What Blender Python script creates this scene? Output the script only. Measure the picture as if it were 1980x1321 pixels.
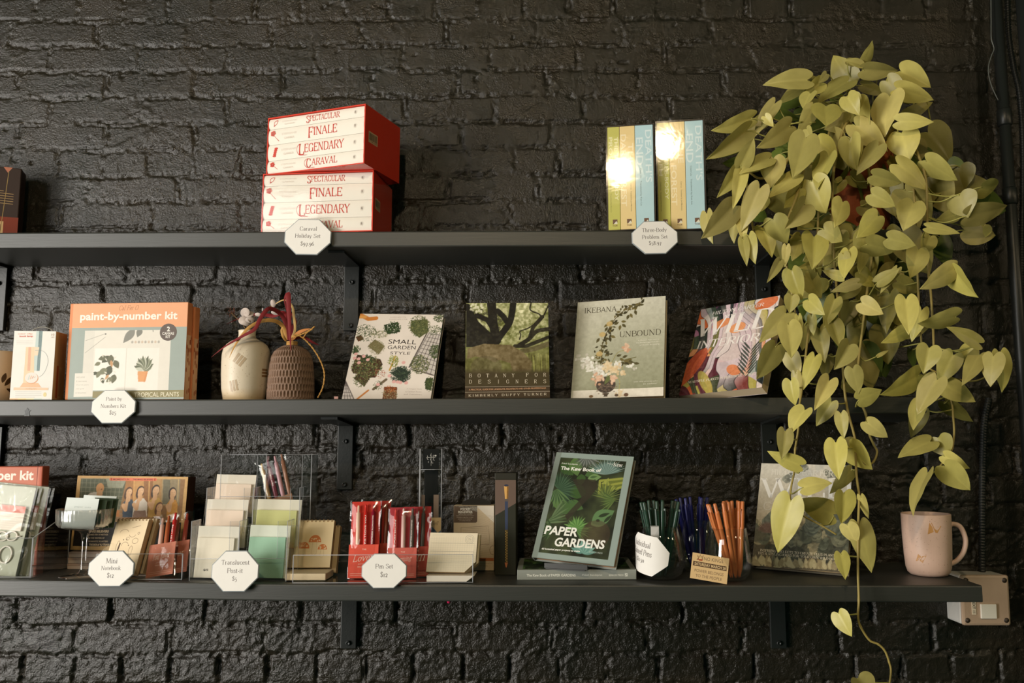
import bpy, bmesh, math, random
import numpy as np
from mathutils import Matrix, Vector

# ------------------------------------------------------------------ scene, camera, light, exposure
scene = bpy.context.scene
for o in list(bpy.data.objects):
    bpy.data.objects.remove(o)
COL = scene.collection
F, PX, PY = 1600.0, 1050.0, 660.5           # focal length in pixels, principal point
PITCH, ROLL = math.atan(184.5 / 1600.0), 0.0036
CAM = np.array([0.0, -1.867, 1.5])
fw = np.array([0, math.cos(PITCH), math.sin(PITCH)])
up0 = np.array([0, -math.sin(PITCH), math.cos(PITCH)])
rt0 = np.array([1.0, 0, 0])
RT = math.cos(ROLL) * rt0 - math.sin(ROLL) * up0
UP = math.sin(ROLL) * rt0 + math.cos(ROLL) * up0
cam_data = bpy.data.cameras.new('camera')
cam = bpy.data.objects.new('camera', cam_data)
COL.objects.link(cam)
cam.matrix_world = Matrix(((RT[0], UP[0], -fw[0], CAM[0]), (RT[1], UP[1], -fw[1], CAM[1]),
                           (RT[2], UP[2], -fw[2], CAM[2]), (0, 0, 0, 1)))
cam_data.sensor_width = 36.0
cam_data.sensor_fit = 'HORIZONTAL'
cam_data.lens = 36.0 * F / 1980.0
cam_data.shift_x = -(PX - 990.0) / 1980.0
cam_data.clip_start = 0.02
scene.camera = cam

def ray(px, py):
    return fw + RT * (px - PX) / F - UP * (py - PY) / F
def P(px, py, Y):                             # point of the plane y = Y seen at a pixel
    r = ray(px, py)
    return CAM + r * ((Y - CAM[1]) / r[1])
def Pz(px, py, Z):                            # point of the plane z = Z seen at a pixel
    r = ray(px, py)
    return CAM + r * ((Z - CAM[2]) / r[2])

def aim(o, src, dst):
    o.location = src
    o.rotation_euler = (Vector(dst) - Vector(src)).to_track_quat('-Z', 'Y').to_euler()
def area(name, src, dst, sx, sy, power, col):
    d = bpy.data.lights.new(name, 'AREA')
    d.shape = 'RECTANGLE'; d.size = sx; d.size_y = sy; d.energy = power; d.color = col
    o = bpy.data.objects.new(name, d); COL.objects.link(o); aim(o, src, dst); return o

world = bpy.data.worlds.new('world'); scene.world = world; world.use_nodes = True
world.node_tree.nodes['Background'].inputs['Color'].default_value = (0.34, 1.0, 0.64, 1)
world.node_tree.nodes['Background'].inputs['Strength'].default_value = 0.036
# daylight from the shop window at the left, street side
area('window_daylight', (-3.7, -2.6, 1.25), (-0.2, 0.0, 1.60), 1.1, 1.9, 165, (1.0, 0.955, 0.89))
area('sheen_fill', (-2.75, -3.3, 2.5), (-0.6, 0.0, 1.80), 1.3, 1.2, 42, (1.0, 0.96, 0.90))  # unseen fill light added for sheen on upper shelf fronts and wall
# small warm ceiling bulb in the room
bd = bpy.data.lights.new('ceiling_bulb', 'POINT'); bd.energy = 66; bd.color = (1.0, 0.77, 0.48); bd.shadow_soft_size = 0.045
bo = bpy.data.objects.new('ceiling_bulb', bd); COL.objects.link(bo); bo.location = (-0.24, -2.75, 3.057)
# two more bulbs of the same kind further right in the room
for k_, (e_, lx, ly, lz) in enumerate(((15, 1.9, -2.3, 2.7), (14, 2.6, -1.3, 2.3))):
    b2 = bd.copy(); b2.energy = e_; b2.shadow_soft_size = 0.12; o2 = bpy.data.objects.new('ceiling_bulb', b2); COL.objects.link(o2); o2.location = (lx, ly, lz)
vs = scene.view_settings
scene.display_settings.display_device = 'sRGB'
vs.view_transform = 'Standard'; vs.look = 'None'; vs.exposure = 0.0; vs.gamma = 1.0; vs.use_curve_mapping = False
scene.cycles.max_bounces = 14; scene.cycles.transparent_max_bounces = 40
scene.cycles.transmission_bounces = 12; scene.cycles.sample_clamp_indirect = 4.0
scene.cycles.use_denoising = True

# ------------------------------------------------------------------ helpers
rng = np.random.default_rng(7)
random.seed(7)
def lin(c):
    c = np.asarray(c, float) / 255.0
    return np.where(c <= 0.04045, c / 12.92, ((c + 0.055) / 1.055) ** 2.4)

def tag(o, label=None, cat=None, group=None, kind=None):
    if label: o['label'] = label
    if cat: o['category'] = cat
    if group: o['group'] = group
    if kind: o['kind'] = kind
    return o

def rotm(yaw, lean, roll):
    return Matrix.Rotation(yaw, 3, 'Z') @ Matrix.Rotation(-lean, 3, 'X') @ Matrix.Rotation(roll, 3, 'Y')
def thing(name, label, cat, loc=(0, 0, 0), rot=(0, 0, 0), group=None):
    o = bpy.data.objects.new(name, None); COL.objects.link(o)
    o.empty_display_size = 0.02
    o.location = loc; o.rotation_euler = rotm(*rot).to_euler()
    return tag(o, label, cat, group)
def dup(root, loc, rot, label, group=None):
    r = root.copy(); COL.objects.link(r)
    r.location = loc; r.rotation_euler = rotm(*rot).to_euler()
    r['label'] = label
    if group: r['group'] = group
    for ch in list(root.children):
        c = ch.copy(); COL.objects.link(c); c.parent = r
        for g in list(ch.children):
            d = g.copy(); COL.objects.link(d); d.parent = c
    return r

# ---- materials
MATS = {}
def new_mat(name):
    m = bpy.data.materials.new(name); m.use_nodes = True
    nt = m.node_tree; nt.nodes.clear()
    out = nt.nodes.new('ShaderNodeOutputMaterial')
    MATS[name] = m
    return m, nt, out
def N(nt, t, **kw):
    n = nt.nodes.new(t)
    for k, v in kw.items():
        if hasattr(n, k): setattr(n, k, v)
        else: n.inputs[k.replace('_', ' ')].default_value = v
    return n
def L(nt, a, b): nt.links.new(a, b)

def attr_mat(name, rough=0.55, spec=0.4, coat=0.0, bump=0.0, bscale=600.0, var=0.06, vscale=60.0, transl=0.0, metal=0.0, sheen=0.0):
    m, nt, out = new_mat(name)
    at = N(nt, 'ShaderNodeVertexColor'); at.layer_name = 'Col'
    tc = N(nt, 'ShaderNodeTexCoord')
    no = N(nt, 'ShaderNodeTexNoise'); no.inputs['Scale'].default_value = vscale; no.inputs['Detail'].default_value = 4
    L(nt, tc.outputs['Object'], no.inputs['Vector'])
    mr = N(nt, 'ShaderNodeMapRange'); mr.inputs['To Min'].default_value = 1 - var; mr.inputs['To Max'].default_value = 1 + var
    L(nt, no.outputs['Fac'], mr.inputs['Value'])
    mx = N(nt, 'ShaderNodeVectorMath', operation='SCALE')
    L(nt, at.outputs['Color'], mx.inputs[0]); L(nt, mr.outputs['Result'], mx.inputs['Scale'])
    b = N(nt, 'ShaderNodeBsdfPrincipled')
    b.inputs['Roughness'].default_value = rough; b.inputs['Specular IOR Level'].default_value = spec
    b.inputs['Coat Weight'].default_value = coat; b.inputs['Coat Roughness'].default_value = 0.12
    b.inputs['Metallic'].default_value = metal
    L(nt, mx.outputs['Vector'], b.inputs['Base Color'])
    if bump:
        n2 = N(nt, 'ShaderNodeTexNoise'); n2.inputs['Scale'].default_value = bscale; n2.inputs['Detail'].default_value = 3
        L(nt, tc.outputs['Object'], n2.inputs['Vector'])
        bp = N(nt, 'ShaderNodeBump'); bp.inputs['Strength'].default_value = bump; bp.inputs['Distance'].default_value = 0.001
        L(nt, n2.outputs['Fac'], bp.inputs['Height']); L(nt, bp.outputs['Normal'], b.inputs['Normal'])
    if transl:
        tr = N(nt, 'ShaderNodeBsdfTranslucent'); L(nt, mx.outputs['Vector'], tr.inputs['Color'])
        ms = N(nt, 'ShaderNodeMixShader'); ms.inputs[0].default_value = transl
        L(nt, b.outputs[0], ms.inputs[1]); L(nt, tr.outputs[0], ms.inputs[2]); L(nt, ms.outputs[0], out.inputs[0])
    else:
        L(nt, b.outputs[0], out.inputs[0])
    return m
M_PAPER = attr_mat('printed_paper', 0.62, 0.25, var=0.03)
M_GLOSS = attr_mat('laminated_cover', 0.5, 0.28, coat=0.0, var=0.03)
M_CARD = attr_mat('carton_board', 0.55, 0.35, bump=0.1, var=0.05)
M_PLASTIC = attr_mat('coloured_plastic', 0.33, 0.5, var=0.04)
M_METAL = attr_mat('painted_metal', 0.38, 0.5, bump=0.25, bscale=260, var=0.12, vscale=30)
M_CERAMIC = attr_mat('glazed_stoneware', 0.42, 0.42, bump=0.05, bscale=200, var=0.05, vscale=70)
M_MATTEC = attr_mat('bisque_stoneware', 0.62, 0.3, bump=0.15, bscale=500, var=0.10, vscale=60)
M_DRY = attr_mat('dried_plant', 0.65, 0.25, var=0.18, vscale=90)
M_LEAF = attr_mat('pothos_leaf', 0.40, 0.45, bump=0.12, bscale=120, var=0.12, vscale=28, transl=0.20)
M_STEM = attr_mat('pothos_stem', 0.5, 0.4, var=0.12, vscale=60)
M_CLAY = attr_mat('terracotta_clay', 0.8, 0.2, bump=0.3, bscale=200, var=0.15, vscale=25)

def film_mat(name, tint, base_alpha, rough, bump, bscale, f0=0.04, pwr=5.0, ribs=0):
    """clear sheet: mostly transparent, with a Schlick reflection that is the same from both sides"""
    m, nt, out = new_mat(name)
    tr = N(nt, 'ShaderNodeBsdfTransparent'); tr.inputs[0].default_value = (*tint, 1)
    gl = N(nt, 'ShaderNodeBsdfGlossy'); gl.inputs['Roughness'].default_value = rough; gl.inputs[0].default_value = (1, 1, 1, 1)
    lw = N(nt, 'ShaderNodeLayerWeight'); lw.inputs['Blend'].default_value = 0.5
    pw = N(nt, 'ShaderNodeMath', operation='POWER'); pw.inputs[1].default_value = pwr
    L(nt, lw.outputs['Facing'], pw.inputs[0])
    ad = N(nt, 'ShaderNodeMapRange'); ad.inputs['To Min'].default_value = f0 + base_alpha; ad.inputs['To Max'].default_value = 0.9
    L(nt, pw.outputs[0], ad.inputs['Value'])
    if bump:
        tc = N(nt, 'ShaderNodeTexCoord'); no = N(nt, 'ShaderNodeTexNoise')
        no.inputs['Scale'].default_value = bscale; no.inputs['Detail'].default_value = 2; no.inputs['Distortion'].default_value = 1.2
        L(nt, tc.outputs['Object'], no.inputs['Vector'])
        bp = N(nt, 'ShaderNodeBump'); bp.inputs['Strength'].default_value = bump; bp.inputs['Distance'].default_value = 0.004
        L(nt, no.outputs['Fac'], bp.inputs['Height']); L(nt, bp.outputs['Normal'], gl.inputs['Normal'])
    ms = N(nt, 'ShaderNodeMixShader'); L(nt, ad.outputs[0], ms.inputs[0])
    L(nt, tr.outputs[0], ms.inputs[1]); L(nt, gl.outputs[0], ms.inputs[2]); L(nt, ms.outputs[0], out.inputs[0])
    return m
M_FILM = film_mat('cellophane', (0.975, 0.975, 0.965), 0.0, 0.09, 0.25, 20, 0.032)
M_ACRYL = film_mat('clear_acrylic', (0.972, 0.976, 0.976), 0.0, 0.05, 0.0, 1, 0.035, 4.0)
M_SHRINK = film_mat('shrink_wrap', (0.99, 0.99, 0.985), 0.0, 0.075, 0.04, 22, 0.022)
M_BOWL = film_mat('thin_glass', (0.95, 0.955, 0.95), 0.0, 0.04, 0.0, 1, 0.05, 2.6)
M_RIBBED = film_mat('ribbed_glass', (0.86, 0.86, 0.85), 0.05, 0.22, 0.0, 1, 0.07, 2.2)
m, nt, out = new_mat('acrylic_edge')
b = N(nt, 'ShaderNodeBsdfPrincipled'); b.inputs['Base Color'].default_value = (0.62, 0.63, 0.66, 1); b.inputs['Roughness'].default_value = 0.25
tr = N(nt, 'ShaderNodeBsdfTransparent'); ms = N(nt, 'ShaderNodeMixShader'); ms.inputs[0].default_value = 0.5
L(nt, tr.outputs[0], ms.inputs[1]); L(nt, b.outputs[0], ms.inputs[2]); L(nt, ms.outputs[0], out.inputs[0]); M_AEDGE = m
m, nt, out = new_mat('drinking_glass')
b = N(nt, 'ShaderNodeBsdfPrincipled'); b.inputs['Base Color'].default_value = (0.97, 0.98, 0.98, 1); b.inputs['Roughness'].default_value = 0.0
b.inputs['Transmission Weight'].default_value = 1.0; b.inputs['IOR'].default_value = 1.45
L(nt, b.outputs[0], out.inputs[0]); M_GLASS = m

def black_paint(name, c1, c2, rough, bump, scale, spec=0.5, wood=False):
    m, nt, out = new_mat(name)
    tc = N(nt, 'ShaderNodeTexCoord')
    n1 = N(nt, 'ShaderNodeTexNoise'); n1.inputs['Scale'].default_value = 7; n1.inputs['Detail'].default_value = 6
    L(nt, tc.outputs['Object'], n1.inputs['Vector'])
    cr = N(nt, 'ShaderNodeMix', data_type='RGBA')
    cr.inputs[6].default_value = (*c1, 1); cr.inputs[7].default_value = (*c2, 1)
    L(nt, n1.outputs['Fac'], cr.inputs[0])
    b = N(nt, 'ShaderNodeBsdfPrincipled'); b.inputs['Roughness'].default_value = rough; b.inputs['Specular IOR Level'].default_value = spec
    L(nt, cr.outputs[2], b.inputs['Base Color'])
    n2 = N(nt, 'ShaderNodeTexNoise'); n2.inputs['Scale'].default_value = scale; n2.inputs['Detail'].default_value = 3; n2.inputs['Roughness'].default_value = 0.6
    if wood:
        mp = N(nt, 'ShaderNodeMapping'); mp.inputs['Scale'].default_value = (0.06, 1, 1)
        L(nt, tc.outputs['Object'], mp.inputs['Vector']); L(nt, mp.outputs[0], n2.inputs['Vector'])
    else:
        L(nt, tc.outputs['Object'], n2.inputs['Vector'])
    n3 = N(nt, 'ShaderNodeTexNoise'); n3.inputs['Scale'].default_value = scale * 3.1; n3.inputs['Detail'].default_value = 2
    L(nt, tc.outputs['Object'], n3.inputs['Vector'])
    bp = N(nt, 'ShaderNodeBump'); bp.inputs['Strength'].default_value = bump; bp.inputs['Distance'].default_value = 0.002
    L(nt, n2.outputs['Fac'], bp.inputs['Height'])
    bq = N(nt, 'ShaderNodeBump'); bq.inputs['Strength'].default_value = bump * 0.5; bq.inputs['Distance'].default_value = 0.0008
    L(nt, n3.outputs['Fac'], bq.inputs['Height']); L(nt, bp.outputs['Normal'], bq.inputs['Normal'])
    L(nt, bq.outputs['Normal'], b.inputs['Normal'])
    L(nt, b.outputs[0], out.inputs[0])
    return m
M_WALL = black_paint('black_painted_brick', (0.0055, 0.0075, 0.0055), (0.031, 0.0215, 0.0125), 0.30, 1.0, 240, 0.52)
for q in M_WALL.node_tree.nodes:
    if q.type == 'BUMP' and q.inputs['Distance'].default_value > 0.001: q.inputs['Distance'].default_value = 0.0019
nt = M_WALL.node_tree                          # gloss paint, worn unevenly
pb = [q for q in nt.nodes if q.type == 'BSDF_PRINCIPLED'][0]
tc = N(nt, 'ShaderNodeTexCoord'); no = N(nt, 'ShaderNodeTexNoise'); no.inputs['Scale'].default_value = 11; no.inputs['Detail'].default_value = 5
L(nt, tc.outputs['Object'], no.inputs['Vector'])
mr = N(nt, 'ShaderNodeMapRange'); mr.inputs['From Min'].default_value = 0.35; mr.inputs['From Max'].default_value = 0.65; mr.inputs['To Min'].default_value = 0.16; mr.inputs['To Max'].default_value = 0.34
L(nt, no.outputs['Fac'], mr.inputs['Value']); L(nt, mr.outputs['Result'], pb.inputs['Roughness'])
M_SHELF = black_paint('black_painted_wood', (0.019, 0.022, 0.017), (0.034, 0.032, 0.026), 0.48, 0.12, 260, 0.85, wood=True)
M_IRON = black_paint('black_painted_iron', (0.012, 0.014, 0.013), (0.018, 0.019, 0.017), 0.40, 0.12, 120, 0.5)

# ---- mesh builder: every vertex carries a colour
class MB:
    def __init__(s): s.v = []; s.f = []; s.c = []; s.sm = []; s.mi = []; s.n = 0
    def add(s, verts, faces, col, smooth=False, mi=0):
        verts = np.asarray(verts, float).reshape(-1, 3)
        col = np.asarray(col, float)
        if col.ndim == 1: col = np.tile(col, (len(verts), 1))
        s.v.append(verts); s.c.append(col)
        for fc in faces: s.f.append(tuple(int(i) + s.n for i in fc))
        s.sm += [smooth] * len(faces); s.mi += [mi] * len(faces)
        s.n += len(verts); return s
    def box(s, a, b, col, bev=0.0, mi=0):
        (x0, y0, z0), (x1, y1, z1) = a, b
        if bev <= 0:
            v = [(x, y, z) for z in (z0, z1) for y in (y0, y1) for x in (x0, x1)]
            f = [(0, 2, 3, 1), (4, 5, 7, 6), (0, 1, 5, 4), (2, 6, 7, 3), (0, 4, 6, 2), (1, 3, 7, 5)]
            return s.add(v, f, col, mi=mi)
        bm = bmesh.new(); bmesh.ops.create_cube(bm, size=1.0)
        for w in bm.verts:
            w.co = Vector(((x0 + x1) / 2 + w.co.x * (x1 - x0), (y0 + y1) / 2 + w.co.y * (y1 - y0), (z0 + z1) / 2 + w.co.z * (z1 - z0)))
        bmesh.ops.bevel(bm, geom=list(bm.edges), offset=bev, segments=2, profile=0.5, affect='EDGES')
        return s.from_bm(bm, col, mi=mi)
    def from_bm(s, bm, col, smooth=False, mi=0):
        bm.verts.index_update()
        v = [tuple(w.co) for w in bm.verts]; f = [tuple(w.index for w in fc.verts) for fc in bm.faces]
        bm.free(); return s.add(v, f, col, smooth, mi)
    def tube(s, pts, r, col, seg=8, cap=True, mi=0, smooth=True):
        pts = np.asarray(pts, float); n = len(pts)
        r = np.broadcast_to(np.asarray(r, float), (n,))
        t = np.gradient(pts, axis=0); t /= (np.linalg.norm(t, axis=1)[:, None] + 1e-12)
        ref = np.array([0, 0, 1.0]) if abs(t[0, 2]) < 0.9 else np.array([1.0, 0, 0])
        a = np.cross(t[0], ref); a /= np.linalg.norm(a)
        V = []
        for i in range(n):
            a = a - t[i] * (a @ t[i]); a /= (np.linalg.norm(a) + 1e-12)
            bb = np.cross(t[i], a)
            for k in range(seg):
                q = 2 * math.pi * k / seg
                V.append(pts[i] + r[i] * (math.cos(q) * a + math.sin(q) * bb))
        fc = [(i * seg + k, i * seg + (k + 1) % seg, (i + 1) * seg + (k + 1) % seg, (i + 1) * seg + k) for i in range(n - 1) for k in range(seg)]
        if cap: fc += [tuple(range(seg))[::-1], tuple((n - 1) * seg + k for k in range(seg))]
        return s.add(V, fc, col, smooth, mi)
    def lathe(s, prof, col, seg=48, mi=0, smooth=True, closed=False, center=(0, 0, 0)):
        prof = np.asarray(prof, float); n = len(prof)
        q = np.linspace(0, 2 * math.pi, seg, endpoint=False)
        V = np.stack([prof[:, 0, None] * np.cos(q), prof[:, 0, None] * np.sin(q), np.repeat(prof[:, 1, None], seg, 1)], -1).reshape(-1, 3) + np.array(center)
        m_ = n if closed else n - 1
        fc = [(i * seg + k, i * seg + (k + 1) % seg, ((i + 1) % n) * seg + (k + 1) % seg, ((i + 1) % n) * seg + k) for i in range(m_) for k in range(seg)]
        return s.add(V, fc, col, smooth, mi)
    def prism(s, pts2, y0, y1, col, col_side=None, mi=0, mi_side=None):   # polygon in x-z, extruded along y (y0 = front)
        n = len(pts2); v = [(p[0], y0, p[1]) for p in pts2]; w = [(p[0], y1, p[1]) for p in pts2]
        s.add(v, [tuple(range(n))], col, mi=mi); s.add(w, [tuple(range(n))[::-1]], col, mi=mi)
        k = [(i, (i + 1) % n, n + (i + 1) % n, n + i) for i in range(n)]
        return s.add(v + w, k, col if col_side is None else col_side, mi=mi if mi_side is None else mi_side)
    def build(s, name, mats, parent=None, fix=True):
        me = bpy.data.meshes.new(name)
        V = np.concatenate(s.v); C = np.concatenate(s.c)
        me.from_pydata(V.tolist(), [], s.f)
        mats = mats if isinstance(mats, (list, tuple)) else [mats]
        for q in mats: me.materials.append(q)
        me.polygons.foreach_set('use_smooth', s.sm); me.polygons.foreach_set('material_index', s.mi)
        at = me.color_attributes.new('Col', 'FLOAT_COLOR', 'POINT')
        at.data.foreach_set('color', np.concatenate([C, np.ones((len(C), 1))], 1).astype(np.float32).ravel())
        me.update()
        o = bpy.data.objects.new(name, me); COL.objects.link(o)
        if parent is not None: o.parent = parent
        return o

def smooth_line(pts, sub=6):
    pts = np.asarray(pts, float); n = len(pts)
    if n < 3: return pts
    out = []
    for i in range(n - 1):
        p0, p1, p2, p3 = pts[max(i - 1, 0)], pts[i], pts[i + 1], pts[min(i + 2, n - 1)]
        for k in range(sub):
            t = k / sub
            out.append(0.5 * (2 * p1 + (p2 - p0) * t + (2 * p0 - 5 * p1 + 4 * p2 - p3) * t * t + (3 * p1 - p0 - 3 * p2 + p3) * t ** 3))
    out.append(pts[-1]); return np.array(out)

# ---- value noise
def vnoise(x, y, seed):
    r = np.random.default_rng(seed).random((256, 256))
    xi = np.floor(x).astype(int); yi = np.floor(y).astype(int); fx = x - xi; fy = y - yi
    fx = fx * fx * fx * (fx * (fx * 6 - 15) + 10); fy = fy * fy * fy * (fy * (fy * 6 - 15) + 10)
    a = r[yi & 255, xi & 255]; b_ = r[yi & 255, (xi + 1) & 255]; c = r[(yi + 1) & 255, xi & 255]; d = r[(yi + 1) & 255, (xi + 1) & 255]
    return (a * (1 - fx) + b_ * fx) * (1 - fy) + (c * (1 - fx) + d * fx) * fy - 0.5
def fbm(x, y, seed, octv=4, gain=0.5):
    s = 0; a = 1.0
    for k in range(octv):
        s = s + a * vnoise(x * 2 ** k + 17.3 * k, y * 2 ** k + 5.1 * k, seed + k); a *= gain
    return s

# ------------------------------------------------------------------ lettering
SANS = {}
def sans_geom(txt, bold=0.0):
    key = (txt, bold)
    if key not in SANS:
        cu = bpy.data.curves.new('lettering_curve', 'FONT'); cu.body = txt; cu.size = 1.0
        cu.resolution_u = 3; cu.offset = bold; cu.fill_mode = 'FRONT'
        o = bpy.data.objects.new('lettering_tmp', cu); COL.objects.link(o)
        dg = bpy.context.evaluated_depsgraph_get(); dg.update()
        me = bpy.data.meshes.new_from_object(o.evaluated_get(dg))
        V = np.array([w.co[:2] for w in me.vertices]) if len(me.vertices) else np.zeros((0, 2))
        fc = [tuple(p.vertices) for p in me.polygons]
        bpy.data.objects.remove(o); bpy.data.curves.remove(cu); bpy.data.meshes.remove(me)
        SANS[key] = (V, fc)
    return SANS[key]

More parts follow.
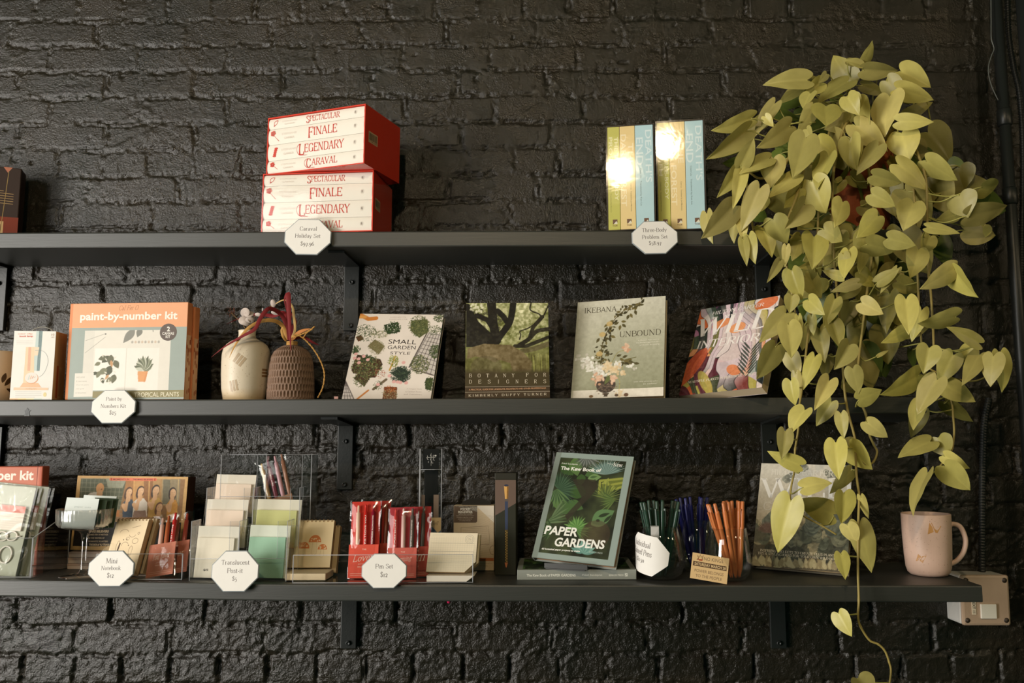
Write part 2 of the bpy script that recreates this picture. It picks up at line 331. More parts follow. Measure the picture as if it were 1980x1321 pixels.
# serif capitals, lower case and figures drawn as pen strokes: T thick, h hairline, a contrast by direction, s serif bar
G = {
'A': (9, 'h 1,0 4.4,10|T 4.4,10 8,0|h 2.2,3.4 6.6,3.4|s 1,0|s 8,0'),
'B': (8.4, 'T 1.8,0 1.8,10|a 1,10 4.6,10 7,8.9 7,6.6 4.6,5.3 1.8,5.3|a 4.6,5.3 7.8,4.4 7.8,1.4 4.8,0 1,0'),
'C': (8.8, 'a 7.8,7.6 6.6,9.6 4.6,10 2.2,9 1.2,5 2.2,1 4.6,0 6.8,.6 8,2.4'),
'D': (9.4, 'T 1.8,0 1.8,10|a 1,10 4.2,10 7.4,8.8 8.4,5 7.4,1.2 4.2,0 1,0'),
'E': (8, 'T 1.8,0 1.8,10|h 1,10 7,10|h 1,0 7.4,0|h 1.8,5.2 5.6,5.2|h 7,10 7,8|h 7.4,0 7.4,2.2|h 5.6,6.2 5.6,4.2'),
'F': (7.6, 'T 1.8,0 1.8,10|h 1,10 7,10|h 1.8,5.2 5.6,5.2|h 7,10 7,8|h 5.6,6.2 5.6,4.2|s 1.8,0'),
'G': (9.2, 'a 7.8,7.6 6.6,9.6 4.6,10 2.2,9 1.2,5 2.2,1 4.6,0 6.6,.5 7.8,1.6|T 7.8,0 7.8,4.2|s 7.6,4.2'),
'H': (9.6, 'T 1.8,0 1.8,10|T 7.8,0 7.8,10|h 1.8,5.2 7.8,5.2|s 1.8,0|s 1.8,10|s 7.8,0|s 7.8,10'),
'I': (3.8, 'T 1.9,0 1.9,10|s 1.9,0|s 1.9,10'),
'K': (9, 'T 1.8,0 1.8,10|h 1.8,4 7.4,10|T 3.6,5.8 8,0|s 1.8,0|s 1.8,10|s 7.4,10|s 8,0'),
'L': (7.6, 'T 1.8,0 1.8,10|h 1,0 7,0|h 7,0 7,2.6|s 1.8,10'),
'M': (11, 'h 1.4,0 1.8,10|T 1.8,10 5.4,.4|h 5.4,.4 9,10|T 9.2,10 9.4,0|s 1.4,0|s 9.4,0|s 1.6,10|s 9.4,10'),
'N': (9.8, 'h 1.6,0 1.6,10|T 1.6,10 8,0|h 8,0 8,10|s 1.6,0|s 1.4,10|s 8,10'),
'O': (9.8, 'a 4.8,10 2.2,9 1.1,5 2.2,1 4.8,0 7.5,1 8.6,5 7.5,9 4.8,10'),
'P': (8, 'T 1.8,0 1.8,10|a 1,10 4.6,10 7.4,9.2 7.4,5.8 4.8,4.6 1.8,4.6|s 1.8,0'),
'R': (9, 'T 1.8,0 1.8,10|a 1,10 4.6,10 7.2,9.2 7.2,6.2 4.8,5 1.8,5|T 4.6,5 8,0|s 1.8,0|s 8.2,0'),
'S': (7.4, 'a 6.2,7.8 5.4,9.6 3.6,10 1.6,9 1.4,7.2 3.4,5.6 5.6,4.4 6.4,2.6 5.4,.6 3.4,0 1.6,.6 1,2.4'),
'T': (8.4, 'T 4.2,0 4.2,10|h .8,10 7.6,10|h .8,10 .8,7.8|h 7.6,10 7.6,7.8|s 4.2,0'),
'U': (9.2, 'T 1.8,10 1.8,3|a 1.8,3 2.6,.6 4.8,0 7,.8 7.6,3|h 7.6,3 7.6,10|s 1.8,10|s 7.6,10'),
'V': (9, 'T 1,10 4.6,0|h 4.6,0 8,10|s 1,10|s 8,10'),
'W': (13, 'T 1,10 4,0|h 4,0 6.6,10|T 6.6,10 9.4,0|h 9.4,0 12.2,10|s 1,10|s 6.6,10|s 12.2,10'),
'X': (9, 'T 1.4,10 7.6,0|h 7.4,10 1.2,0|s 1.4,10|s 7.4,10|s 1.2,0|s 7.6,0'),
'Y': (8.8, 'T 1,10 4.4,4.6|h 4.4,4.6 7.8,10|T 4.4,4.6 4.4,0|s 1,10|s 7.8,10|s 4.4,0'),
'a': (6.4, 'a 1.4,5.2 2.4,6.3 3.8,6.3 4.6,5|T 4.8,5 4.8,0|a 4.8,3.8 2,3.2 1.2,1.6 2,.2 3.4,.2 4.8,1.6'),
'b': (6.8, 'T 1.6,0 1.6,10|a 1.6,5 3.4,6.4 5.4,5.4 5.8,3.2 5.2,.8 3.4,0 1.6,1.2|s 1.3,10'),
'c': (5.8, 'a 5,5 4,6.4 2.4,6 1.2,3.2 2.2,.5 3.8,0 5.2,1.4'),
'd': (7, 'T 5.2,0 5.2,10|a 5.2,5 3.4,6.4 1.6,5.4 1.1,3.2 1.6,.8 3.4,0 5.2,1.2|s 5,10'),
'e': (5.8, 'h 1.2,3.5 5,3.5|a 5,3.5 4.6,5.8 3.2,6.4 1.6,5.4 1.1,3.2 1.8,.8 3.4,0 5.1,1.3'),
'h': (7.2, 'T 1.6,0 1.6,10|a 1.6,4.8 3.6,6.4 5.2,5.4|T 5.4,5 5.4,0|s 1.3,10|s 1.6,0|s 5.4,0'),
'i': (3.4, 'T 1.7,0 1.7,6.3|s 1.4,6.3|s 1.7,0|T 1.7,8.4 1.7,9.3'),
'k': (7, 'T 1.6,0 1.6,10|h 1.6,2.6 5.2,6.3|T 2.8,3.8 5.8,0|s 1.3,10|s 1.6,0|s 5.2,6.3|s 5.8,0'),
'l': (3.4, 'T 1.7,0 1.7,10|s 1.4,10|s 1.7,0'),
'm': (10.6, 'T 1.6,0 1.6,6.3|a 1.6,4.8 3.4,6.4 5,5.4|T 5.2,5 5.2,0|a 5.2,4.8 7,6.4 8.6,5.4|T 8.8,5 8.8,0|s 1.3,6.3|s 1.6,0|s 5.2,0|s 8.8,0'),
'n': (7.2, 'T 1.6,0 1.6,6.3|a 1.6,4.8 3.6,6.4 5.2,5.4|T 5.4,5 5.4,0|s 1.3,6.3|s 1.6,0|s 5.4,0'),
'o': (6.4, 'a 3.2,6.4 1.6,5.6 1,3.2 1.6,.8 3.2,0 4.8,.8 5.4,3.2 4.8,5.6 3.2,6.4'),
'p': (6.8, 'T 1.6,-3 1.6,6.3|a 1.6,5 3.4,6.4 5.4,5.4 5.8,3.2 5.2,.8 3.4,0 1.6,1.2|s 1.3,6.3|s 1.6,-3'),
'r': (5, 'T 1.6,0 1.6,6.3|a 1.6,4.6 2.8,6.2 4.4,6|s 1.3,6.3|s 1.6,0'),
's': (5, 'a 4.2,5 3.2,6.4 1.6,6 1.2,4.8 2.4,3.6 4,2.8 4.4,1.4 3.2,0 1.6,.2 .9,1.6'),
't': (4.4, 'T 1.9,1 1.9,8.4|h .6,6.3 3.8,6.3|a 1.9,1 2.6,0 3.9,.8'),
'u': (7.2, 'T 1.6,6.3 1.6,1.6|a 1.6,1.6 2.6,0 4,.2 5.4,1.6|T 5.4,6.3 5.4,0|s 1.3,6.3|s 5.1,6.3'),
'v': (6.4, 'T .9,6.3 3.2,0|h 3.2,0 5.5,6.3|s .9,6.3|s 5.5,6.3'),
'w': (9.6, 'T .9,6.3 2.9,0|h 2.9,0 4.8,6.3|T 4.8,6.3 6.8,0|h 6.8,0 8.7,6.3|s .9,6.3|s 4.8,6.3|s 8.7,6.3'),
'g': (6.6, 'a 3,6.4 1.4,5.4 1.4,3.4 3,2.4 4.6,3.4 4.6,5.4 3,6.4|a 2.2,2.4 1.4,1.2 3.4,.4 5.4,-.8 4.6,-2.6 2.4,-2.8 1,-1.6 2.4,.2|h 4.6,5.6 6.2,6.4'),
'f': (4.6, 'T 1.8,0 1.8,8|a 1.8,8 2.6,10 4.4,9.6|h .5,6.3 3.8,6.3|s 1.8,0'),
',': (2.6, 'T 1.4,1 1,-1.4'),
'&': (9, 'a 8,0 5,3 2.4,6.6 2.8,9.4 4.6,9.8 5.4,8 3.4,5.6 1.2,3 2,.4 4.6,.2 7.6,4.6'),
'y': (6.4, 'T .9,6.3 3.2,0|h 5.5,6.3 2.6,-2.4 1.2,-2.8|s .9,6.3|s 5.5,6.3'),
'$': (6, 'a 5,7.6 3.8,9.4 2,9 1.2,7.4 2.6,5.6 4.4,4.4 5,2.4 3.8,.4 2,.6 1,2.4|h 3,-1 3,11'),
'0': (6, 'a 3,6.4 1.5,5.6 .9,3.2 1.5,.8 3,0 4.5,.8 5.1,3.2 4.5,5.6 3,6.4'),
'1': (4, 'T 2,0 2,6.4|h .8,5.4 2,6.4|s 2,0'),
'2': (5.4, 'a 1,4.8 1.8,6.4 3.4,6.3 4.2,4.8 3,2.6 1,.3|T 1,.4 4.6,.4'),
'5': (5.4, 'h 1.4,6.4 4.4,6.4|h 1.4,6.4 1.3,3|a 1.3,3 3,3.6 4.4,2 4,-1 2.4,-2.2 1,-1.6'),
'6': (5.8, 'a 4.6,9.6 2,7 1,3.4 1.8,.6 3.2,0 4.8,1.4 4.6,4 3,5 1.3,3.6'),
'7': (5.4, 'h .8,6.2 4.8,6.2|T 4.8,6.2 2.4,-2.6'),
'8': (5.8, 'a 2.9,9.6 1.4,8.4 1.6,6.4 4,4.4 4.8,2 3,0 1,1.6 1.6,4 4,6.2 4.4,8.4 2.9,9.6'),
'9': (5.8, 'a 4.6,3.6 3,2 1.3,3 1.2,5.4 2.8,6.6 4.6,5.4 4.8,2 3.6,-1 1.6,-2.6'),
'.': (2.6, 'T 1.3,0 1.3,1'), '-': (4, 'T .8,3.2 3.2,3.2'), "'": (2.4, 'T 1.2,8 1.2,10'), ' ': (4, '')}
def serif_geom(txt, wt=1.0, track=0.0):
    V = []; Fc = []; x = 0.0
    def ribbon(pts, ws):
        n0 = len(V); pts = np.asarray(pts, float)
        t = np.gradient(pts, axis=0); t /= (np.linalg.norm(t, axis=1)[:, None] + 1e-9)
        nn = np.stack([-t[:, 1], t[:, 0]], 1)
        for p, q, w in zip(pts, nn, ws):
            V.append(p + q * w / 2); V.append(p - q * w / 2)
        for i in range(len(pts) - 1):
            k = n0 + 2 * i; Fc.append((k, k + 1, k + 3, k + 2))
    for ch in txt:
        adv, st = G.get(ch, G[' '])
        for s_ in st.split('|'):
            if not s_: continue
            kd, rest = s_[0], s_[2:]
            pts = np.array([[float(a) for a in q.split(',')] for q in rest.split(' ')]) + [x, 0]
            if kd == 's':
                c = pts[0]; ribbon([c - [1.15, 0], c + [1.15, 0]], [0.55, 0.55]); continue
            if kd == 'a':
                pts = smooth_line(pts, 4); t = np.gradient(pts, axis=0); t /= (np.linalg.norm(t, axis=1)[:, None] + 1e-9)
                ribbon(pts, 0.6 + (1.75 * wt - 0.6) * np.abs(t[:, 1]) ** 2)
            else:
                ribbon(pts, [1.75 * wt if kd == 'T' else 0.72] * len(pts))
        x += adv + track
    return np.array(V), Fc

class Art:
    """Flat print on a face: u to the right, v up, stacked in thin layers towards the viewer."""
    def __init__(s, mb, org, U, V_, w, h, mi=0, step=0.00003):
        s.mb = mb; s.o = np.array(org, float); s.U = np.array(U, float); s.V = np.array(V_, float)
        s.Nn = np.cross(s.U, s.V); s.w = w; s.h = h; s.k = 1; s.mi = mi; s.step = step; s.cor = None
    def ref(s, tl, tr, bl, br):
        s.cor = [np.array(q, float) for q in (tl, tr, bl, br)]; s.ppu = np.linalg.norm(s.cor[3] - s.cor[2]) / s.w; return s
    def q(s, x, y):                            # measured point -> (u, v) by inverse bilinear
        tl, tr, bl, br = s.cor; a, b_ = 0.5, 0.5; p = np.array([x, y], float)
        for _ in range(12):
            f_ = (1 - b_) * ((1 - a) * bl + a * br) + b_ * ((1 - a) * tl + a * tr) - p
            J = np.stack([(1 - b_) * (br - bl) + b_ * (tr - tl), (1 - a) * (tl - bl) + a * (tr - br)], 1)
            d = np.linalg.solve(J, -f_); a += d[0]; b_ += d[1]
        return a * s.w, b_ * s.h
    def put(s, uv, faces, col):
        uv = np.asarray(uv, float)
        p = s.o + uv[:, :1] * s.U + uv[:, 1:2] * s.V + s.Nn * s.step * s.k
        s.mb.add(p, faces, col, mi=s.mi)
    def up(s): s.k += 1; return s
    def poly(s, pts, rgb): s.put(pts, [tuple(range(len(pts)))], lin(rgb)); return s
    def rect(s, u0, v0, u1, v1, rgb): return s.poly([(u0, v0), (u1, v0), (u1, v1), (u0, v1)], rgb)
    def ell(s, u, v, ru, rv, rgb, n=28): return s.poly([(u + ru * math.cos(2 * math.pi * k / n), v + rv * math.sin(2 * math.pi * k / n)) for k in range(n)], rgb)
    def line(s, pts, wd, rgb, closed=False):
        pts = np.asarray(pts, float)
        if closed: pts = np.vstack([pts, pts[:1]])
        t = np.gradient(pts, axis=0); t /= (np.linalg.norm(t, axis=1)[:, None] + 1e-12); nn = np.stack([-t[:, 1], t[:, 0]], 1) * wd / 2
        V = np.empty((2 * len(pts), 2)); V[0::2] = pts - nn; V[1::2] = pts + nn
        s.put(V, [(2 * i, 2 * i + 2, 2 * i + 3, 2 * i + 1) for i in range(len(pts) - 1)], lin(rgb)); return s
    def text(s, txt, cu, cv, w=None, h=None, rgb=(0, 0, 0), rot=0.0, font='sans', bold=0.0, shear=0.0, wt=1.0, track=0.0, arc=0.0):
        V, fc = sans_geom(txt, bold) if font == 'sans' else serif_geom(txt, wt, track)
        if len(V) == 0: return s
        V = V.copy(); lo, hi = V.min(0), V.max(0); sz = hi - lo
        if w is None: w = h * sz[0] / sz[1]
        if h is None: h = w * sz[1] / sz[0]
        V = (V - (lo + hi) / 2) / sz * [w, h]
        V[:, 0] += shear * V[:, 1]
        if arc: V[:, 1] -= arc * V[:, 0] ** 2
        c, sn = math.cos(rot), math.sin(rot)
        V = V @ np.array([[c, sn], [-sn, c]]) + [cu, cv]
        s.put(V, fc, lin(rgb)); return s
    def tx(s, txt, x0, y0, x1, y1, hp, rgb, **kw):   # mid-line of the word from (x0,y0) to (x1,y1), hp = letter height, all as measured
        a = np.array(s.q(x0, y0)); b_ = np.array(s.q(x1, y1)); d = b_ - a
        return s.text(txt, *((a + b_) / 2), w=float(np.linalg.norm(d)), h=hp / s.ppu, rgb=rgb, rot=math.atan2(d[1], d[0]), **kw)
    def qs(s, pts): return [s.q(*p) for p in pts]
    def raster(s, img):                        # img[row from bottom, col] sRGB 0..255
        img = np.asarray(img); ny, nx = img.shape[:2]
        u, v = np.meshgrid(np.linspace(0, s.w, nx), np.linspace(0, s.h, ny))
        i = np.arange((ny - 1) * nx).reshape(ny - 1, nx)[:, :-1].ravel()
        fc = np.stack([i, i + 1, i + nx + 1, i + nx], 1)
        s.put(np.stack([u.ravel(), v.ravel()], 1), fc, lin(np.clip(img.reshape(-1, 3), 0, 255))); return s

class Canvas:
    """A printed picture worked out point by point before it becomes a coloured grid."""
    def __init__(s, w, h, rgb, d=0.0009):
        s.nx, s.ny = max(2, int(w / d)), max(2, int(h / d)); s.w, s.h = w, h
        s.u, s.v = np.meshgrid(np.linspace(0, w, s.nx), np.linspace(0, h, s.ny))
        s.img = np.tile(np.array(rgb, float), (s.ny, s.nx, 1)); s.d = w / s.nx
    def mask(s, m, rgb, a=1.0):
        m = np.clip(m, 0, 1)[..., None] * a; s.img = s.img * (1 - m) + np.array(rgb, float) * m; return s
    def ell(s, cu, cv, ru, rv, rgb, rot=0.0, a=1.0):
        c, sn = math.cos(rot), math.sin(rot); x = (s.u - cu) * c + (s.v - cv) * sn; y = -(s.u - cu) * sn + (s.v - cv) * c
        q = np.sqrt((x / ru) ** 2 + (y / rv) ** 2); return s.mask((1 - q) * min(ru, rv) / s.d + 0.5, rgb, a)
    def leaf(s, cu, cv, ln, wd, rot, rgb, a=1.0):   # pointed leaf from (cu,cv)
        c, sn = math.cos(rot), math.sin(rot); x = ((s.u - cu) * c + (s.v - cv) * sn) / ln; y = (-(s.u - cu) * sn + (s.v - cv) * c)
        hw = wd / 2 * np.sin(np.pi * np.clip(x, 0, 1) ** 0.8); return s.mask(np.where((x > 0) & (x < 1), (hw - np.abs(y)) / s.d + 0.5, 0), rgb, a)
    def line(s, pts, wd, rgb, a=1.0):
        pts = np.asarray(pts, float); wds = np.broadcast_to(np.asarray(wd, float), (len(pts),)); best = np.full(s.u.shape, -9.0)
        for i in range(len(pts) - 1):
            p, q = pts[i], pts[i + 1]; e = q - p; l2 = e @ e + 1e-12
            t = np.clip(((s.u - p[0]) * e[0] + (s.v - p[1]) * e[1]) / l2, 0, 1)
            dd = np.hypot(s.u - p[0] - t * e[0], s.v - p[1] - t * e[1]); best = np.maximum(best, (wds[i] * (1 - t) + wds[i + 1] * t) / 2 - dd)
        return s.mask(best / s.d + 0.5, rgb, a)
    def poly(s, pts, rgb, a=1.0):
        m = np.zeros(s.u.shape, bool); n = len(pts)
        for i in range(n):
            (x0, y0), (x1, y1) = pts[i], pts[(i + 1) % n]
            if y0 == y1: continue
            m ^= ((s.v > min(y0, y1)) & (s.v <= max(y0, y1)) & (s.u < x0 + (s.v - y0) * (x1 - x0) / (y1 - y0)))
        return s.mask(m.astype(float), rgb, a)
    def noise(s, scale, seed, amp, octv=3):
        n = fbm(s.u / scale, s.v / scale, seed, octv); s.img = s.img + (n * amp)[..., None]; return s

# ------------------------------------------------------------------ the setting: brick wall
def build_wall():
    x0, x1, z0, z1, d = -1.75, 1.70, 0.50, 2.72, 0.0030
    nx, nz = int((x1 - x0) / d) + 1, int((z1 - z0) / d) + 1
    X, Z = np.meshgrid(np.linspace(x0, x1, nx), np.linspace(z0, z1, nz))
    wx = X + 0.006 * fbm(X / 0.07, Z / 0.07, 11, 3); wz = Z + 0.007 * fbm(X / 0.09, Z / 0.06, 12, 3) + 0.004 * fbm(X / 0.5, Z / 0.5, 13, 2)
    ch = 0.0632
    row = np.floor((wz - 0.02) / ch).astype(int); fz = (wz - 0.02) / ch - row
    header = (row % 6 == 3)
    bl = np.where(header, 0.106, 0.208)
    off = np.where(row % 2 == 0, 0.0, 0.5) + (np.random.default_rng(3).random(400)[row % 400] - 0.5) * 0.35
    bx = wx / bl + off; colm = np.floor(bx).astype(int); fx = bx - colm
    ex = np.minimum(fx, 1 - fx) * bl; ez = np.minimum(fz, 1 - fz) * ch
    mj = 0.0052
    # rounded distance to the brick's edge (positive inside)
    dx = ex - mj; dz = ez - mj
    r = 0.006
    sd = np.where((dx < r) & (dz < r), r - np.hypot(np.maximum(r - dx, 0), np.maximum(r - dz, 0)), np.minimum(dx, dz))
    sd = sd + 0.0030 * fbm(X / 0.014, Z / 0.014, 21, 3)
    hsh = np.random.default_rng(5).random((512, 512)); bh = hsh[row % 512, colm % 512] - 0.5; bh2 = hsh[(row * 7 + 3) % 512, (colm * 5 + 1) % 512]
    inside = np.clip(sd / 0.004 + 0.5, 0, 1); inside = inside * inside * (3 - 2 * inside)
    low = np.clip((1.95 - Z) / 0.25, 0, 1)                          # coarser render on the lower courses
    grain = fbm(X / 0.0085, Z / 0.0085, 31, 2)
    patch = np.clip(0.35 + 2.2 * fbm(X / 0.12, Z / 0.09, 33, 3), 0, 1)
    chunk = np.maximum(fbm(X / 0.0105, Z / 0.0105, 36, 2), -.25)
    fine = fbm(X / 0.0062, Z / 0.0062, 32, 1)
    brick = 0.0010 + bh * 0.0024 + (0.00028 + 0.0007 * patch + .0003 * low) * grain + (0.0007 * patch + 0.0002 * low) * fine + 0.0010 * fbm(X / 0.04, Z / 0.04, 35, 2)
    flush = np.clip(0.5 + 2.0 * fbm(X / 0.16, Z / 0.05, 43, 2), 0, 1)
    mort = 0.0006 * flush - 0.0010 * (1 - flush) + 0.0044 * fbm(X / 0.017, Z / 0.013, 41, 4, 0.6) - 0.0016 * low + 0.0016 * low * fbm(X / 0.03, Z / 0.012, 45, 2) + (0.0024 + 0.0006 * low) * grain + 0.0022 * fine
    H = brick * inside + mort * (1 - inside) + 0.0026 * low * chunk * (1 - .45 * inside * (1 - patch))
    crk = np.exp(-((sd - 0.0004) / 0.0013) ** 2) * np.clip(3.4 * fbm(X / 0.075, Z / 0.06, 51, 3) - 0.1, 0, 1)
    gap = (ex < ez) * np.clip(1 - sd / 0.001, 0, 1) * low * np.clip(bh2 * 5 - .6 + 1.5 * vnoise(X / .03, Z / .03, 91), 0, 1)
    H = H - (0.0055 + 0.003 * bh2) * crk - 0.0045 * gap * (bh > -.05)
    pit = np.clip(fbm(X / 0.022, Z / 0.02, 61, 2) - 0.50, 0, 1) * np.clip(2.0 * vnoise(X / 0.25, Z / 0.2, 62), 0, 1)
    H = H - 0.05 * pit
    drip = np.clip(vnoise(X / 0.006, Z / 0.10, 71) - 0.36, 0, 1) * np.clip(3 * vnoise(X / 0.2, Z / 0.3, 72), 0, 1)
    H = H + 0.010 * drip
    scr = np.clip(0.06 - np.abs(fbm((X + Z * .8) / 0.20, (Z - X * .7) / 0.05, 81, 2) - 0.15), 0, 1) * np.clip(3 * vnoise(X / 0.12, Z / 0.12, 83), 0, 1)
    H = H + 0.03 * scr
    V = np.stack([X.ravel(), -H.ravel(), Z.ravel()], 1)
    i = np.arange((nz - 1) * nx).reshape(nz - 1, nx)[:, :-1].ravel()
    Fq = np.stack([i, i + 1, i + nx + 1, i + nx], 1).astype(np.int32)
    me = bpy.data.meshes.new('wall_back')
    me.vertices.add(len(V)); me.vertices.foreach_set('co', V.astype(np.float32).ravel())
    me.loops.add(Fq.size); me.loops.foreach_set('vertex_index', Fq.ravel())
    me.polygons.add(len(Fq)); me.polygons.foreach_set('loop_start', np.arange(0, Fq.size, 4, dtype=np.int32))
    try: me.polygons.foreach_set('loop_total', np.full(len(Fq), 4, np.int32))
    except Exception: pass
    me.polygons.foreach_set('use_smooth', np.ones(len(Fq), bool))
    me.update(calc_edges=True); me.validate()
    me.materials.append(M_WALL)
    o = bpy.data.objects.new('wall_back', me); COL.objects.link(o)
    return tag(o, 'black painted brick wall with lumpy mortar behind the shelves', kind='structure')
build_wall()

# ------------------------------------------------------------------ shelves
BX = [-1.6, -1.01, -0.47, -0.05, 0.45, 0.815]
BZ = [1.2445, 1.239, 1.2285, 1.2262, 1.2240, 1.2221]
def zb(x): return float(np.interp(x, BX, BZ))
def zm(y): return 1.578 - 0.0775 * (y + 0.187)
ZT = 1.9255
grey = lin((60, 60, 56))
def board(name, xs, prof, label, wear=0.0):
    """prof(x) -> list of (y, z) going round the section; softened edges."""
    mb = MB(); R = [np.array(prof(x)) for x in xs]; n = len(R[0])
    V = np.concatenate([np.column_stack([np.full(n, x), r]) for x, r in zip(xs, R)])
    fc = [(i * n + k, (i + 1) * n + k, (i + 1) * n + (k + 1) % n, i * n + (k + 1) % n) for i in range(len(xs) - 1) for k in range(n)]
    fc += [tuple(range(n)), tuple((len(xs) - 1) * n + k for k in range(n))[::-1]]
    mb.add(V, fc, grey)
    o = mb.build(name, M_SHELF)
    return tag(o, label, 'shelf', 'wall shelves')
def section(yf, yb, ztf, ztb, th, b=0.003):
    return [(yf + b, ztf), (yb, ztb), (yb, ztb - th), (yf + b, ztf - th), (yf + b * .3, ztf - th + b * .3), (yf, ztf - th + b), (yf, ztf - b), (yf + b * .3, ztf - b * .3)]
yb_ = 0.0045
board('wall_shelf', np.linspace(-1.55, 0.80, 12), lambda x: section(-0.187, yb_, ZT, ZT, 0.033), 'topmost long black wooden shelf holding the boxed book sets and the trailing plant')
board('wall_shelf', np.linspace(-1.55, 0.80, 12), lambda x: section(-0.187, yb_, 1.578, zm(0), 0.0335), 'middle long black wooden shelf holding the vases and leaning cover-out books')
board('wall_shelf', BX, lambda x: section(-0.285, yb_, zb(x), zb(x), 0.0305), 'lowest and deepest black wooden shelf holding the stationery and the pen glasses')

kn = MB(); kp = P(53, 797, -0.1872); kx = [(-.006, -.008), (.005, -.008), (.004, .0), (.007, .004), (.003, .003), (.002, .006), (-.001, .0085), (-.003, .004), (-.006, .003), (-.0045, -.001)]
kn.prism([(p_[0], p_[1]) for p_ in kx], -.0004, .001, lin((4, 4, 4))); ko = kn.build('chipped_knot', M_IRON, bpy.data.objects['wall_shelf.001']); ko.location = (kp[0], kp[1], kp[2])

def bracket(px, ytop, ybot, yaw, arm, zt, label, w=0.034, slope=0.0):
    """flat steel angle: plate down the wall, arm under the board, two screws"""
    a = P(px, ytop, -0.008); c = P(px, ybot, -0.008)
    r = thing('shelf_bracket', label, 'bracket', (a[0], -0.006, zt), (0, 0, 0), 'black iron shelf brackets')
    hgt = zt - c[2]; th = 0.005
    mb = MB(); mb.box((-w / 2, -th, -hgt), (w / 2, 0.004, 0), grey, 0.0012); mb.build('wall_plate', M_IRON, r)
    mb = MB(); yy = -arm
    V = []
    for y_, z_ in ((-th, -0.0005), (yy, -0.0005 + slope * arm)):
        for dx in (-w / 2, w / 2):
            for dz in (-0.005, 0): V.append((dx, y_, z_ + dz))
    mb.add(V, [(0, 2, 3, 1), (4, 5, 7, 6), (0, 4, 6, 2), (1, 3, 7, 5), (0, 1, 5, 4), (2, 6, 7, 3)], grey)
    mb.build('arm', M_IRON, r)
    for zz in (-hgt * 0.27, -hgt * 0.92):
        mb = MB()
        prof = [(0.0001, 0.0), (0.0028, 0.0), (0.0042, 0.0006), (0.0052, 0.0012), (0.0052, 0.0026), (0.0044, 0.0034), (0.0030, 0.0036), (0.0026, 0.0026), (0.0001, 0.0022)]
        mb.lathe(prof, grey, 16)
        s_ = mb.build('screw', M_IRON, r); s_.location = (0, -th - 0.001, zz); s_.rotation_euler = (math.pi / 2, 0, 0)
    return r
bracket(2, 516, 640, 0, 0.15, 1.8925, 'black iron bracket under the topmost shelf at the left edge')
bracket(681, 521, 640, 0, 0.15, 1.8925, 'black iron bracket under the topmost shelf above the garden book')
bracket(1474, 513, 700, 0, 0.15, 1.8925, 'black iron bracket under the topmost shelf half hidden by the hanging plant')
bracket(-8, 824, 945, 0, 0.15, 1.5312, 'black iron bracket under the middle shelf at the left edge', slope=0.0775)
bracket(669, 824, 947, 0, 0.15, 1.5312, 'black iron bracket under the middle shelf above the red pen packs', slope=0.0775)
bracket(1486, 823, 960, 0, 0.15, 1.5312, 'black iron bracket under the middle shelf behind the grey foliage book', slope=0.0775)
bracket(676, 1150, 1254, 0, 0.25, 1.1975, 'black iron bracket under the lowest shelf below the pen set sign')
bracket(1502, 1150, 1254, 0, 0.25, 1.1935, 'black iron bracket under the lowest shelf right of the centre near the vine')

# ------------------------------------------------------------------ pipes and conduits at the right
def pipe(px, py0, py1, Y, rad, name, label, cat, coup=()):
    a = P(px, py0, Y)
    r = thing(name, label, cat, (a[0], Y, 0))
    z0, z1 = P(px, py1, Y)[2], 2.69
    mb = MB(); mb.tube([(0, 0, z0), (0, 0, z1)], rad, grey, 20); mb.build('tube', M_IRON, r)
    for zc in coup:
        mb = MB(); mb.tube([(0, 0, zc - 0.02), (0, 0, zc - 0.017), (0, 0, zc + 0.017), (0, 0, zc + 0.02)], [rad + .0005, rad + .003, rad + .003, rad + .0005], grey, 20)
        mb.build('coupling', M_IRON, r)
    return r
pipe(1929, 40, 1400, -0.05, 0.0125, 'conduit_pipe', 'black steel conduit pipe running up the wall right of the plant', 'pipe', (P(1940, 228, -.05)[2], P(1950, 380, -.05)[2]))
pipe(1980, 30, 1400, -0.06, 0.015, 'drain_pipe', 'thicker black pipe cut off by the right edge of the view', 'pipe')
def conduit(pts, Y, rad, label):
    p = smooth_line([P(x, y, Y) for x, y in pts], 40); n = len(p)
    r = thing('flexible_conduit', label, 'conduit', tuple(p[-1]))
    mb = MB(); ln = np.concatenate([[0], np.cumsum(np.linalg.norm(np.diff(p, axis=0), axis=1))])
    m_ = int(ln[-1] / 0.0014); s = np.linspace(0, ln[-1], m_)
    q = np.stack([np.interp(s, ln, p[:, k]) for k in range(3)], 1) - p[-1]
    mb.tube(q, rad * (1 + 0.10 * np.sin(2 * math.pi * s / 0.0062)), grey, 10); mb.build('ribbed_tube', M_IRON, r); return r
conduit([(1948, -40), (1950, 60), (1960, 130), (1972, 190), (1978, 300), (1976, 480), (1975, 700)], -0.03, 0.006, 'ribbed black flexible conduit bending between the two pipes')
conduit([(1912, 770), (1904, 810), (1901, 860), (1899, 960), (1899, 1110)], -0.012, 0.007, 'ribbed black flexible conduit behind the mug leading to the metal box')
mb = MB(); wp = smooth_line([P(x, y, -0.064) for x, y in [(1916, -30), (1916.5, 40), (1917, 75), (1922, 94), (1917, 108), (1911.5, 128), (1912, 146), (1918, 168), (1930, 194)]], 6)
tag(mb.tube(wp, 0.0011, lin((88, 92, 88)), 6).build('thin_wire', M_METAL), 'thin grey wire wandering along the left side of the conduit pipe', 'wire')

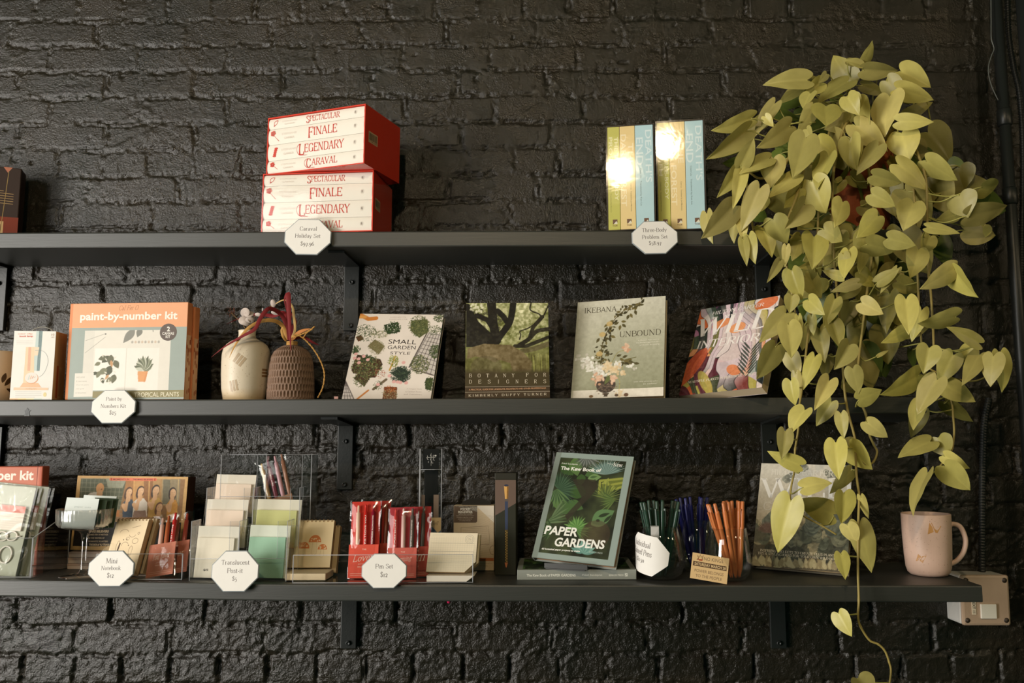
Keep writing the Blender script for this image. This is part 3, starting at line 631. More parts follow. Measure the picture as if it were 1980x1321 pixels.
# grey metal junction box behind the shelf end
bxr = thing('junction_box', 'weathered grey metal junction box on the wall behind the shelf end', 'electrical box', (0.9361, -0.062, 1.1013), (0.053, 0, 0.014))
W, H = 0.1036, 0.1024
alu = lin((186, 160, 136))
mb = MB(); mb.box((-W / 2, 0.009, 0), (W / 2, 0.066, H), lin((205, 202, 196)), 0.004); mb.build('box_body', M_METAL, bxr)
mb = MB(); mb.box((-W / 2 - .001, 0, -0.001), (W / 2 + .001, 0.009, H + .001), alu, 0.005)
for sx in (-1, 1):
    for zz in (0.010, H - 0.010): mb.lathe([(0.0001, 0), (0.009, 0), (0.0095, -.002), (0.0095, -.009)], alu, 16, center=(0, 0, 0)) if False else None
cv = mb.build('cover_plate', M_METAL, bxr)
for sx in (-1, 1):
    for zz in (0.010, H - 0.010):
        mb = MB(); mb.lathe([(0.0001, 0.0022), (0.0022, 0.0022), (0.003, 0.0004), (0.0052, 0.0002), (0.0058, -0.001)], lin((60, 48, 38)), 14)
        s_ = mb.build('screw', M_METAL, bxr); s_.location = (sx * (W / 2 - 0.0095), -0.0004, zz); s_.rotation_euler = (math.pi / 2, 0, 0)
mb = MB(); mb.box((-W / 2 + .038, -0.004, 0.014), (-W / 2 + .072, 0.001, 0.044), lin((240, 235, 222)), 0.0012); mb.build('blank_plate', M_PLASTIC, bxr)
mb = MB(); mb.box((-W / 2 + .0195, -0.0012, 0.022), (-W / 2 + .0285, 0.0005, 0.050), lin((230, 215, 190)))
A = Art(mb, (-W / 2 + .0195, -0.0012, 0.022), (1, 0, 0), (0, 0, 1), 0.009, 0.028); A.text('EXT 11', 0.0045, 0.014, w=0.022, h=0.0058, rgb=(40, 35, 30), rot=-math.pi / 2, bold=0.02)
tag(mb.build('number_label', M_PAPER, bxr), 'paper strip with black characters')

# ------------------------------------------------------------------ generic builders for boxes, books and signs
def front(mb, w, h, y=0.0, x0=None, z0=0.0, mi=0):
    return Art(mb, (-w / 2 if x0 is None else x0, y, z0), (1, 0, 0), (0, 0, 1), w, h, mi)
def side(mb, x, y0, w, h, z0=0.0, mi=0):       # face looking to +x, u runs into the depth
    return Art(mb, (x, y0, z0), (0, 1, 0), (0, 0, 1), w, h, mi)
def book(label, fit, t, draw, cover=(200, 200, 200), pages=(196, 160, 112), hard=True, group=None, name='book', mat=None, spine_draw=None):
    x, y, z, yaw, lean, roll, w, h = fit
    r = thing(name, label, 'book', (x, y, z), (yaw, lean, roll), group)
    mat = mat or M_GLOSS; bt = 0.0025 if hard else 0.0006; ins = 0.0035 if hard else 0.0004; c = lin(cover)
    mb = MB(); mb.box((-w / 2, 0, 0), (w / 2, bt, h), c, 0.0005); draw(front(mb, w, h)); mb.build('front_cover', mat, r)
    mb = MB(); mb.box((-w / 2, t - bt, 0), (w / 2, t, h), c, 0.0005); mb.build('back_cover', mat, r)
    mb = MB(); mb.box((-w / 2, bt, 0), (-w / 2 + bt, t - bt, h), c)
    if spine_draw: spine_draw(mb, w, h, t)
    mb.build('spine', mat, r)
    mb = MB(); g = lin(pages)
    mb.box((-w / 2 + bt, bt, ins), (w / 2 - ins, t - bt, h - ins), g)
    nl = max(4, int(t / 0.0016))
    for k in range(1, nl):
        yy = bt + (t - 2 * bt) * k / nl; mb.box((w / 2 - ins - .0001, yy - .00012, ins + .001), (w / 2 - ins + .00012, yy + .00012, h - ins - .001), g * 0.72)
    mb.build('page_block', M_PAPER, r)
    return r

OCT = [(-.44, 1), (.44, 1), (.97, .30), (.97, -.32), (.44, -1), (-.44, -1), (-.97, -.32), (-.97, .30)]
def price_sign(label, px, py, wpx, hpx, Y, lines, rot=0.0, lean=0.08, yaw=0.0, size=11.5, sp=15.5):
    a = P(px, py, Y); k = (a - CAM) @ fw / F
    r = thing('price_sign', label, 'sign', tuple(a), (yaw, lean, rot), 'white octagonal price signs')
    pts = [(q[0] * wpx / 2 * k, q[1] * hpx / 2 * k) for q in OCT]
    inn = [(q[0] * 0.965, q[1] * 0.955) for q in pts]
    mb = MB(); e = lin((150, 156, 158))
    mb.prism(inn, -0.0016, 0.0, lin((240, 236, 229)), e)
    n = len(pts)
    mb.add([(p[0], -0.0006, p[1]) for p in pts] + [(p[0], -0.0016, p[1]) for p in inn], [(i, (i + 1) % n, n + (i + 1) % n, n + i) for i in range(n)], e)
    mb.prism(pts, -0.0006, 0.0016, e, e)
    mb.build('plaque', M_PAPER, r)
    mb = MB(); A = Art(mb, (0, -0.0016, 0), (1, 0, 0), (0, 0, 1), 1, 1)
    z = (len(lines) - 1) / 2 * sp
    for ln, wp in lines:
        h_ = size
        A.text(ln, 0, (z + 1.0) * k, w=wp * k, rgb=(128, 120, 116), font='serif', wt=0.85); z -= sp
    mb.build('lettering', M_PAPER, r)
    return r

# ------------------------------------------------------------------ topmost shelf
def caraval(fit, label, dep):
    x, y, z, yaw, lean, roll, w, h = fit
    r = thing('boxed_book_set', label, 'book set', (x, y, z), (yaw, lean, roll), 'red slipcased novel sets')
    red = lin((216, 54, 28)); t = 0.0022
    mb = MB()
    mb.box((-w / 2, 0, 0), (w / 2, dep, t), red); mb.box((-w / 2, 0, h - t), (w / 2, dep, h), red)
    mb.box((-w / 2, 0, t), (-w / 2 + t, dep, h - t), red); mb.box((w / 2 - t, 0, t), (w / 2, dep, h - t), red); mb.box((-w / 2 + t, dep - t, t), (w / 2 - t, dep, h - t), red)
    mb.build('slipcase', M_CARD, r)
    fr = [('CARAVAL', .235, .50), ('LEGENDARY', .29, .60), ('FINALE', .285, .50), ('SPECTACULAR', .19, .50)]
    z0 = t + .0004; hi = h - 2 * t - .0008; wi = w - 2 * t - .001
    rc = (206, 74, 62)
    for nm, f_, cx in fr:
        hh = hi * f_ - .0006; mb = MB()
        # rounded spine
        n = 9; V = []; 
        for xx in (-wi / 2, wi / 2):
            for k in range(n):
                a = k / (n - 1); V.append((xx, 0.0035 - 0.0032 * math.sin(math.pi * a) ** 0.6, z0 + hh * a))
        mb.add(V, [(k, k + 1, n + k + 1, n + k)[::-1] for k in range(n - 1)], lin((238, 231, 219)), True)
        mb.box((-wi / 2, 0.004, z0), (wi / 2, dep - 2 * t - .001, z0 + hh), lin((232, 225, 212)))
        A = Art(mb, (-wi / 2, 0.0002, z0), (1, 0, 0), (0, 0, 1), wi, hh)
        tw = {'CARAVAL': .32, 'LEGENDARY': .47, 'FINALE': .30, 'SPECTACULAR': .35}[nm]
        cw_ = wi * (.575 if nm != 'LEGENDARY' else .565); W_ = wi * tw; f1 = 1.25 / (len(nm) + .35); th_ = hh * (.54 if nm != 'SPECTACULAR' else .56)
        A.text(nm[0], cw_ - W_ / 2 + W_ * f1 * .46, hh * .47, w=W_ * f1 * .86, h=th_ * 1.28, rgb=rc, font='serif', wt=.8)
        A.text(nm[1:], cw_ + W_ * f1 / 2, hh * .52, w=W_ * (1 - f1), h=th_, rgb=rc, font='serif', wt=.8)
        if nm in ('CARAVAL', 'LEGENDARY'):
            xs = wi * (.575 - .16) if nm == 'CARAVAL' else wi * (.565 - .235)
            A.line(smooth_line([(xs + .004, hh * .84), (xs - .003, hh * .7), (xs - .004, hh * .4), (xs + .003, hh * .12), (xs + .02, hh * .10)], 5), .0007, rc)
        for q, wd in (('STEPHANIE', .16), ('GARBER', .11)):
            A.text(q, wi * .225, hh * (.60 if q[0] == 'S' else .34), w=wi * wd, h=hh * .13, rgb=(222, 208, 196), font='sans')
        cu, cv_ = wi * .075, hh * .5
        if nm == 'FINALE': A.line([(cu - .006, cv_ + .005), (cu + .009, cv_ - .011)], .0008, rc); [A.ell(cu - .006 + .0035 * math.cos(q), cv_ + .007 + .0035 * math.sin(q), .003, .003, (212, 110, 98)) for q in (0, 1.2, 2.5, 3.8, 5)]
        elif nm == 'LEGENDARY':
            for q in range(5): A.ell(cu + .003 - .002 * q * .5, cv_ + .008 - .004 * q, .0042, .0024, rc)
        elif nm == 'CARAVAL':
            A.line([(cu - .004, cv_ + .004), (cu + .008, cv_ - .006)], .0009, rc); [A.ell(cu - .005 + .0034 * math.cos(q), cv_ + .005 + .0034 * math.sin(q), .0026, .0026, rc) for q in (0, 1.3, 2.6, 3.9, 5.2)]
        else: A.line(smooth_line([(cu - .004, cv_ - .005), (cu - .003, cv_ + .003), (cu + .005, cv_ + .006), (cu + .003, cv_ - .001), (cu - .005, cv_ - .006)], 4), .0011, rc)
        for q in range(3): A.line([(wi * .90 + .002 * q, hh * .35), (wi * .905 + .002 * q, hh * .62)], .0005, (222, 210, 198))
        A.ell(wi * .91, hh * .5, .0042, .0042, (230, 222, 210)); A.ell(wi * .91, hh * .5, .0018, .0028, (214, 200, 188))
        mb.build('book', M_PAPER, r)
        z0 += hi * f_
    mb = MB(); lw, lh = (0.036, 0.024)
    A = side(mb, w / 2 + .0002, dep * .10, lw, lh, h * .40); A.rect(0, 0, lw, lh, (214, 176, 140)); A.up()
    q = 0.003; rr = np.random.default_rng(4)
    while q < lw - .004:
        b_ = .0004 + .0011 * rr.random(); A.rect(q, .006, q + b_, lh - .003, (50, 34, 28)); q += b_ + .0005 + .001 * rr.random()
    A.text('9 781250', lw / 2, .0035, w=lw * .8, h=.0028, rgb=(60, 44, 36))
    mb.build('barcode_label', M_PAPER, r)
    mb = MB(); mb.box((-w / 2 - .0006, -.0012, -.0003), (w / 2 + .0008, dep + .0008, h + .0008), lin((255, 255, 255))); mb.build('shrink_film', M_SHRINK, r)
    return r
caraval((-0.473, -0.1752, 1.9258, -0.0943, 0, 0, 0.2404, 0.1307), 'red boxed set of four white novels lying directly on the top shelf', .14)
caraval((-0.478, -0.1890, 2.0575, -0.3353, 0, 0.004, 0.2405, 0.1270), 'red boxed set of four white novels turned askew on top of the other', .145)

def threebody(fit, label, film=None):
    x, y, z, yaw, lean, roll, w, h = fit; dep = .135
    r = thing('boxed_book_set', label, 'book set', (x, y, z), (yaw, lean, roll), 'pastel three-novel sets')
    mb = MB(); t = .0016; dk = lin((58, 48, 42))
    mb.box((-w / 2, 0, 0), (w / 2, dep, t), dk); mb.box((-w / 2, 0, h - t), (w / 2, dep, h), dk); mb.box((-w / 2, 0, t), (-w / 2 + t, dep, h - t), dk)
    mb.box((w / 2 - t, 0, t), (w / 2, dep, h - t), dk); mb.box((-w / 2 + t, dep - t, t), (w / 2 - t, dep, h - t), dk); mb.build('slipcase', M_CARD, r)
    wi = w - 2 * t - .001; x0 = -wi / 2; hh = h - 2 * t - .001
    for f_, col, tcol, l1, l2, au in ((.27, (196, 192, 100), (232, 228, 180), 'THE THREE-BODY', 'PROBLEM', 'Cixin Liu   Translated by Ken Liu'), (.335, (232, 206, 146), (244, 228, 188), 'THE', 'DARK FOREST', 'Cixin Liu   Translated by Joel Martinsen'), (.395, (182, 212, 218), (216, 232, 234), "DEATH'S", 'END', 'Cixin Liu   Translated by Ken Liu')):
        bw = wi * f_ - .0007; mb = MB(); mb.box((x0, .0006, t + .0005), (x0 + bw, dep - 2 * t, t + .0005 + hh), lin(col), .0008)
        A = Art(mb, (x0, .0006, t + .0005), (1, 0, 0), (0, 0, 1), bw, hh)
        def vt(s, cu, top, ln, hp, c): A.text(s, cu, top - ln / 2, w=ln, h=hp, rgb=c, rot=-math.pi / 2, bold=.012)
        big = bw * .36
        if l1[:7] == 'THE THR': vt(l1, bw * .72, hh * .90, hh * .62, bw * .30, tcol); vt(l2, bw * .26, hh * .90, hh * .40, bw * .30, tcol)
        elif l1 == 'THE': vt(l1, bw * .72, hh * .83, hh * .22, bw * .33, tcol); vt(l2, bw * .24, hh * .92, hh * .70, bw * .36, tcol)
        else: vt(l1, bw * .74, hh * .95, hh * .51, bw * .36, tcol); vt(l2, bw * .24, hh * .88, hh * .27, bw * .38, tcol)
        vt(au, bw * (.24 if l1[:7] == 'THE THR' else .70 if l1 == 'THE' else .28), hh * (.44 if l1[:3] == 'THE' else .58), hh * (.27 if l1[:3] == 'THE' else .36), bw * .11, tuple(int(q * .62) for q in col))
        lx, lz = bw * .56, hh * .055; s_ = .0048
        A.rect(lx - s_, lz, lx + s_, lz + 2 * s_, (112, 84, 66)); A.up(); A.poly([(lx - s_ * .6, lz), (lx + s_ * .5, lz + s_ * 1.3), (lx + s_, lz + s_ * .5), (lx + s_, lz)], (228, 220, 200))
        A.text('TOR', lx, lz - .0035, w=.011, h=.0036, rgb=(120, 92, 72), bold=.02)
        mb.build('book', M_PAPER, r); x0 += wi * f_
    mb = MB(); mb.box((-w / 2 - .0008, -.0016, -.0003), (w / 2 + .0008, dep + .001, h + .0012), lin((255, 255, 255))); fo = mb.build('shrink_film', M_SHRINK, r)
    if film: fo.rotation_euler = (-film[1], 0, film[0]); fo.location = (0, -.0032, 0)
threebody((0.1846, -0.1888, 1.9257, -0.1727, 0, 0, 0.1005, 0.2265), 'left one of two shrink-wrapped green, cream and blue novel sets', (.0477, .025))
threebody((0.2898, -0.1871, 1.9258, -0.1705, 0, 0, 0.1009, 0.2361), 'shrink-wrapped green, cream and blue novel set nearest the plant')

# dark gift box cut off at the left edge
r = thing('gift_box', 'dark brown and red carton at the left end of the top shelf', 'box', (-1.2500, -0.0980, 1.9258), (0.38, 0, 0))
w, h, t = .1740, .1770, .05
mb = MB(); mb.box((-w / 2, 0, 0), (w / 2, t, h), lin((46, 30, 24)), .002); A = front(mb, w, h)
A.rect(0, 0, w, h * .36, (120, 44, 22)); A.up()
A.poly([(w * .80, h), (w * .90, h), (w * .85, h * .93)], (176, 110, 84))
for k in range(6): A.line([(w * .45, h * (.70 - .032 * k)), (w * (.93 if k else .82), h * (.69 - .032 * k))], .0014, (150, 122, 80))
A.line([(w * .86, h * .95), (w * .84, h * .6), (w * .80, 0)], .0012, (150, 124, 70)); A.rect(w * .74, h * .14, w * .84, h * .30, (196, 160, 110)); A.up(); A.rect(w * .77, h * .18, w * .81, h * .26, (110, 76, 48)); A.rect(w * .55, h * .14, w * .71, h * .31, (190, 156, 110))
A.text('W', w * .58, h * .80, h=.012, rgb=(170, 130, 90), font='serif')
mb.build('carton', M_CARD, r)

# ------------------------------------------------------------------ middle shelf
# leaf-printed cup at the left edge
def cup(label, c, prof, col, name='ceramic_cup'):
    r = thing(name, label, 'cup', c); mb = MB(); mb.lathe(prof, lin(col), 56); mb.build('body', M_CERAMIC, r); return r
c = (-1.158, -0.125, zm(-.125) + .0004)
cp = cup('cream ceramic cup with a dark leaf print cut off at the left edge', c, [(.0001, 0), (.034, 0), (.038, .003), (.0405, .03), (.042, .108), (.0412, .1095), (.040, .108), (.0385, .03), (.035, .006), (.0001, .005)], (224, 208, 188))
mb = MB()
for k, (a0, z0, ln, tl) in enumerate(((-.50, .036, .026, .9), (-.40, .030, .026, .35), (-.62, .042, .022, 1.3))):
    V = []; n = 8
    for i in range(n + 1):
        q = i / n; wd = .0048 * math.sin(math.pi * q) ** .8
        for sg in (-1, 1):
            s = q * ln; a = a0 + (s * math.cos(tl) - sg * wd * math.sin(tl)) / .0415; zz = z0 + s * math.sin(tl) * (-1 if k == 1 else 1) + sg * wd * math.cos(tl)
            rr = .0404 + (zz - .03) * .0015 / .078 + .0004; V.append((rr * math.cos(a), rr * math.sin(a), zz))
    mb.add(V, [(2 * i, 2 * i + 1, 2 * i + 3, 2 * i + 2) for i in range(n)], lin((74, 56, 38)))
mb.build('leaf_print', M_CERAMIC, cp)

# white carton with hang loop
w, h, t = .0801, .1396, .052
r = thing('lamp_carton', 'white and kraft carton with a pastel reading lamp picture and hang loop', 'box', (-1.0363, -0.192, zm(-.192) + .0003), (0.11, 0, 0))
mb = MB(); mb.box((-w / 2, 0.0006, 0), (w / 2, t, h), lin((198, 152, 100)), .001); mb.box((-w / 2, 0, 0), (w / 2, .001, h), lin((240, 236, 228)))
A = front(mb, w, h).ref((118, 380), (500, 375), (65, 1000), (455, 1000))
A.poly(A.qs([(320, 377), (378, 376), (345, 740), (285, 740)]), (203, 217, 212)); A.poly(A.qs([(345, 377), (378, 376), (345, 740), (318, 740)]), (180, 203, 206)); A.up()
A.poly(A.qs([(222, 525), (300, 522), (290, 870), (190, 870)]), (240, 214, 180)); A.up(); A.poly(A.qs([(245, 525), (270, 524), (258, 740), (232, 740)]), (232, 184, 156)); A.poly(A.qs([(300, 522), (345, 524), (330, 600), (296, 602)]), (238, 218, 190))
A.poly(A.qs([(190, 850), (330, 850), (360, 890), (160, 890)]), (238, 196, 160)); A.up(); A.ell(*A.q(272, 808), .0126, .0112, (228, 168, 128)); A.up(); A.ell(*A.q(268, 803), .0122, .0108, (238, 230, 220)); A.up()
for k in range(4): A.line(A.qs([(238 + 18 * k, 822 - 6 * k), (254 + 18 * k, 780 + 4 * k)]), .0016, ((206, 214, 208), (232, 192, 160), (226, 170, 150), (214, 206, 190))[k])
A.line(A.qs([(x, y) for x, y in smooth_line([(305, 553), (370, 556), (410, 590), (424, 650), (405, 720), (375, 770), (342, 795)], 5)]), .0007, (176, 180, 178))
A.poly(A.qs([(104, 892), (425, 892), (424, 914), (102, 916)]), (240, 208, 178)); A.tx('reading light', 215, 904, 320, 904, 12, (220, 160, 130))
for k in range(4): A.line(A.qs([(118, 930 + 16 * k), (360 - 60 * (k == 3), 930 + 16 * k)]), .0006, (200, 196, 190))
A.ell(*A.q(392, 955), .0032, .0045, (232, 214, 160))
for k, c_ in enumerate(((240, 196, 150), (244, 214, 150), (236, 226, 176), (206, 218, 204), (226, 224, 220))): A.poly(A.qs([(68 + 74 * k, 990), (142 + 74 * k, 990), (140 + 74 * k, 1000), (66 + 74 * k, 1000)]), c_)
A.tx('mini clip', 150, 408, 285, 404, 18, (232, 178, 160), bold=.03); A.tx('book lamp', 165, 430, 288, 426, 22, (214, 110, 92), bold=.03)
for k in range(3): A.line(A.qs([(135, 470 + 14 * k), (290, 466 + 14 * k)]), .0005, (214, 206, 196))
A.tx('10', 456, 408, 484, 406, 22, (186, 150, 130)); A.tx('LED', 456, 432, 484, 430, 12, (186, 150, 130))
B = side(mb, w / 2, 0, t, h); B.rect(t * .26, .004, t * .42, .070, (176, 88, 40)); B.rect(t * .46, .004, t * .72, .068, (206, 166, 116)); B.up()
for k in range(8): B.line([(t * (.49 + .027 * k), .008), (t * (.49 + .027 * k), .064 - .004 * (k % 3))], .0005, (126, 92, 58))
mb.build('carton', M_CARD, r)
mb = MB(); mb.tube(smooth_line([(-.018, .03, h), (-.018, .03, h + .007), (0, .03, h + .0125), (.018, .03, h + .007), (.018, .03, h)], 4), .0012, lin((150, 148, 140)), 6); mb.build('hang_loop', M_PLASTIC, r)

# paint-by-number kits
def kit_front(mb, w, h, th, orange):
    A = front(mb, w, h).ref((595, 120), (1677, 92), (595, 1002), (1677, 1000))
    return A
def paint_kit(label, fit, th, detailed=True, tint=1.0):
    x, y, z, yaw, lean, roll, w, h = fit
    r = thing('paint_kit_box', label, 'craft kit', (x, y, z), (yaw, lean, roll), 'paint-by-number kits')
    og = tuple(int(q * tint) for q in (222, 138, 88)); ol = tuple(int(q * tint) for q in (232, 166, 122))
    mb = MB(); mb.box((-w / 2, 0, 0), (w / 2, th, h), lin(og), .0022)
    A = front(mb, w, h).ref((595, 120), (1677, 92), (595, 1002), (1677, 1000))
    if detailed:
        A.poly(A.qs([(625, 124), (1674, 96), (1674, 325), (625, 345)]), ol); A.poly(A.qs([(625, 345), (1674, 325), (1674, 998), (625, 998)]), (156, 166, 158)); A.up()
        C = Canvas(.17, .125, (226, 219, 206), .0008)
        u1, u2 = C.w, C.h
        def cx(x): return (x - 747) / (1533 - 747) * u1
        def cy(y): return (917 - y) / (917 - 362) * u2
        C.mask((C.u < cx(840)).astype(float), (214, 209, 197), .7); C.mask((np.abs(C.u - cx(1138)) < .0005) & (C.v < cy(530)), (206, 200, 188), 1.0)
        C.mask(((C.u > cx(1140)) & (C.u < cx(1435)) & (C.v < cy(528))).astype(float), (236, 230, 219), .9); C.mask(((C.u > cx(848)) & (C.u < cx(1133)) & (C.v < cy(528))).astype(float), (238, 232, 222), .9)
        C.line([(cx(758), cy(455)), (cx(935), cy(392))], .0007, (150, 146, 138)); C.line([(cx(758), cy(570)), (cx(935), cy(425))], .0007, (150, 146, 138)); C.ell(cx(937), cy(395), .0016, .0014, (90, 88, 84))
        C.leaf(cx(1200), cy(352), .036, .016, -2.2, (136, 134, 124)); C.leaf(cx(1258), cy(345), .02, .012, -1.9, (130, 128, 118)); C.line([(cx(1368), cy(362)), (cx(1370), cy(378))], .0012, (120, 118, 110))
        for q in range(9): C.ell(cx(1185 + 30 * q), cy(473), .0022, .0028, ((176, 170, 160), (206, 186, 166))[q % 2 == 1])
        rr = np.random.default_rng(2)
        for (px_, py_, ln, ro) in ((985, 600, 95, 3.9), (1000, 590, 100, 4.6), (960, 610, 80, 3.4), (1030, 640, 90, 5.2), (905, 660, 60, 3.6), (1000, 690, 110, 4.4), (970, 720, 95, 3.7), (1040, 770, 90, 4.5), (1020, 800, 70, 3.8), (900, 740, 70, 4.4), (925, 800, 60, 5.0), (880, 750, 50, 3.6)):
            C.leaf(cx(px_), cy(py_), ln * u1 / 786, ln * .62 * u1 / 786, ro, ((104, 104, 80), (126, 126, 100), (84, 86, 66))[rr.integers(3)])
        for (px_, py_, ln, ro) in ((985, 770, 60, 4.2), (1000, 640, 70, 4.9)): C.leaf(cx(px_), cy(py_), ln * u1 / 786, ln * .4 * u1 / 786, ro, (196, 150, 104))
        for k in range(10):
            px_, py_ = 890 + 190 * rr.random(), 600 + 240 * rr.random(); C.leaf(cx(px_), cy(py_), .008, .0022, 6.28 * rr.random(), (222, 216, 200))
        for k in range(16):
            ro = 0.25 + 2.6 * k / 15; ln = (58 + 85 * math.sin(ro)) * u1 / 786 * (.8 + .3 * rr.random())
            C.leaf(cx(1298), cy(735), ln, .0085, ro, ((112, 116, 92), (150, 152, 128), (96, 100, 78), (196, 196, 176))[k % 4])
        C.poly([(cx(1246), cy(742)), (cx(1342), cy(742)), (cx(1322), cy(840)), (cx(1256), cy(840))], (222, 158, 104)); C.line([(cx(1330), cy(760)), (cx(1312), cy(838))], .003, (206, 138, 88), .6)
        u0, v0 = A.q(747, 917); B = Art(mb, (-w / 2 + u0, 0, v0), (1, 0, 0), (0, 0, 1), A.q(1533, 640)[0] - u0, A.q(1150, 362)[1] - v0); B.k = A.k; B.raster(C.img); A.up()
        A.poly(A.qs([(678, 760), (850, 757), (850, 972), (678, 975)]), (224, 218, 206)); A.up()
        for k, q in enumerate(('INCLUDES', '2 canvases', '24 acrylic paints', 'color guide', '6 brushes')): A.tx(q, 694, 797 + 35 * k, 770 + 20 * (k % 3), 796 + 35 * k, 13, (176, 170, 158))
        A.poly(A.qs([(850, 925), (1674, 912), (1674, 980), (850, 985)]), (142, 132, 92)); A.up()
        A.tx('TROPICAL PLANTS', 1228, 957, 1630, 952, 40, (230, 222, 196), bold=.004)
        A.ell(*A.q(1508, 378), .0180, .0178, (98, 84, 76)); A.up(); A.tx('2', 1494, 348, 1522, 347, 42, (236, 230, 220), bold=.03); A.tx('CANVAS', 1454, 391, 1561, 389, 25, (236, 230, 220), bold=.02); A.tx('KIT', 1486, 421, 1527, 420, 25, (236, 230, 220), bold=.02)
        A.tx('Cal Fer O', 1050, 156, 1225, 150, 44, (170, 120, 84), font='serif', shear=.3, wt=.4)
    A.up().up()
    A.tx('paint-by-number kit', 695, 250, 1585, 230, 92, (246, 236, 222), bold=.028)
    B = side(mb, w / 2, 0, th, h); B.rect(th * .06, 0, th * .94, h * .66, (228, 178, 136)); B.up(); rr = np.random.default_rng(9)
    for k in range(16): B.ell(th * (.15 + .7 * rr.random()), h * (.04 + .6 * rr.random()), .0022, .0050, (176, 92, 52))
    mb.build('printed_box', M_CARD, r)
    return r
kf = (-0.8550, -0.1780, zm(-.178) + .0012, -0.06, 0, 0, 0.2520, 0.2000)
paint_kit('orange paint-by-number kit with tropical plants standing on the middle shelf', kf, .022)
paint_kit('orange paint-by-number kit standing hidden behind the front one', (-0.8500, -0.1540, zm(-.154) + .0012, -0.06, 0, 0, 0.2520, 0.1960), .022, False)

# cream bottle vase
def px_r(px, D): return px * D / F
vx = P(476, 700, -0.12); D1 = 1.747 / math.cos(0)
k = D1 / F
r = thing('bottle_vase', 'cream speckled bottle vase with pale brown stripe marks', 'vase', (vx[0], -0.12, zm(-.12) + .0004))
prof = [(.0001, 0), (.041, 0), (.0425, .0015), (.0475, .030), (.0492, .060), (.0495, .085), (.0490, .102), (.0465, .114), (.041, .123), (.033, .1295), (.025, .1335), (.0190, .1375), (.0172, .143), (.0175, .150), (.0182, .1535), (.0172, .1545), (.0160, .153), (.0150, .143), (.0150, .138), (.030, .126), (.044, .110), (.0465, .080), (.040, .006), (.0001, .005)]
mb = MB(); mb.lathe(prof, lin((216, 202, 178)), 64)
cols = mb.c[0]; rr = np.random.default_rng(12)
zz = mb.v[0][:, 2]; cols[zz < .008] = lin((206, 176, 128))
mb.build('body', M_CERAMIC, r)
mb = MB()
def on_lathe(prof, z):
    pr = np.array(prof[1:15]); return float(np.interp(z, pr[:, 1], pr[:, 0]))
def stripes(mb, a0, z0, rot, n, ln, wd, gap, col):
    for i in range(n):
        o_ = (i - (n - 1) / 2) * (wd + gap); V = []
        m_ = 6
        for j in range(m_ + 1):
            for sg in (-.5, .5):
                s = (j / m_ - .5) * ln; t_ = o_ + sg * wd
                uu = s * math.cos(rot) - t_ * math.sin(rot); vv = s * math.sin(rot) + t_ * math.cos(rot)
                z_ = z0 + vv; rad = on_lathe(prof, z_) + .0003; a = a0 + uu / rad; V.append((rad * math.cos(a), rad * math.sin(a), z_))
        mb.add(V, [(2 * j, 2 * j + 2, 2 * j + 3, 2 * j + 1) for j in range(m_)], col)
cm = lin((182, 160, 130))
stripes(mb, -1.50, .087, .95, 3, .021, .0055, .0022, cm); stripes(mb, -1.72, .034, 1.75, 3, .022, .0042, .0022, cm); stripes(mb, -.36, .062, 0.0, 3, .016, .0042, .0022, lin((140, 106, 66)))
for i in range(170):
    a = .33 - math.pi * rr.random(); z_ = .01 + .10 * rr.random(); rad = on_lathe(prof, z_) + .0002; s = .0003 + .0004 * rr.random()
    e1 = np.array([-math.sin(a), math.cos(a), 0]) * s; c_ = np.array([rad * math.cos(a), rad * math.sin(a), z_]); e2 = np.array([0, 0, s])
    mb.add([c_ - e1, c_ - e2, c_ + e1, c_ + e2], [(0, 1, 2, 3)], lin((150, 122, 90)))
tag(mb.build('stripe_marks', M_CERAMIC, r, ), 'pale brown stripes and speckles'); bottle = r

# dimpled brown vase
bxp = P(563, 720, -0.115)
r = thing('dimpled_vase', 'brown vase carved all over with rows of oval dimples', 'vase', (bxp[0], -0.115, zm(-.115) + .0004))
zs = np.concatenate([np.linspace(0, .122, 150)])
kz = np.array([0, .004, .02, .05, .080, .098, .108, .115, .1195, .122]); kr = np.array([.0465, .0485, .0490, .0480, .0455, .0420, .0370, .0295, .0220, .0165])
seg = 300; q = np.linspace(0, 2 * math.pi, seg, endpoint=False); base = np.interp(zs, kz, kr)
rowh = .0142; na = 42
RW = np.floor(zs / rowh + .3).astype(int)[:, None]; fz = (zs / rowh + .3 - np.floor(zs / rowh + .3))[:, None] - .5
fa = (q[None, :] * na / (2 * math.pi) + .5 * (RW % 2)); fa = fa - np.floor(fa) - .5
dm = np.clip(1 - (fa / .46) ** 2 - (fz / .48) ** 2, 0, 1) ** .75
amp = .0034 * np.clip(base / .035, 0, 1)[:, None] * ((zs > .008) & (zs < .118))[:, None]
R_ = base[:, None] - amp * dm
V = np.stack([R_ * np.cos(q), R_ * np.sin(q), np.repeat(zs[:, None], seg, 1)], -1).reshape(-1, 3)
n = len(zs); mb = MB(); cc = lin((128, 102, 84)) * np.ones((n * seg, 1)) * (1 - .0 * dm.reshape(-1, 1))
mb.add(V, [(i * seg + k_, i * seg + (k_ + 1) % seg, (i + 1) * seg + (k_ + 1) % seg, (i + 1) * seg + k_) for i in range(n - 1) for k_ in range(seg)], cc, True)
mb.lathe([(.0165, .122), (.0145, .1215), (.0135, .11), (.03, .09), (.03, .02), (.0001, .02)], lin((90, 70, 56)), 40); mb.lathe([(.0001, 0), (.0465, 0)], lin((110, 86, 70)), 40)
mb.build('body', M_MATTEC, r)
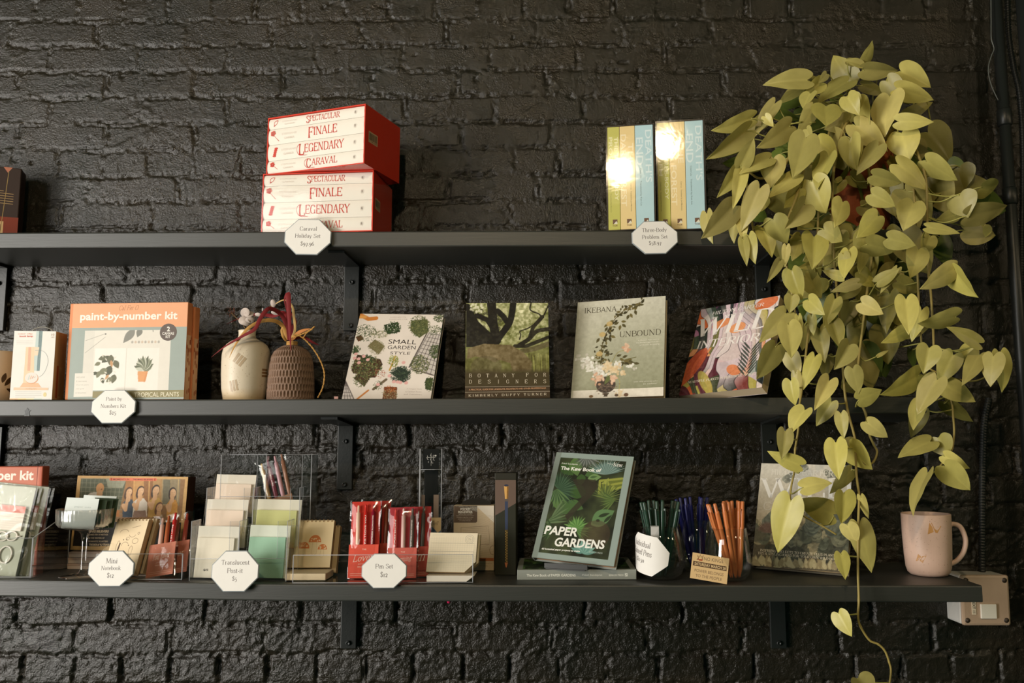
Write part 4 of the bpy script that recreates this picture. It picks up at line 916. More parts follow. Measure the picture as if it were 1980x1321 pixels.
# dried stems in the dimpled vase
def yy_at(x): return -0.115
DS = thing('dried_arrangement', 'bundle of dried red and yellow strap leaves tied with twine in the dimpled vase', 'dried plant', (bxp[0], -0.115, zm(-.115) + .118))
ORG = np.array([bxp[0], -0.115, zm(-.115) + .118])
def strap(crop, wd, col, name, ys, tw=0.0, fold=None):
    s_ = 5.081; pts = np.array([P(390 + x / s_, 540 + y / s_, Y) for (x, y), Y in zip(crop, ys)]); pts = smooth_line(pts, 8) - ORG; n = len(pts)
    t = np.gradient(pts, axis=0); t /= np.linalg.norm(t, axis=1)[:, None]; view = np.array([0.1, -1, .1]); mb = MB(); V = []
    for i in range(n):
        qf = i / (n - 1); w_ = wd * (0.35 + .65 * math.sin(math.pi * min(1, .25 + qf * .75)) ** .7) * (1 - qf ** 6)
        if fold: w_ = wd * (.28 + .3 * max(0, qf - fold + .08) / .08 * (qf < fold)) if qf < fold else wd * max(0.02, 1 - (qf - fold) / (1 - fold)) ** .75
        sd = np.cross(t[i], view); sd /= np.linalg.norm(sd)
        nn = np.cross(sd, t[i]); a = tw * qf; sd = sd * math.cos(a) + nn * math.sin(a); nn = np.cross(sd, t[i])
        V += [pts[i] - sd * w_ / 2, pts[i] + nn * w_ * .22, pts[i] + sd * w_ / 2]
    mb.add(V, [(3 * i, 3 * i + 1, 3 * i + 4, 3 * i + 3) for i in range(n - 1)] + [(3 * i + 1, 3 * i + 2, 3 * i + 5, 3 * i + 4) for i in range(n - 1)], lin(col), True)
    return mb.build(name, M_DRY, DS)
rd = (122, 36, 38); yl = (198, 150, 84)
strap([(850, 600), (820, 420), (760, 330), (660, 290), (580, 380), (520, 490), (400, 560), (230, 660), (90, 770)], .0090, rd, 'red_strap_leaf', [-.115, -.118, -.13, -.15, -.165, -.175, -.178, -.178, -.175])
strap([(870, 600), (860, 420), (800, 330), (700, 360), (560, 345), (420, 365), (235, 445)], .0085, (128, 24, 30), 'red_strap_leaf', [-.115, -.115, -.115, -.11, -.10, -.095, -.09])
strap([(860, 590), (845, 350), (815, 200), (845, 150), (858, 300), (868, 520), (877, 715)], .0125, rd, 'red_strap_leaf', [-.115, -.13, -.145, -.155, -.16, -.166, -.17], fold=.47)
strap([(880, 600), (900, 480), (915, 420), (890, 350), (840, 330)], .008, (120, 26, 36), 'red_strap_leaf', [-.115, -.115, -.11, -.11, -.11])
strap([(900, 590), (1000, 570), (1090, 620), (1160, 650)], .006, (110, 24, 30), 'red_strap_leaf', [-.115, -.105, -.10, -.095])
strap([(840, 600), (800, 470), (720, 410), (600, 410), (460, 480), (340, 630), (265, 785)], .0085, yl, 'yellow_strap_leaf', [-.115, -.12, -.135, -.15, -.168, -.176, -.18])
strap([(870, 600), (915, 500), (905, 370), (885, 260), (800, 205), (640, 300)], .0052, (208, 172, 110), 'yellow_strap_leaf', [-.115, -.12, -.12, -.12, -.115, -.11])
strap([(830, 605), (800, 560), (785, 500), (800, 470)], .006, yl, 'yellow_strap_leaf', [-.125, -.135, -.14, -.145])
strap([(880, 600), (960, 520), (1070, 485)], .008, (186, 120, 62), 'yellow_strap_leaf', [-.115, -.125, -.13])
mb = MB()
def roped(crop, ys, rad):
    pts = smooth_line([P(390 + x / 5.081, 540 + y / 5.081, Y) for (x, y), Y in zip(crop, ys)], 10) - ORG
    ln = np.arange(len(pts)); 
    for ph in (0, math.pi):
        t = np.gradient(pts, axis=0); t /= np.linalg.norm(t, axis=1)[:, None]; a = np.cross(t, [0, 1, .2]); a /= np.linalg.norm(a, axis=1)[:, None]; b_ = np.cross(t, a)
        w_ = ln[:, None] * 1.1 + ph; mb.tube(pts + rad * .55 * (np.cos(w_) * a + np.sin(w_) * b_), rad * .62, lin((190, 142, 74)), 6)
roped([(880, 580), (930, 545), (1010, 590), (1100, 690), (1170, 810), (1205, 930), (1190, 1060), (1140, 1165)], [-.15, -.16, -.155, -.15, -.145, -.14, -.135, -.13], .0016)
roped([(900, 570), (960, 550), (1050, 510), (1110, 465)], [-.155, -.16, -.16, -.16], .0016)
roped([(1000, 575), (1030, 530), (1090, 490)], [-.158, -.16, -.16], .0012)
for k_ in range(3): mb.tube([ORG * 0 + [.0105 * math.cos(a), .0105 * math.sin(a), .006 + .003 * k_] for a in np.linspace(0, 6.4, 20)], .0016, lin((196, 150, 84)), 6)
mb.build('twine', M_DRY, DS)
# silvery seed discs standing in the bottle vase
S2 = np.array([vx[0], -0.12, zm(-.12) + .15])
LN = thing('honesty_sprig', 'sprig of pale papery seed discs in the neck of the cream vase', 'dried plant', tuple(S2))
mb = MB()
for a in ([(430, 600), (440, 500), (450, 420), (430, 330)], [(470, 600), (460, 480), (470, 400), (600, 330), (700, 240)], [(450, 560), (420, 470), (360, 400), (290, 330)]):
    mb.tube(smooth_line([P(390 + x / 5.081, 540 + y / 5.081, -.122) for x, y in a], 5) - S2, .0007, lin((150, 120, 84)), 6)
mb.build('stem', M_DRY, LN)
rr = np.random.default_rng(5)
for (x, y, rx, ry) in ((430, 330, 52, 46), (470, 345, 46, 32), (420, 405, 50, 48), (478, 402, 38, 30), (440, 425, 38, 34), (705, 240, 24, 36), (730, 330, 42, 22), (555, 350, 32, 16), (600, 300, 10, 16)):
    mb = MB(); c_ = P(390 + x / 5.081, 540 + y / 5.081, -.128 + .008 * rr.random()) - S2; n = 20; kk = 1.74 / F / 5.081
    V = [c_] + [c_ + np.array([rx * kk * math.cos(2 * math.pi * i / n), -.003 + .004 * math.cos(2 * math.pi * i / n + x), ry * kk * math.sin(2 * math.pi * i / n)]) for i in range(n)]
    mb.add(V, [(0, 1 + i, 1 + (i + 1) % n) for i in range(n)], lin((196, 182, 172)), True)
    o = mb.build('seed_disc', M_DRY, LN); o.modifiers.new('thick', 'SOLIDIFY').thickness = .0005
mb = MB()
for k_ in range(40):
    p = P(390 + (255 + 70 * rr.random()) / 5.081, 540 + (285 + 90 * rr.random()) / 5.081, -.12) - S2; mb.tube([p, p + [.003 * (rr.random() - .5), .003 * (rr.random() - .5), .004]], .0005, lin((120, 80, 66)), 5)
mb.build('flower_spike', M_DRY, LN)
mb = MB(); p = P(650, 768, -.17); mb.box((p[0] - .004, -.171, zm(-.17)), (p[0] + .004, -.168, zm(-.17) + .007), lin((196, 150, 140))); tag(mb.build('paper_scrap', M_PAPER), 'tiny pinkish paper scrap on the shelf left of the garden book', 'paper')

# ---- leaning books
def d_small(A):
    C = Canvas(A.w, A.h, (231, 219, 206)); A.ref((258, 185), (980, 200), (90, 935), (865, 950)); rr = np.random.default_rng(21)
    q = lambda x, y: A.q(x, y); m = A.w / 775.0
    C.noise(.05, 3, 10)
    def grate(pts, nx_, ny_):
        tl, tr, bl, br = [np.array(q(*p)) for p in pts]
        for i in range(nx_ + 1): a = i / nx_; C.line([tl * (1 - a) + tr * a, bl * (1 - a) + br * a], .0009, (64, 54, 52))
        for i in range(ny_ + 1): a = i / ny_; C.line([tl * (1 - a) + bl * a, tr * (1 - a) + br * a], .0009, (64, 54, 52))
    C.poly([q(835, 360), q(985, 380), q(915, 740), q(690, 690), q(690, 650)], (206, 196, 186)); grate([(850, 370), (985, 390), (690, 660), (900, 735)], 6, 9); C.line([q(845, 345), q(680, 665)], .0028, (92, 82, 78)); C.line([q(690, 680), q(890, 735)], .002, (100, 88, 82))
    C.poly([q(120, 790), q(195, 935), q(90, 935)], (206, 196, 188)); grate([(122, 790), (130, 790), (90, 935), (200, 937)], 4, 5); C.line([q(122, 775), q(200, 935)], .0018, (90, 80, 78))
    C.line([q(265, 200), q(330, 235), q(395, 228)], .010, (206, 128, 58)); C.line([q(255, 215), q(300, 215)], .008, (224, 160, 84))
    C.line([q(325, 860), q(225, 935)], .004, (198, 128, 70)); C.line([q(480, 770), q(370, 850)], .006, (112, 96, 74)); C.line([q(560, 570), q(510, 690)], .0035, (196, 150, 70))
    def pot(pts, col): C.poly([q(*p) for p in pts], col)
    pot([(205, 600), (230, 555), (430, 595), (450, 640), (385, 755), (340, 752), (190, 715), (175, 690)], (70, 46, 32)); pot([(195, 760), (255, 700), (350, 740), (290, 830)], (72, 52, 36)); pot([(465, 830), (578, 832), (570, 930), (450, 930)], (116, 66, 40)); pot([(320, 480), (385, 420), (470, 480), (415, 555)], (120, 108, 72))
    pot([(462, 290), (585, 262), (602, 355), (490, 375)], (50, 60, 38)); pot([(525, 720), (600, 660), (692, 710), (620, 790)], (44, 54, 44)); pot([(700, 250), (840, 240), (850, 350), (770, 410), (690, 340)], (96, 100, 62)); pot([(825, 760), (890, 755), (870, 860), (820, 850)], (66, 74, 46)); pot([(200, 470), (245, 530), (190, 550)], (52, 72, 44)); pot([(215, 400), (260, 380), (290, 420), (235, 440)], (100, 62, 38))
    def scat(x, y, rx, ry, n, cs, s0=5, s1=13):
        for _ in range(int(n * 2.2)):
            a = 6.283 * rr.random(); d = 1.12 * rr.random() ** .55; C.leaf(*q(x + rx * d * math.cos(a), y + ry * d * math.sin(a)), (s0 + (s1 - s0) * rr.random()) * 2 * m, (s0 + (s1 - s0) * rr.random()) * m, 6.283 * rr.random(), np.array(cs[rr.integers(len(cs))]) * (.75 + .45 * rr.random()))
    g1 = ((70, 84, 48), (92, 100, 58), (52, 66, 38)); g2 = ((118, 118, 72), (140, 138, 92), (92, 94, 54)); g3 = ((60, 78, 50), (84, 98, 60))
    scat(300, 360, 90, 70, 130, g1, 3, 8); scat(420, 370, 70, 34, 60, g2, 3, 7); scat(395, 490, 66, 58, 190, ((150, 144, 108), (126, 122, 84), (104, 102, 66)), 2, 5); scat(535, 318, 66, 48, 110, ((52, 70, 40), (74, 96, 54), (40, 54, 32)), 4, 9); scat(540, 315, 50, 40, 16, ((236, 230, 216),), 4, 6)
    scat(770, 300, 84, 84, 260, g2 + g1, 3, 8); scat(900, 340, 60, 40, 70, g1, 3, 7); scat(945, 230, 44, 34, 70, g1, 4, 8); scat(310, 660, 120, 84, 260, g3 + g2, 4, 10); scat(260, 770, 60, 60, 90, g1 + g2, 3, 8); scat(300, 590, 70, 30, 60, ((48, 66, 40),), 4, 9)
    scat(605, 725, 80, 62, 240, ((52, 66, 52), (70, 84, 62), (40, 50, 42)), 4, 9); scat(775, 640, 72, 72, 190, g2 + g1, 4, 9); scat(905, 530, 44, 54, 120, g1, 4, 9); scat(860, 805, 36, 54, 90, g1, 3, 8); scat(515, 895, 62, 40, 120, ((190, 184, 150), (118, 116, 80), (140, 90, 54)), 3, 7); scat(515, 850, 50, 24, 40, ((180, 96, 50),), 3, 6)
    scat(545, 610, 40, 44, 40, ((150, 150, 80), (116, 126, 66)), 5, 11); scat(420, 720, 50, 34, 30, ((160, 90, 70),), 3, 6); scat(410, 820, 34, 34, 30, g1, 3, 7); scat(215, 520, 30, 40, 30, g3, 5, 10)
    for (x, y) in ((240, 592), (285, 570), (242, 625), (215, 550), (205, 585), (320, 600), (580, 790), (605, 795), (655, 798), (548, 788), (632, 625), (510, 738), (410, 812)): C.ell(*q(x, y), .0042, .0038, (226, 172, 164))
    A.raster(C.img); A.up()
    A.tx('SMALL', 502, 440, 742, 447, 46, (52, 44, 40)); A.tx('GARDEN', 494, 491, 737, 496, 38, (52, 44, 40)); A.tx('STYLE', 516, 541, 690, 545, 28, (52, 44, 40))
    for k, (x0, x1) in enumerate(((520, 655), (510, 665))): A.tx('an outdoor guide to living', x0, 220 + 19 * k, x1, 220 + 19 * k, 12, (150, 128, 112))
    for k, q_ in enumerate(('A Designer Guide', 'to Outdoor Rooms', 'and Containers')): A.tx(q_, 660 - 12 * k, 848 + 22 * k, 790, 850 + 22 * k, 13, (150, 128, 112), font='serif', wt=.5)
book('white garden design book covered in little potted plants on the middle shelf', (-0.3301, -0.1315, 1.5832 - .006, -0.0835, 0.4439, 0.0336, 0.1905, 0.2171), .017, d_small, (226, 212, 198), (150, 120, 84))

def d_botany(A):
    C = Canvas(A.w, A.h, (200, 200, 150), .0008); A.ref((1175, 120), (1888, 115), (1165, 945), (1905, 945)); q = lambda x, y: A.q(x, y); rr = np.random.default_rng(8)
    n1 = fbm(C.u / .03, C.v / .03, 3, 4) + .5; n2 = np.clip(1.6 * fbm(C.u / .005, C.v / .005, 9, 3) + .5, 0, 1); vv = C.v / A.h; uu = C.u / A.w
    base = np.array([226, 222, 176]) * (n1 * .55 + n2 * .5)[..., None] + np.array([96, 102, 44]) * (1 - (n1 * .55 + n2 * .5))[..., None]
    C.img = base; C.mask(np.clip((.66 - vv) * 6, 0, 1), (120, 122, 62), .75); C.mask(np.clip((.52 - vv) * 8, 0, 1), (96, 92, 44), .7)
    for k in range(40):
        x = 1640 + 260 * rr.random(); C.line([q(x, 560 + 40 * rr.random()), q(x + 8, 720)], .001 + .0012 * rr.random(), (88, 84, 40) if k % 2 else (164, 164, 90), .7)
    dk = (15, 14, 8); md = (40, 37, 22)
    C.poly([q(1175, 160), q(1215, 165), q(1260, 250), q(1330, 350), q(1420, 430), q(1470, 500), q(1300, 510), q(1175, 510)], dk)
    C.line([q(1185, 150), q(1260, 300), q(1400, 430)], .013, dk); C.line([q(1395, 118), q(1410, 300), q(1440, 450)], .019, dk); C.line(smooth_line([q(1585, 118), q(1575, 200), q(1550, 300), q(1480, 400), q(1430, 480)], 6), .0135, dk); C.line([q(1450, 190), q(1500, 240), q(1540, 300)], .012, dk); C.line([q(1270, 230), q(1360, 270), q(1400, 330)], .011, dk)
    C.line(smooth_line([q(1895, 350), q(1790, 370), q(1720, 440), q(1640, 490)], 6), .009, md); C.line([q(1895, 420), q(1800, 460), q(1700, 500), q(1600, 500)], [.007, .008, .008, .008], md); C.line([q(1895, 480), q(1780, 520), q(1660, 545)], .011, (104, 96, 62))
    C.line([q(1840, 240), q(1760, 330), q(1730, 420)], .008, md); C.line(smooth_line([q(1740, 118), q(1735, 180), q(1810, 215), q(1840, 245), q(1890, 140)], 6), .003, md); C.line(smooth_line([q(1640, 440), q(1650, 400), q(1645, 370), q(1720, 340), q(1800, 280)], 6), .0026, md); [C.ell(*q(1180 + 300 * rr.random(), 180 + 300 * rr.random()), .004, .003, (34, 32, 18), 6 * rr.random(), .5) for _ in range(60)]; [C.ell(*q(1210 + 120 * rr.random(), 130 + 90 * rr.random()), .003, .0022, (226, 222, 190), 6 * rr.random(), .8) for _ in range(26)]
    C.poly([q(1190, 520), q(1330, 480), q(1560, 490), q(1680, 560), q(1750, 640), q(1740, 720), q(1580, 720), q(1560, 650), q(1470, 620), q(1420, 640), q(1360, 610), q(1260, 590), q(1185, 610)], (116, 100, 66)); C.ell(*q(1350, 680), .032, .024, (86, 76, 46), 0, .6)
    C.noise(.006, 5, 34); C.noise(.03, 15, 24)
    C.mask(np.clip((A.q(1500, 690)[1] - C.v) / .012, 0, 1), (62, 50, 28), .88); C.mask(np.clip((A.q(1500, 835)[1] - C.v) / .004, 0, 1), (66, 50, 32), .8)
    A.raster(C.img); A.up()
    w_ = (222, 208, 184)
    for s, x0, x1, y in (('BOTANY', 1202, 1596, 753), ('FOR', 1696, 1872, 748), ('DESIGNERS', 1202, 1872, 805)):
        n = len(s)
        for i, ch in enumerate(s):
            cx = x0 + 12 + (x1 - x0 - 24) * i / (n - 1); A.tx(ch, cx - (12 if ch != 'I' else 3), y, cx + (12 if ch != 'I' else 3), y, 34, w_, font='serif', wt=.75)
    for y in (846, 890): A.line(A.qs([(1166, y + 4), (1904, y)]), .0005, w_)
    A.tx('A PRACTICAL GUIDE FOR LANDSCAPE ARCHITECTS AND OTHER PROFESSIONALS', 1200, 873, 1870, 862, 14, (214, 160, 120), bold=.01)
    A.tx('KIMBERLY DUFFY TURNER', 1198, 922, 1876, 913, 22, w_, font='serif', wt=.9, track=4.0)
book('dark plant textbook with a mossy oak tree cover facing forward', (-0.0735, -0.163, 1.5795, 0.0418, 0.2036, -0.0055, 0.1748, 0.2092), .02, d_botany, (58, 50, 32), (150, 130, 96))

def d_ikebana(A):
    C = Canvas(A.w, A.h, (196, 192, 168), .0008); A.ref((163, 203), (887, 130), (100, 985), (875, 980)); q = lambda x, y: A.q(x, y); rr = np.random.default_rng(31); m = A.w / 775
    vv = (C.v / A.h)[..., None]; uu = (C.u / A.w)[..., None]
    C.img = np.array([142, 142, 112]) * np.clip(1 - vv * 1.05, 0, 1) + np.array([204, 200, 180]) * np.clip(vv * 1.05, 0, 1); C.mask(np.clip(.35 - C.u / A.w, 0, 1), (216, 208, 186), .8)
    C.mask((C.v < A.q(480, 915)[1]).astype(float), (233, 224, 206), 1); C.poly([q(100, 985), q(880, 980), q(880, 985), q(100, 990)], (206, 196, 176)); C.mask((C.u < .0045).astype(float), (176, 172, 146), .6)
    br = (88, 74, 44); C.line(smooth_line([q(385, 790), q(360, 640), q(380, 520), q(430, 410), q(500, 310), q(600, 230), q(690, 190)], 6), .0016, br)
    def lv(x, y, ro, s=38): C.leaf(*q(x, y), s * m, s * .5 * m, ro, ((84, 76, 44), (110, 98, 56), (64, 58, 34))[rr.integers(3)])
    for (x, y) in ((690, 190), (660, 215), (630, 230), (600, 235), (560, 265), (540, 285), (510, 300), (500, 330), (470, 360), (440, 390), (430, 420), (420, 450), (400, 480), (390, 520), (380, 560), (370, 600), (370, 640), (365, 680), (360, 710), (350, 640), (340, 660), (410, 690), (415, 640)):
        for _ in range(4): lv(x + 16 * rr.normal(), y + 12 * rr.normal(), 6.28 * rr.random(), 28 + 20 * rr.random())
    for (x, y, ro) in ((590, 300, 4.4), (600, 290, 5.2), (520, 390, 4.6), (535, 380, 5.5), (430, 490, 5.0), (440, 480, 5.8), (345, 500, 4.2), (640, 260, 5.0)): lv(x, y, ro, 50)
    for (x, y) in ((430, 380), (370, 470), (345, 630)): C.ell(*q(x, y), .007, .006, (196, 168, 110), 0, .9)
    C.line(smooth_line([q(450, 700), q(500, 620), q(570, 600)], 5), .0012, (150, 140, 80)); C.line(smooth_line([q(460, 720), q(560, 680), q(650, 660)], 5), .0016, (110, 104, 66)); C.line(smooth_line([q(470, 700), q(530, 700), q(540, 770)], 5), .0012, (170, 150, 84)); C.line(smooth_line([q(490, 800), q(515, 850), q(510, 930)], 5), .0011, (170, 160, 90))
    for k in range(16): lv(470 + 170 * rr.random(), 640 + 80 * rr.random(), 5.6 + 1.2 * rr.random(), 46)
    def blob(x, y, sx, sy, n, cs, s=13):
        for _ in range(n): C.ell(*q(x + sx * rr.normal(), y + sy * rr.normal()), s * m * (.6 + .6 * rr.random()), s * m * (.6 + .6 * rr.random()), cs[rr.integers(len(cs))], 0, .9)
    wh = ((226, 220, 204), (206, 198, 182), (236, 232, 220)); pk = ((222, 180, 150), (232, 196, 166), (206, 160, 128)); cr = ((228, 206, 168), (218, 190, 146))
    blob(215, 665, 30, 14, 26, wh); blob(270, 720, 30, 24, 40, wh); blob(330, 775, 36, 24, 60, wh); blob(610, 735, 20, 12, 16, wh, 10); blob(490, 725, 22, 16, 20, wh)
    blob(415, 735, 20, 22, 30, cr); blob(470, 765, 26, 26, 34, cr); blob(575, 590, 12, 20, 20, pk); blob(340, 830, 24, 20, 24, pk); blob(545, 790, 12, 12, 12, cr)
    C.ell(*q(400, 880), 82 * m, 72 * m, (74, 62, 52)); C.poly([q(370, 945), q(430, 945), q(412, 965), q(415, 972), q(380, 972), q(385, 965)], (88, 74, 58)); C.noise(.006, 44, 12)
    for k in range(60): C.ell(*q(400 + 60 * rr.normal() * .7, 890 + 40 * rr.normal() * .7), .002, .0012, (132, 112, 92), 0, .6)
    C.leaf(*q(440, 800), 100 * m, 40 * m, 4.2, (104, 110, 64)); blob(455, 840, 12, 14, 16, pk); blob(345, 840, 20, 12, 16, pk); C.ell(*q(275, 968), .0045, .003, (130, 100, 66)); blob(515, 950, 18, 16, 20, cr, 9); C.ell(*q(570, 963), .0048, .004, (112, 84, 62)); C.ell(*q(490, 964), .004, .003, (96, 76, 56))
    A.raster(C.img); A.up(); tc = (70, 62, 44)
    A.tx('IKEBANA', 222, 272, 490, 250, 52, tc, font='serif', wt=.7); A.tx('UNBOUND', 515, 470, 852, 446, 54, tc, font='serif', wt=.7)
    for k, s in enumerate(('A Modern Approach to', 'the Ancient Japanese Art', 'of Flower Arranging')): A.tx(s, 650 + 16 * (k == 0) + 30 * (k == 2), 522 + 20 * k, 840, 510 + 20 * k, 13, (232, 226, 208))
    A.tx('with new photographs', 632, 863, 826, 858, 11, (226, 220, 202)); A.tx('in colour', 712, 880, 826, 876, 11, (226, 220, 202))
def hinge(c):
    def f(mb, w, h, t): mb.box((-w / 2 + .004, -.0003, 0), (-w / 2 + .0052, .0002, h), lin(c))
    return f
book('pale sage flower arranging book with a tall vase on its cover', (0.1511, -0.1512, 1.5805, -0.3303, 0.3279, -0.0199, 0.1964, 0.2304), .022, d_ikebana, (198, 190, 164), (196, 156, 104))

PAL = np.array([(214, 190, 196), (52, 58, 50), (222, 112, 62), (226, 210, 204), (116, 112, 66), (92, 52, 74), (40, 44, 42), (228, 150, 96), (160, 168, 160), (186, 128, 160), (190, 176, 92), (200, 180, 186), (70, 84, 66), (236, 224, 216)], float)
def d_wild(A):
    C = Canvas(A.w, A.h, (200, 190, 190), .0007); A.ref((1185, 250), (1845, 138), (1000, 975), (1690, 895))
    u, v = C.u / A.w, C.v / A.h
    wu = u + .25 * fbm(u * 2.2, v * 1.6, 5, 2) + .08 * np.sin(6 * v + 3 * u); wv = v + .22 * fbm(u * 1.8 + 7, v * 2.2, 6, 2)
    s = (wu * 1.1 + wv * .8 * (1 - .6 * v)) * 15 + 2.2 * fbm(u * 3, v * 3, 8, 2); k = np.floor(s).astype(int); f_ = s - k
    seg = np.floor((wv * 2.6 - wu * .9) * 1.3 + .37 * k).astype(int)
    idx = np.random.default_rng(77).integers(0, len(PAL), (64, 64))[k % 64, seg % 64]
    low_ = (v + .45 * u + .15 * fbm(u * 2, v * 2, 3, 2)) < .50
    C.img = np.where(low_[..., None], np.array([(44, 48, 42), (92, 44, 52), (214, 104, 60), (172, 158, 76), (228, 156, 104), (70, 74, 52), (226, 204, 190), (126, 62, 56)], float)[idx % 8], PAL[idx])
    pink = np.clip(1.5 - 3.4 * np.hypot((u - .52) / 1.0, (v - .52) / 1.3), 0, 1) * (np.random.default_rng(5).random(64)[k % 64] > .25); C.mask(np.clip(pink * 1.6, 0, .92), (218, 196, 198))
    C.mask(np.clip(.6 * (f_ < .5) * .35, 0, 1), (255, 250, 240), .35); C.mask(np.clip(1 - np.minimum(f_, 1 - f_) / .06, 0, 1), (44, 38, 38), .85)
    for (x, y, a, b_, ro, c_) in ((.85, .94, .14, .07, .3, (222, 110, 60)), (.33, .78, .12, .05, .3, (232, 140, 84)), (.55, .70, .1, .06, .2, (236, 152, 92)), (.07, .30, .10, .24, -.5, (206, 92, 56)), (.62, .22, .10, .05, -.6, (226, 128, 76)), (.30, .12, .06, .16, .6, (176, 160, 76))):
        C.ell(x * A.w, y * A.h, a * A.w, b_ * A.h, c_, ro, .85)
    for k_ in range(16):
        x = .80 + .02 * k_ * (k_ % 2 * 2 - 1) * .5; C.leaf(.78 * A.w, (.12 + .02 * k_) * A.h, .2 * A.w, .022 * A.w, 2.3 if k_ % 2 else 1.0, (52, 60, 50), .85)
    C.noise(.004, 3, 12)
    A.raster(C.img); A.up(); wt_ = (244, 236, 228)
    A.tx('HILTON CARTER', 1290, 285, 1720, 212, 34, wt_, font='serif', shear=.12, wt=.7)
    A.tx('WILD', 1150, 420, 1800, 318, 190, wt_, font='serif', shear=.12, wt=1.0); A.tx('INTERIORS', 1160, 560, 1740, 478, 74, wt_, font='serif', shear=.12, wt=.8)
    A.tx('BEAUTIFUL PLANTS IN BEAUTIFUL SPACES', 1080, 866, 1650, 786, 22, (236, 222, 200), font='serif', wt=.9)
def sp_w(mb, w, h, t): pass
bk = book('thick book with a swirling pink, orange and dark leaf pattern touching the plant', (0.3579, -0.1788, 1.5901, -0.7542, 0.5369, -0.0631, 0.1910, 0.2324), .024, d_wild, (196, 184, 184), (206, 184, 150), hard=False)

# price signs on the two upper shelves
price_sign('white price sign below the red boxed novels on the top shelf', 595.5, 458.5, 93, 72, -0.1935, [('Caraval', 33), ('Holiday Set', 49), ('$97.96', 26)], rot=.02)
price_sign('white price sign below the two pastel novel sets', 1266, 459.5, 92, 66, -0.202, [('Three-Body', 48), ('Problem Set', 49), ('$58.97', 24)], rot=-.02, sp=13)
price_sign('white price sign below the big orange paint kit', 220, 786.5, 88, 65, -0.1935, [('Paint by', 31), ('Numbers Kit', 49), ('$25', 13)], rot=0.0, sp=13)

# ------------------------------------------------------------------ lowest shelf, left to right
def on(x, dz=0.0004): return zb(x) + dz
def sheet(mb, p, q, th=.0022):                # acrylic sheet between two corners p, q of a box
    mb.box(p, q, lin((255, 255, 255)))
def acryl(name, parent, boxes, edges=()):
    mb = MB()
    for a, b in boxes: mb.box(a, b, lin((255, 255, 255)))
    o = mb.build(name, M_ACRYL, parent)
    if edges:
        me = MB()
        for a, b, rr_ in edges: me.tube([a, b], rr_, lin((210, 212, 216)), 6)
        me.build('polished_edge', M_AEDGE, parent)
    return o

# second paint kit, cut off by the left edge
r = thing('paint_kit_box', 'terracotta paint-by-number kit at the left end of the lowest shelf', 'craft kit', (-1.168, -0.132, on(-1.17)), (0.02, 0, 0), 'paint-by-number kits')
w, h, th = .256, .202, .026
mb = MB(); mb.box((-w / 2, 0, 0), (w / 2, th, h), lin((186, 96, 72)), .0022); A = front(mb, w, h); A.rect(.006, h * .70, w - .006, h - .002, (196, 116, 92)); A.rect(.006, .002, w - .006, h * .70, (176, 170, 160)); A.up()
A.text('paint-by-number kit', w * .50, h * .895, w=w * .86, h=.026, rgb=(242, 226, 212), bold=.028); A.line([(w - .0105, 0), (w - .0105, h)], .0012, (120, 56, 40))
mb.build('printed_box', M_CARD, r)

# acrylic bin with cellophane packed stationery
r = thing('acrylic_bin', 'clear acrylic bin with sloping sides at the left end of the lowest shelf', 'display bin', (-1.077, -0.268, on(-1.07)), (0, 0, 0))
x1 = .109; d_ = .122; t = .0025
mb = MB()
V = [(x1, 0, 0), (x1, d_, 0), (x1, d_, .113), (x1, 0, .073), (x1 + t, 0, 0), (x1 + t, d_, 0), (x1 + t, d_, .113), (x1 + t, 0, .073)]
mb.add(V, [(0, 3, 2, 1), (4, 5, 6, 7), (0, 4, 7, 3), (1, 2, 6, 5), (2, 3, 7, 6), (0, 1, 5, 4)], lin((255, 255, 255))); mb.build('side_panel', M_ACRYL, r)
acryl('front_panel', r, [((-.16, 0, 0), (x1, t, .073))]); acryl('bottom_panel', r, [((-.16, t, 0), (x1, d_, t))])
me = MB(); me.tube([(x1 + .001, 0, 0), (x1 + .001, 0, .073)], .0013, lin((92, 96, 120)), 6); me.tube([(x1 + .001, 0, .073), (x1 + .001, d_, .113)], .0009, lin((180, 184, 190)), 6); me.tube([(x1 + .001, d_, 0), (x1 + .001, d_, .113)], .0009, lin((120, 124, 136)), 6); me.tube([(-.16, .001, .073), (x1, .001, .073)], .0006, lin((210, 212, 216)), 6); me.tube([(-.16, .001, .001), (x1, .001, .001)], .0012, lin((40, 60, 66)), 6)
me.build('polished_edge', M_AEDGE, r)
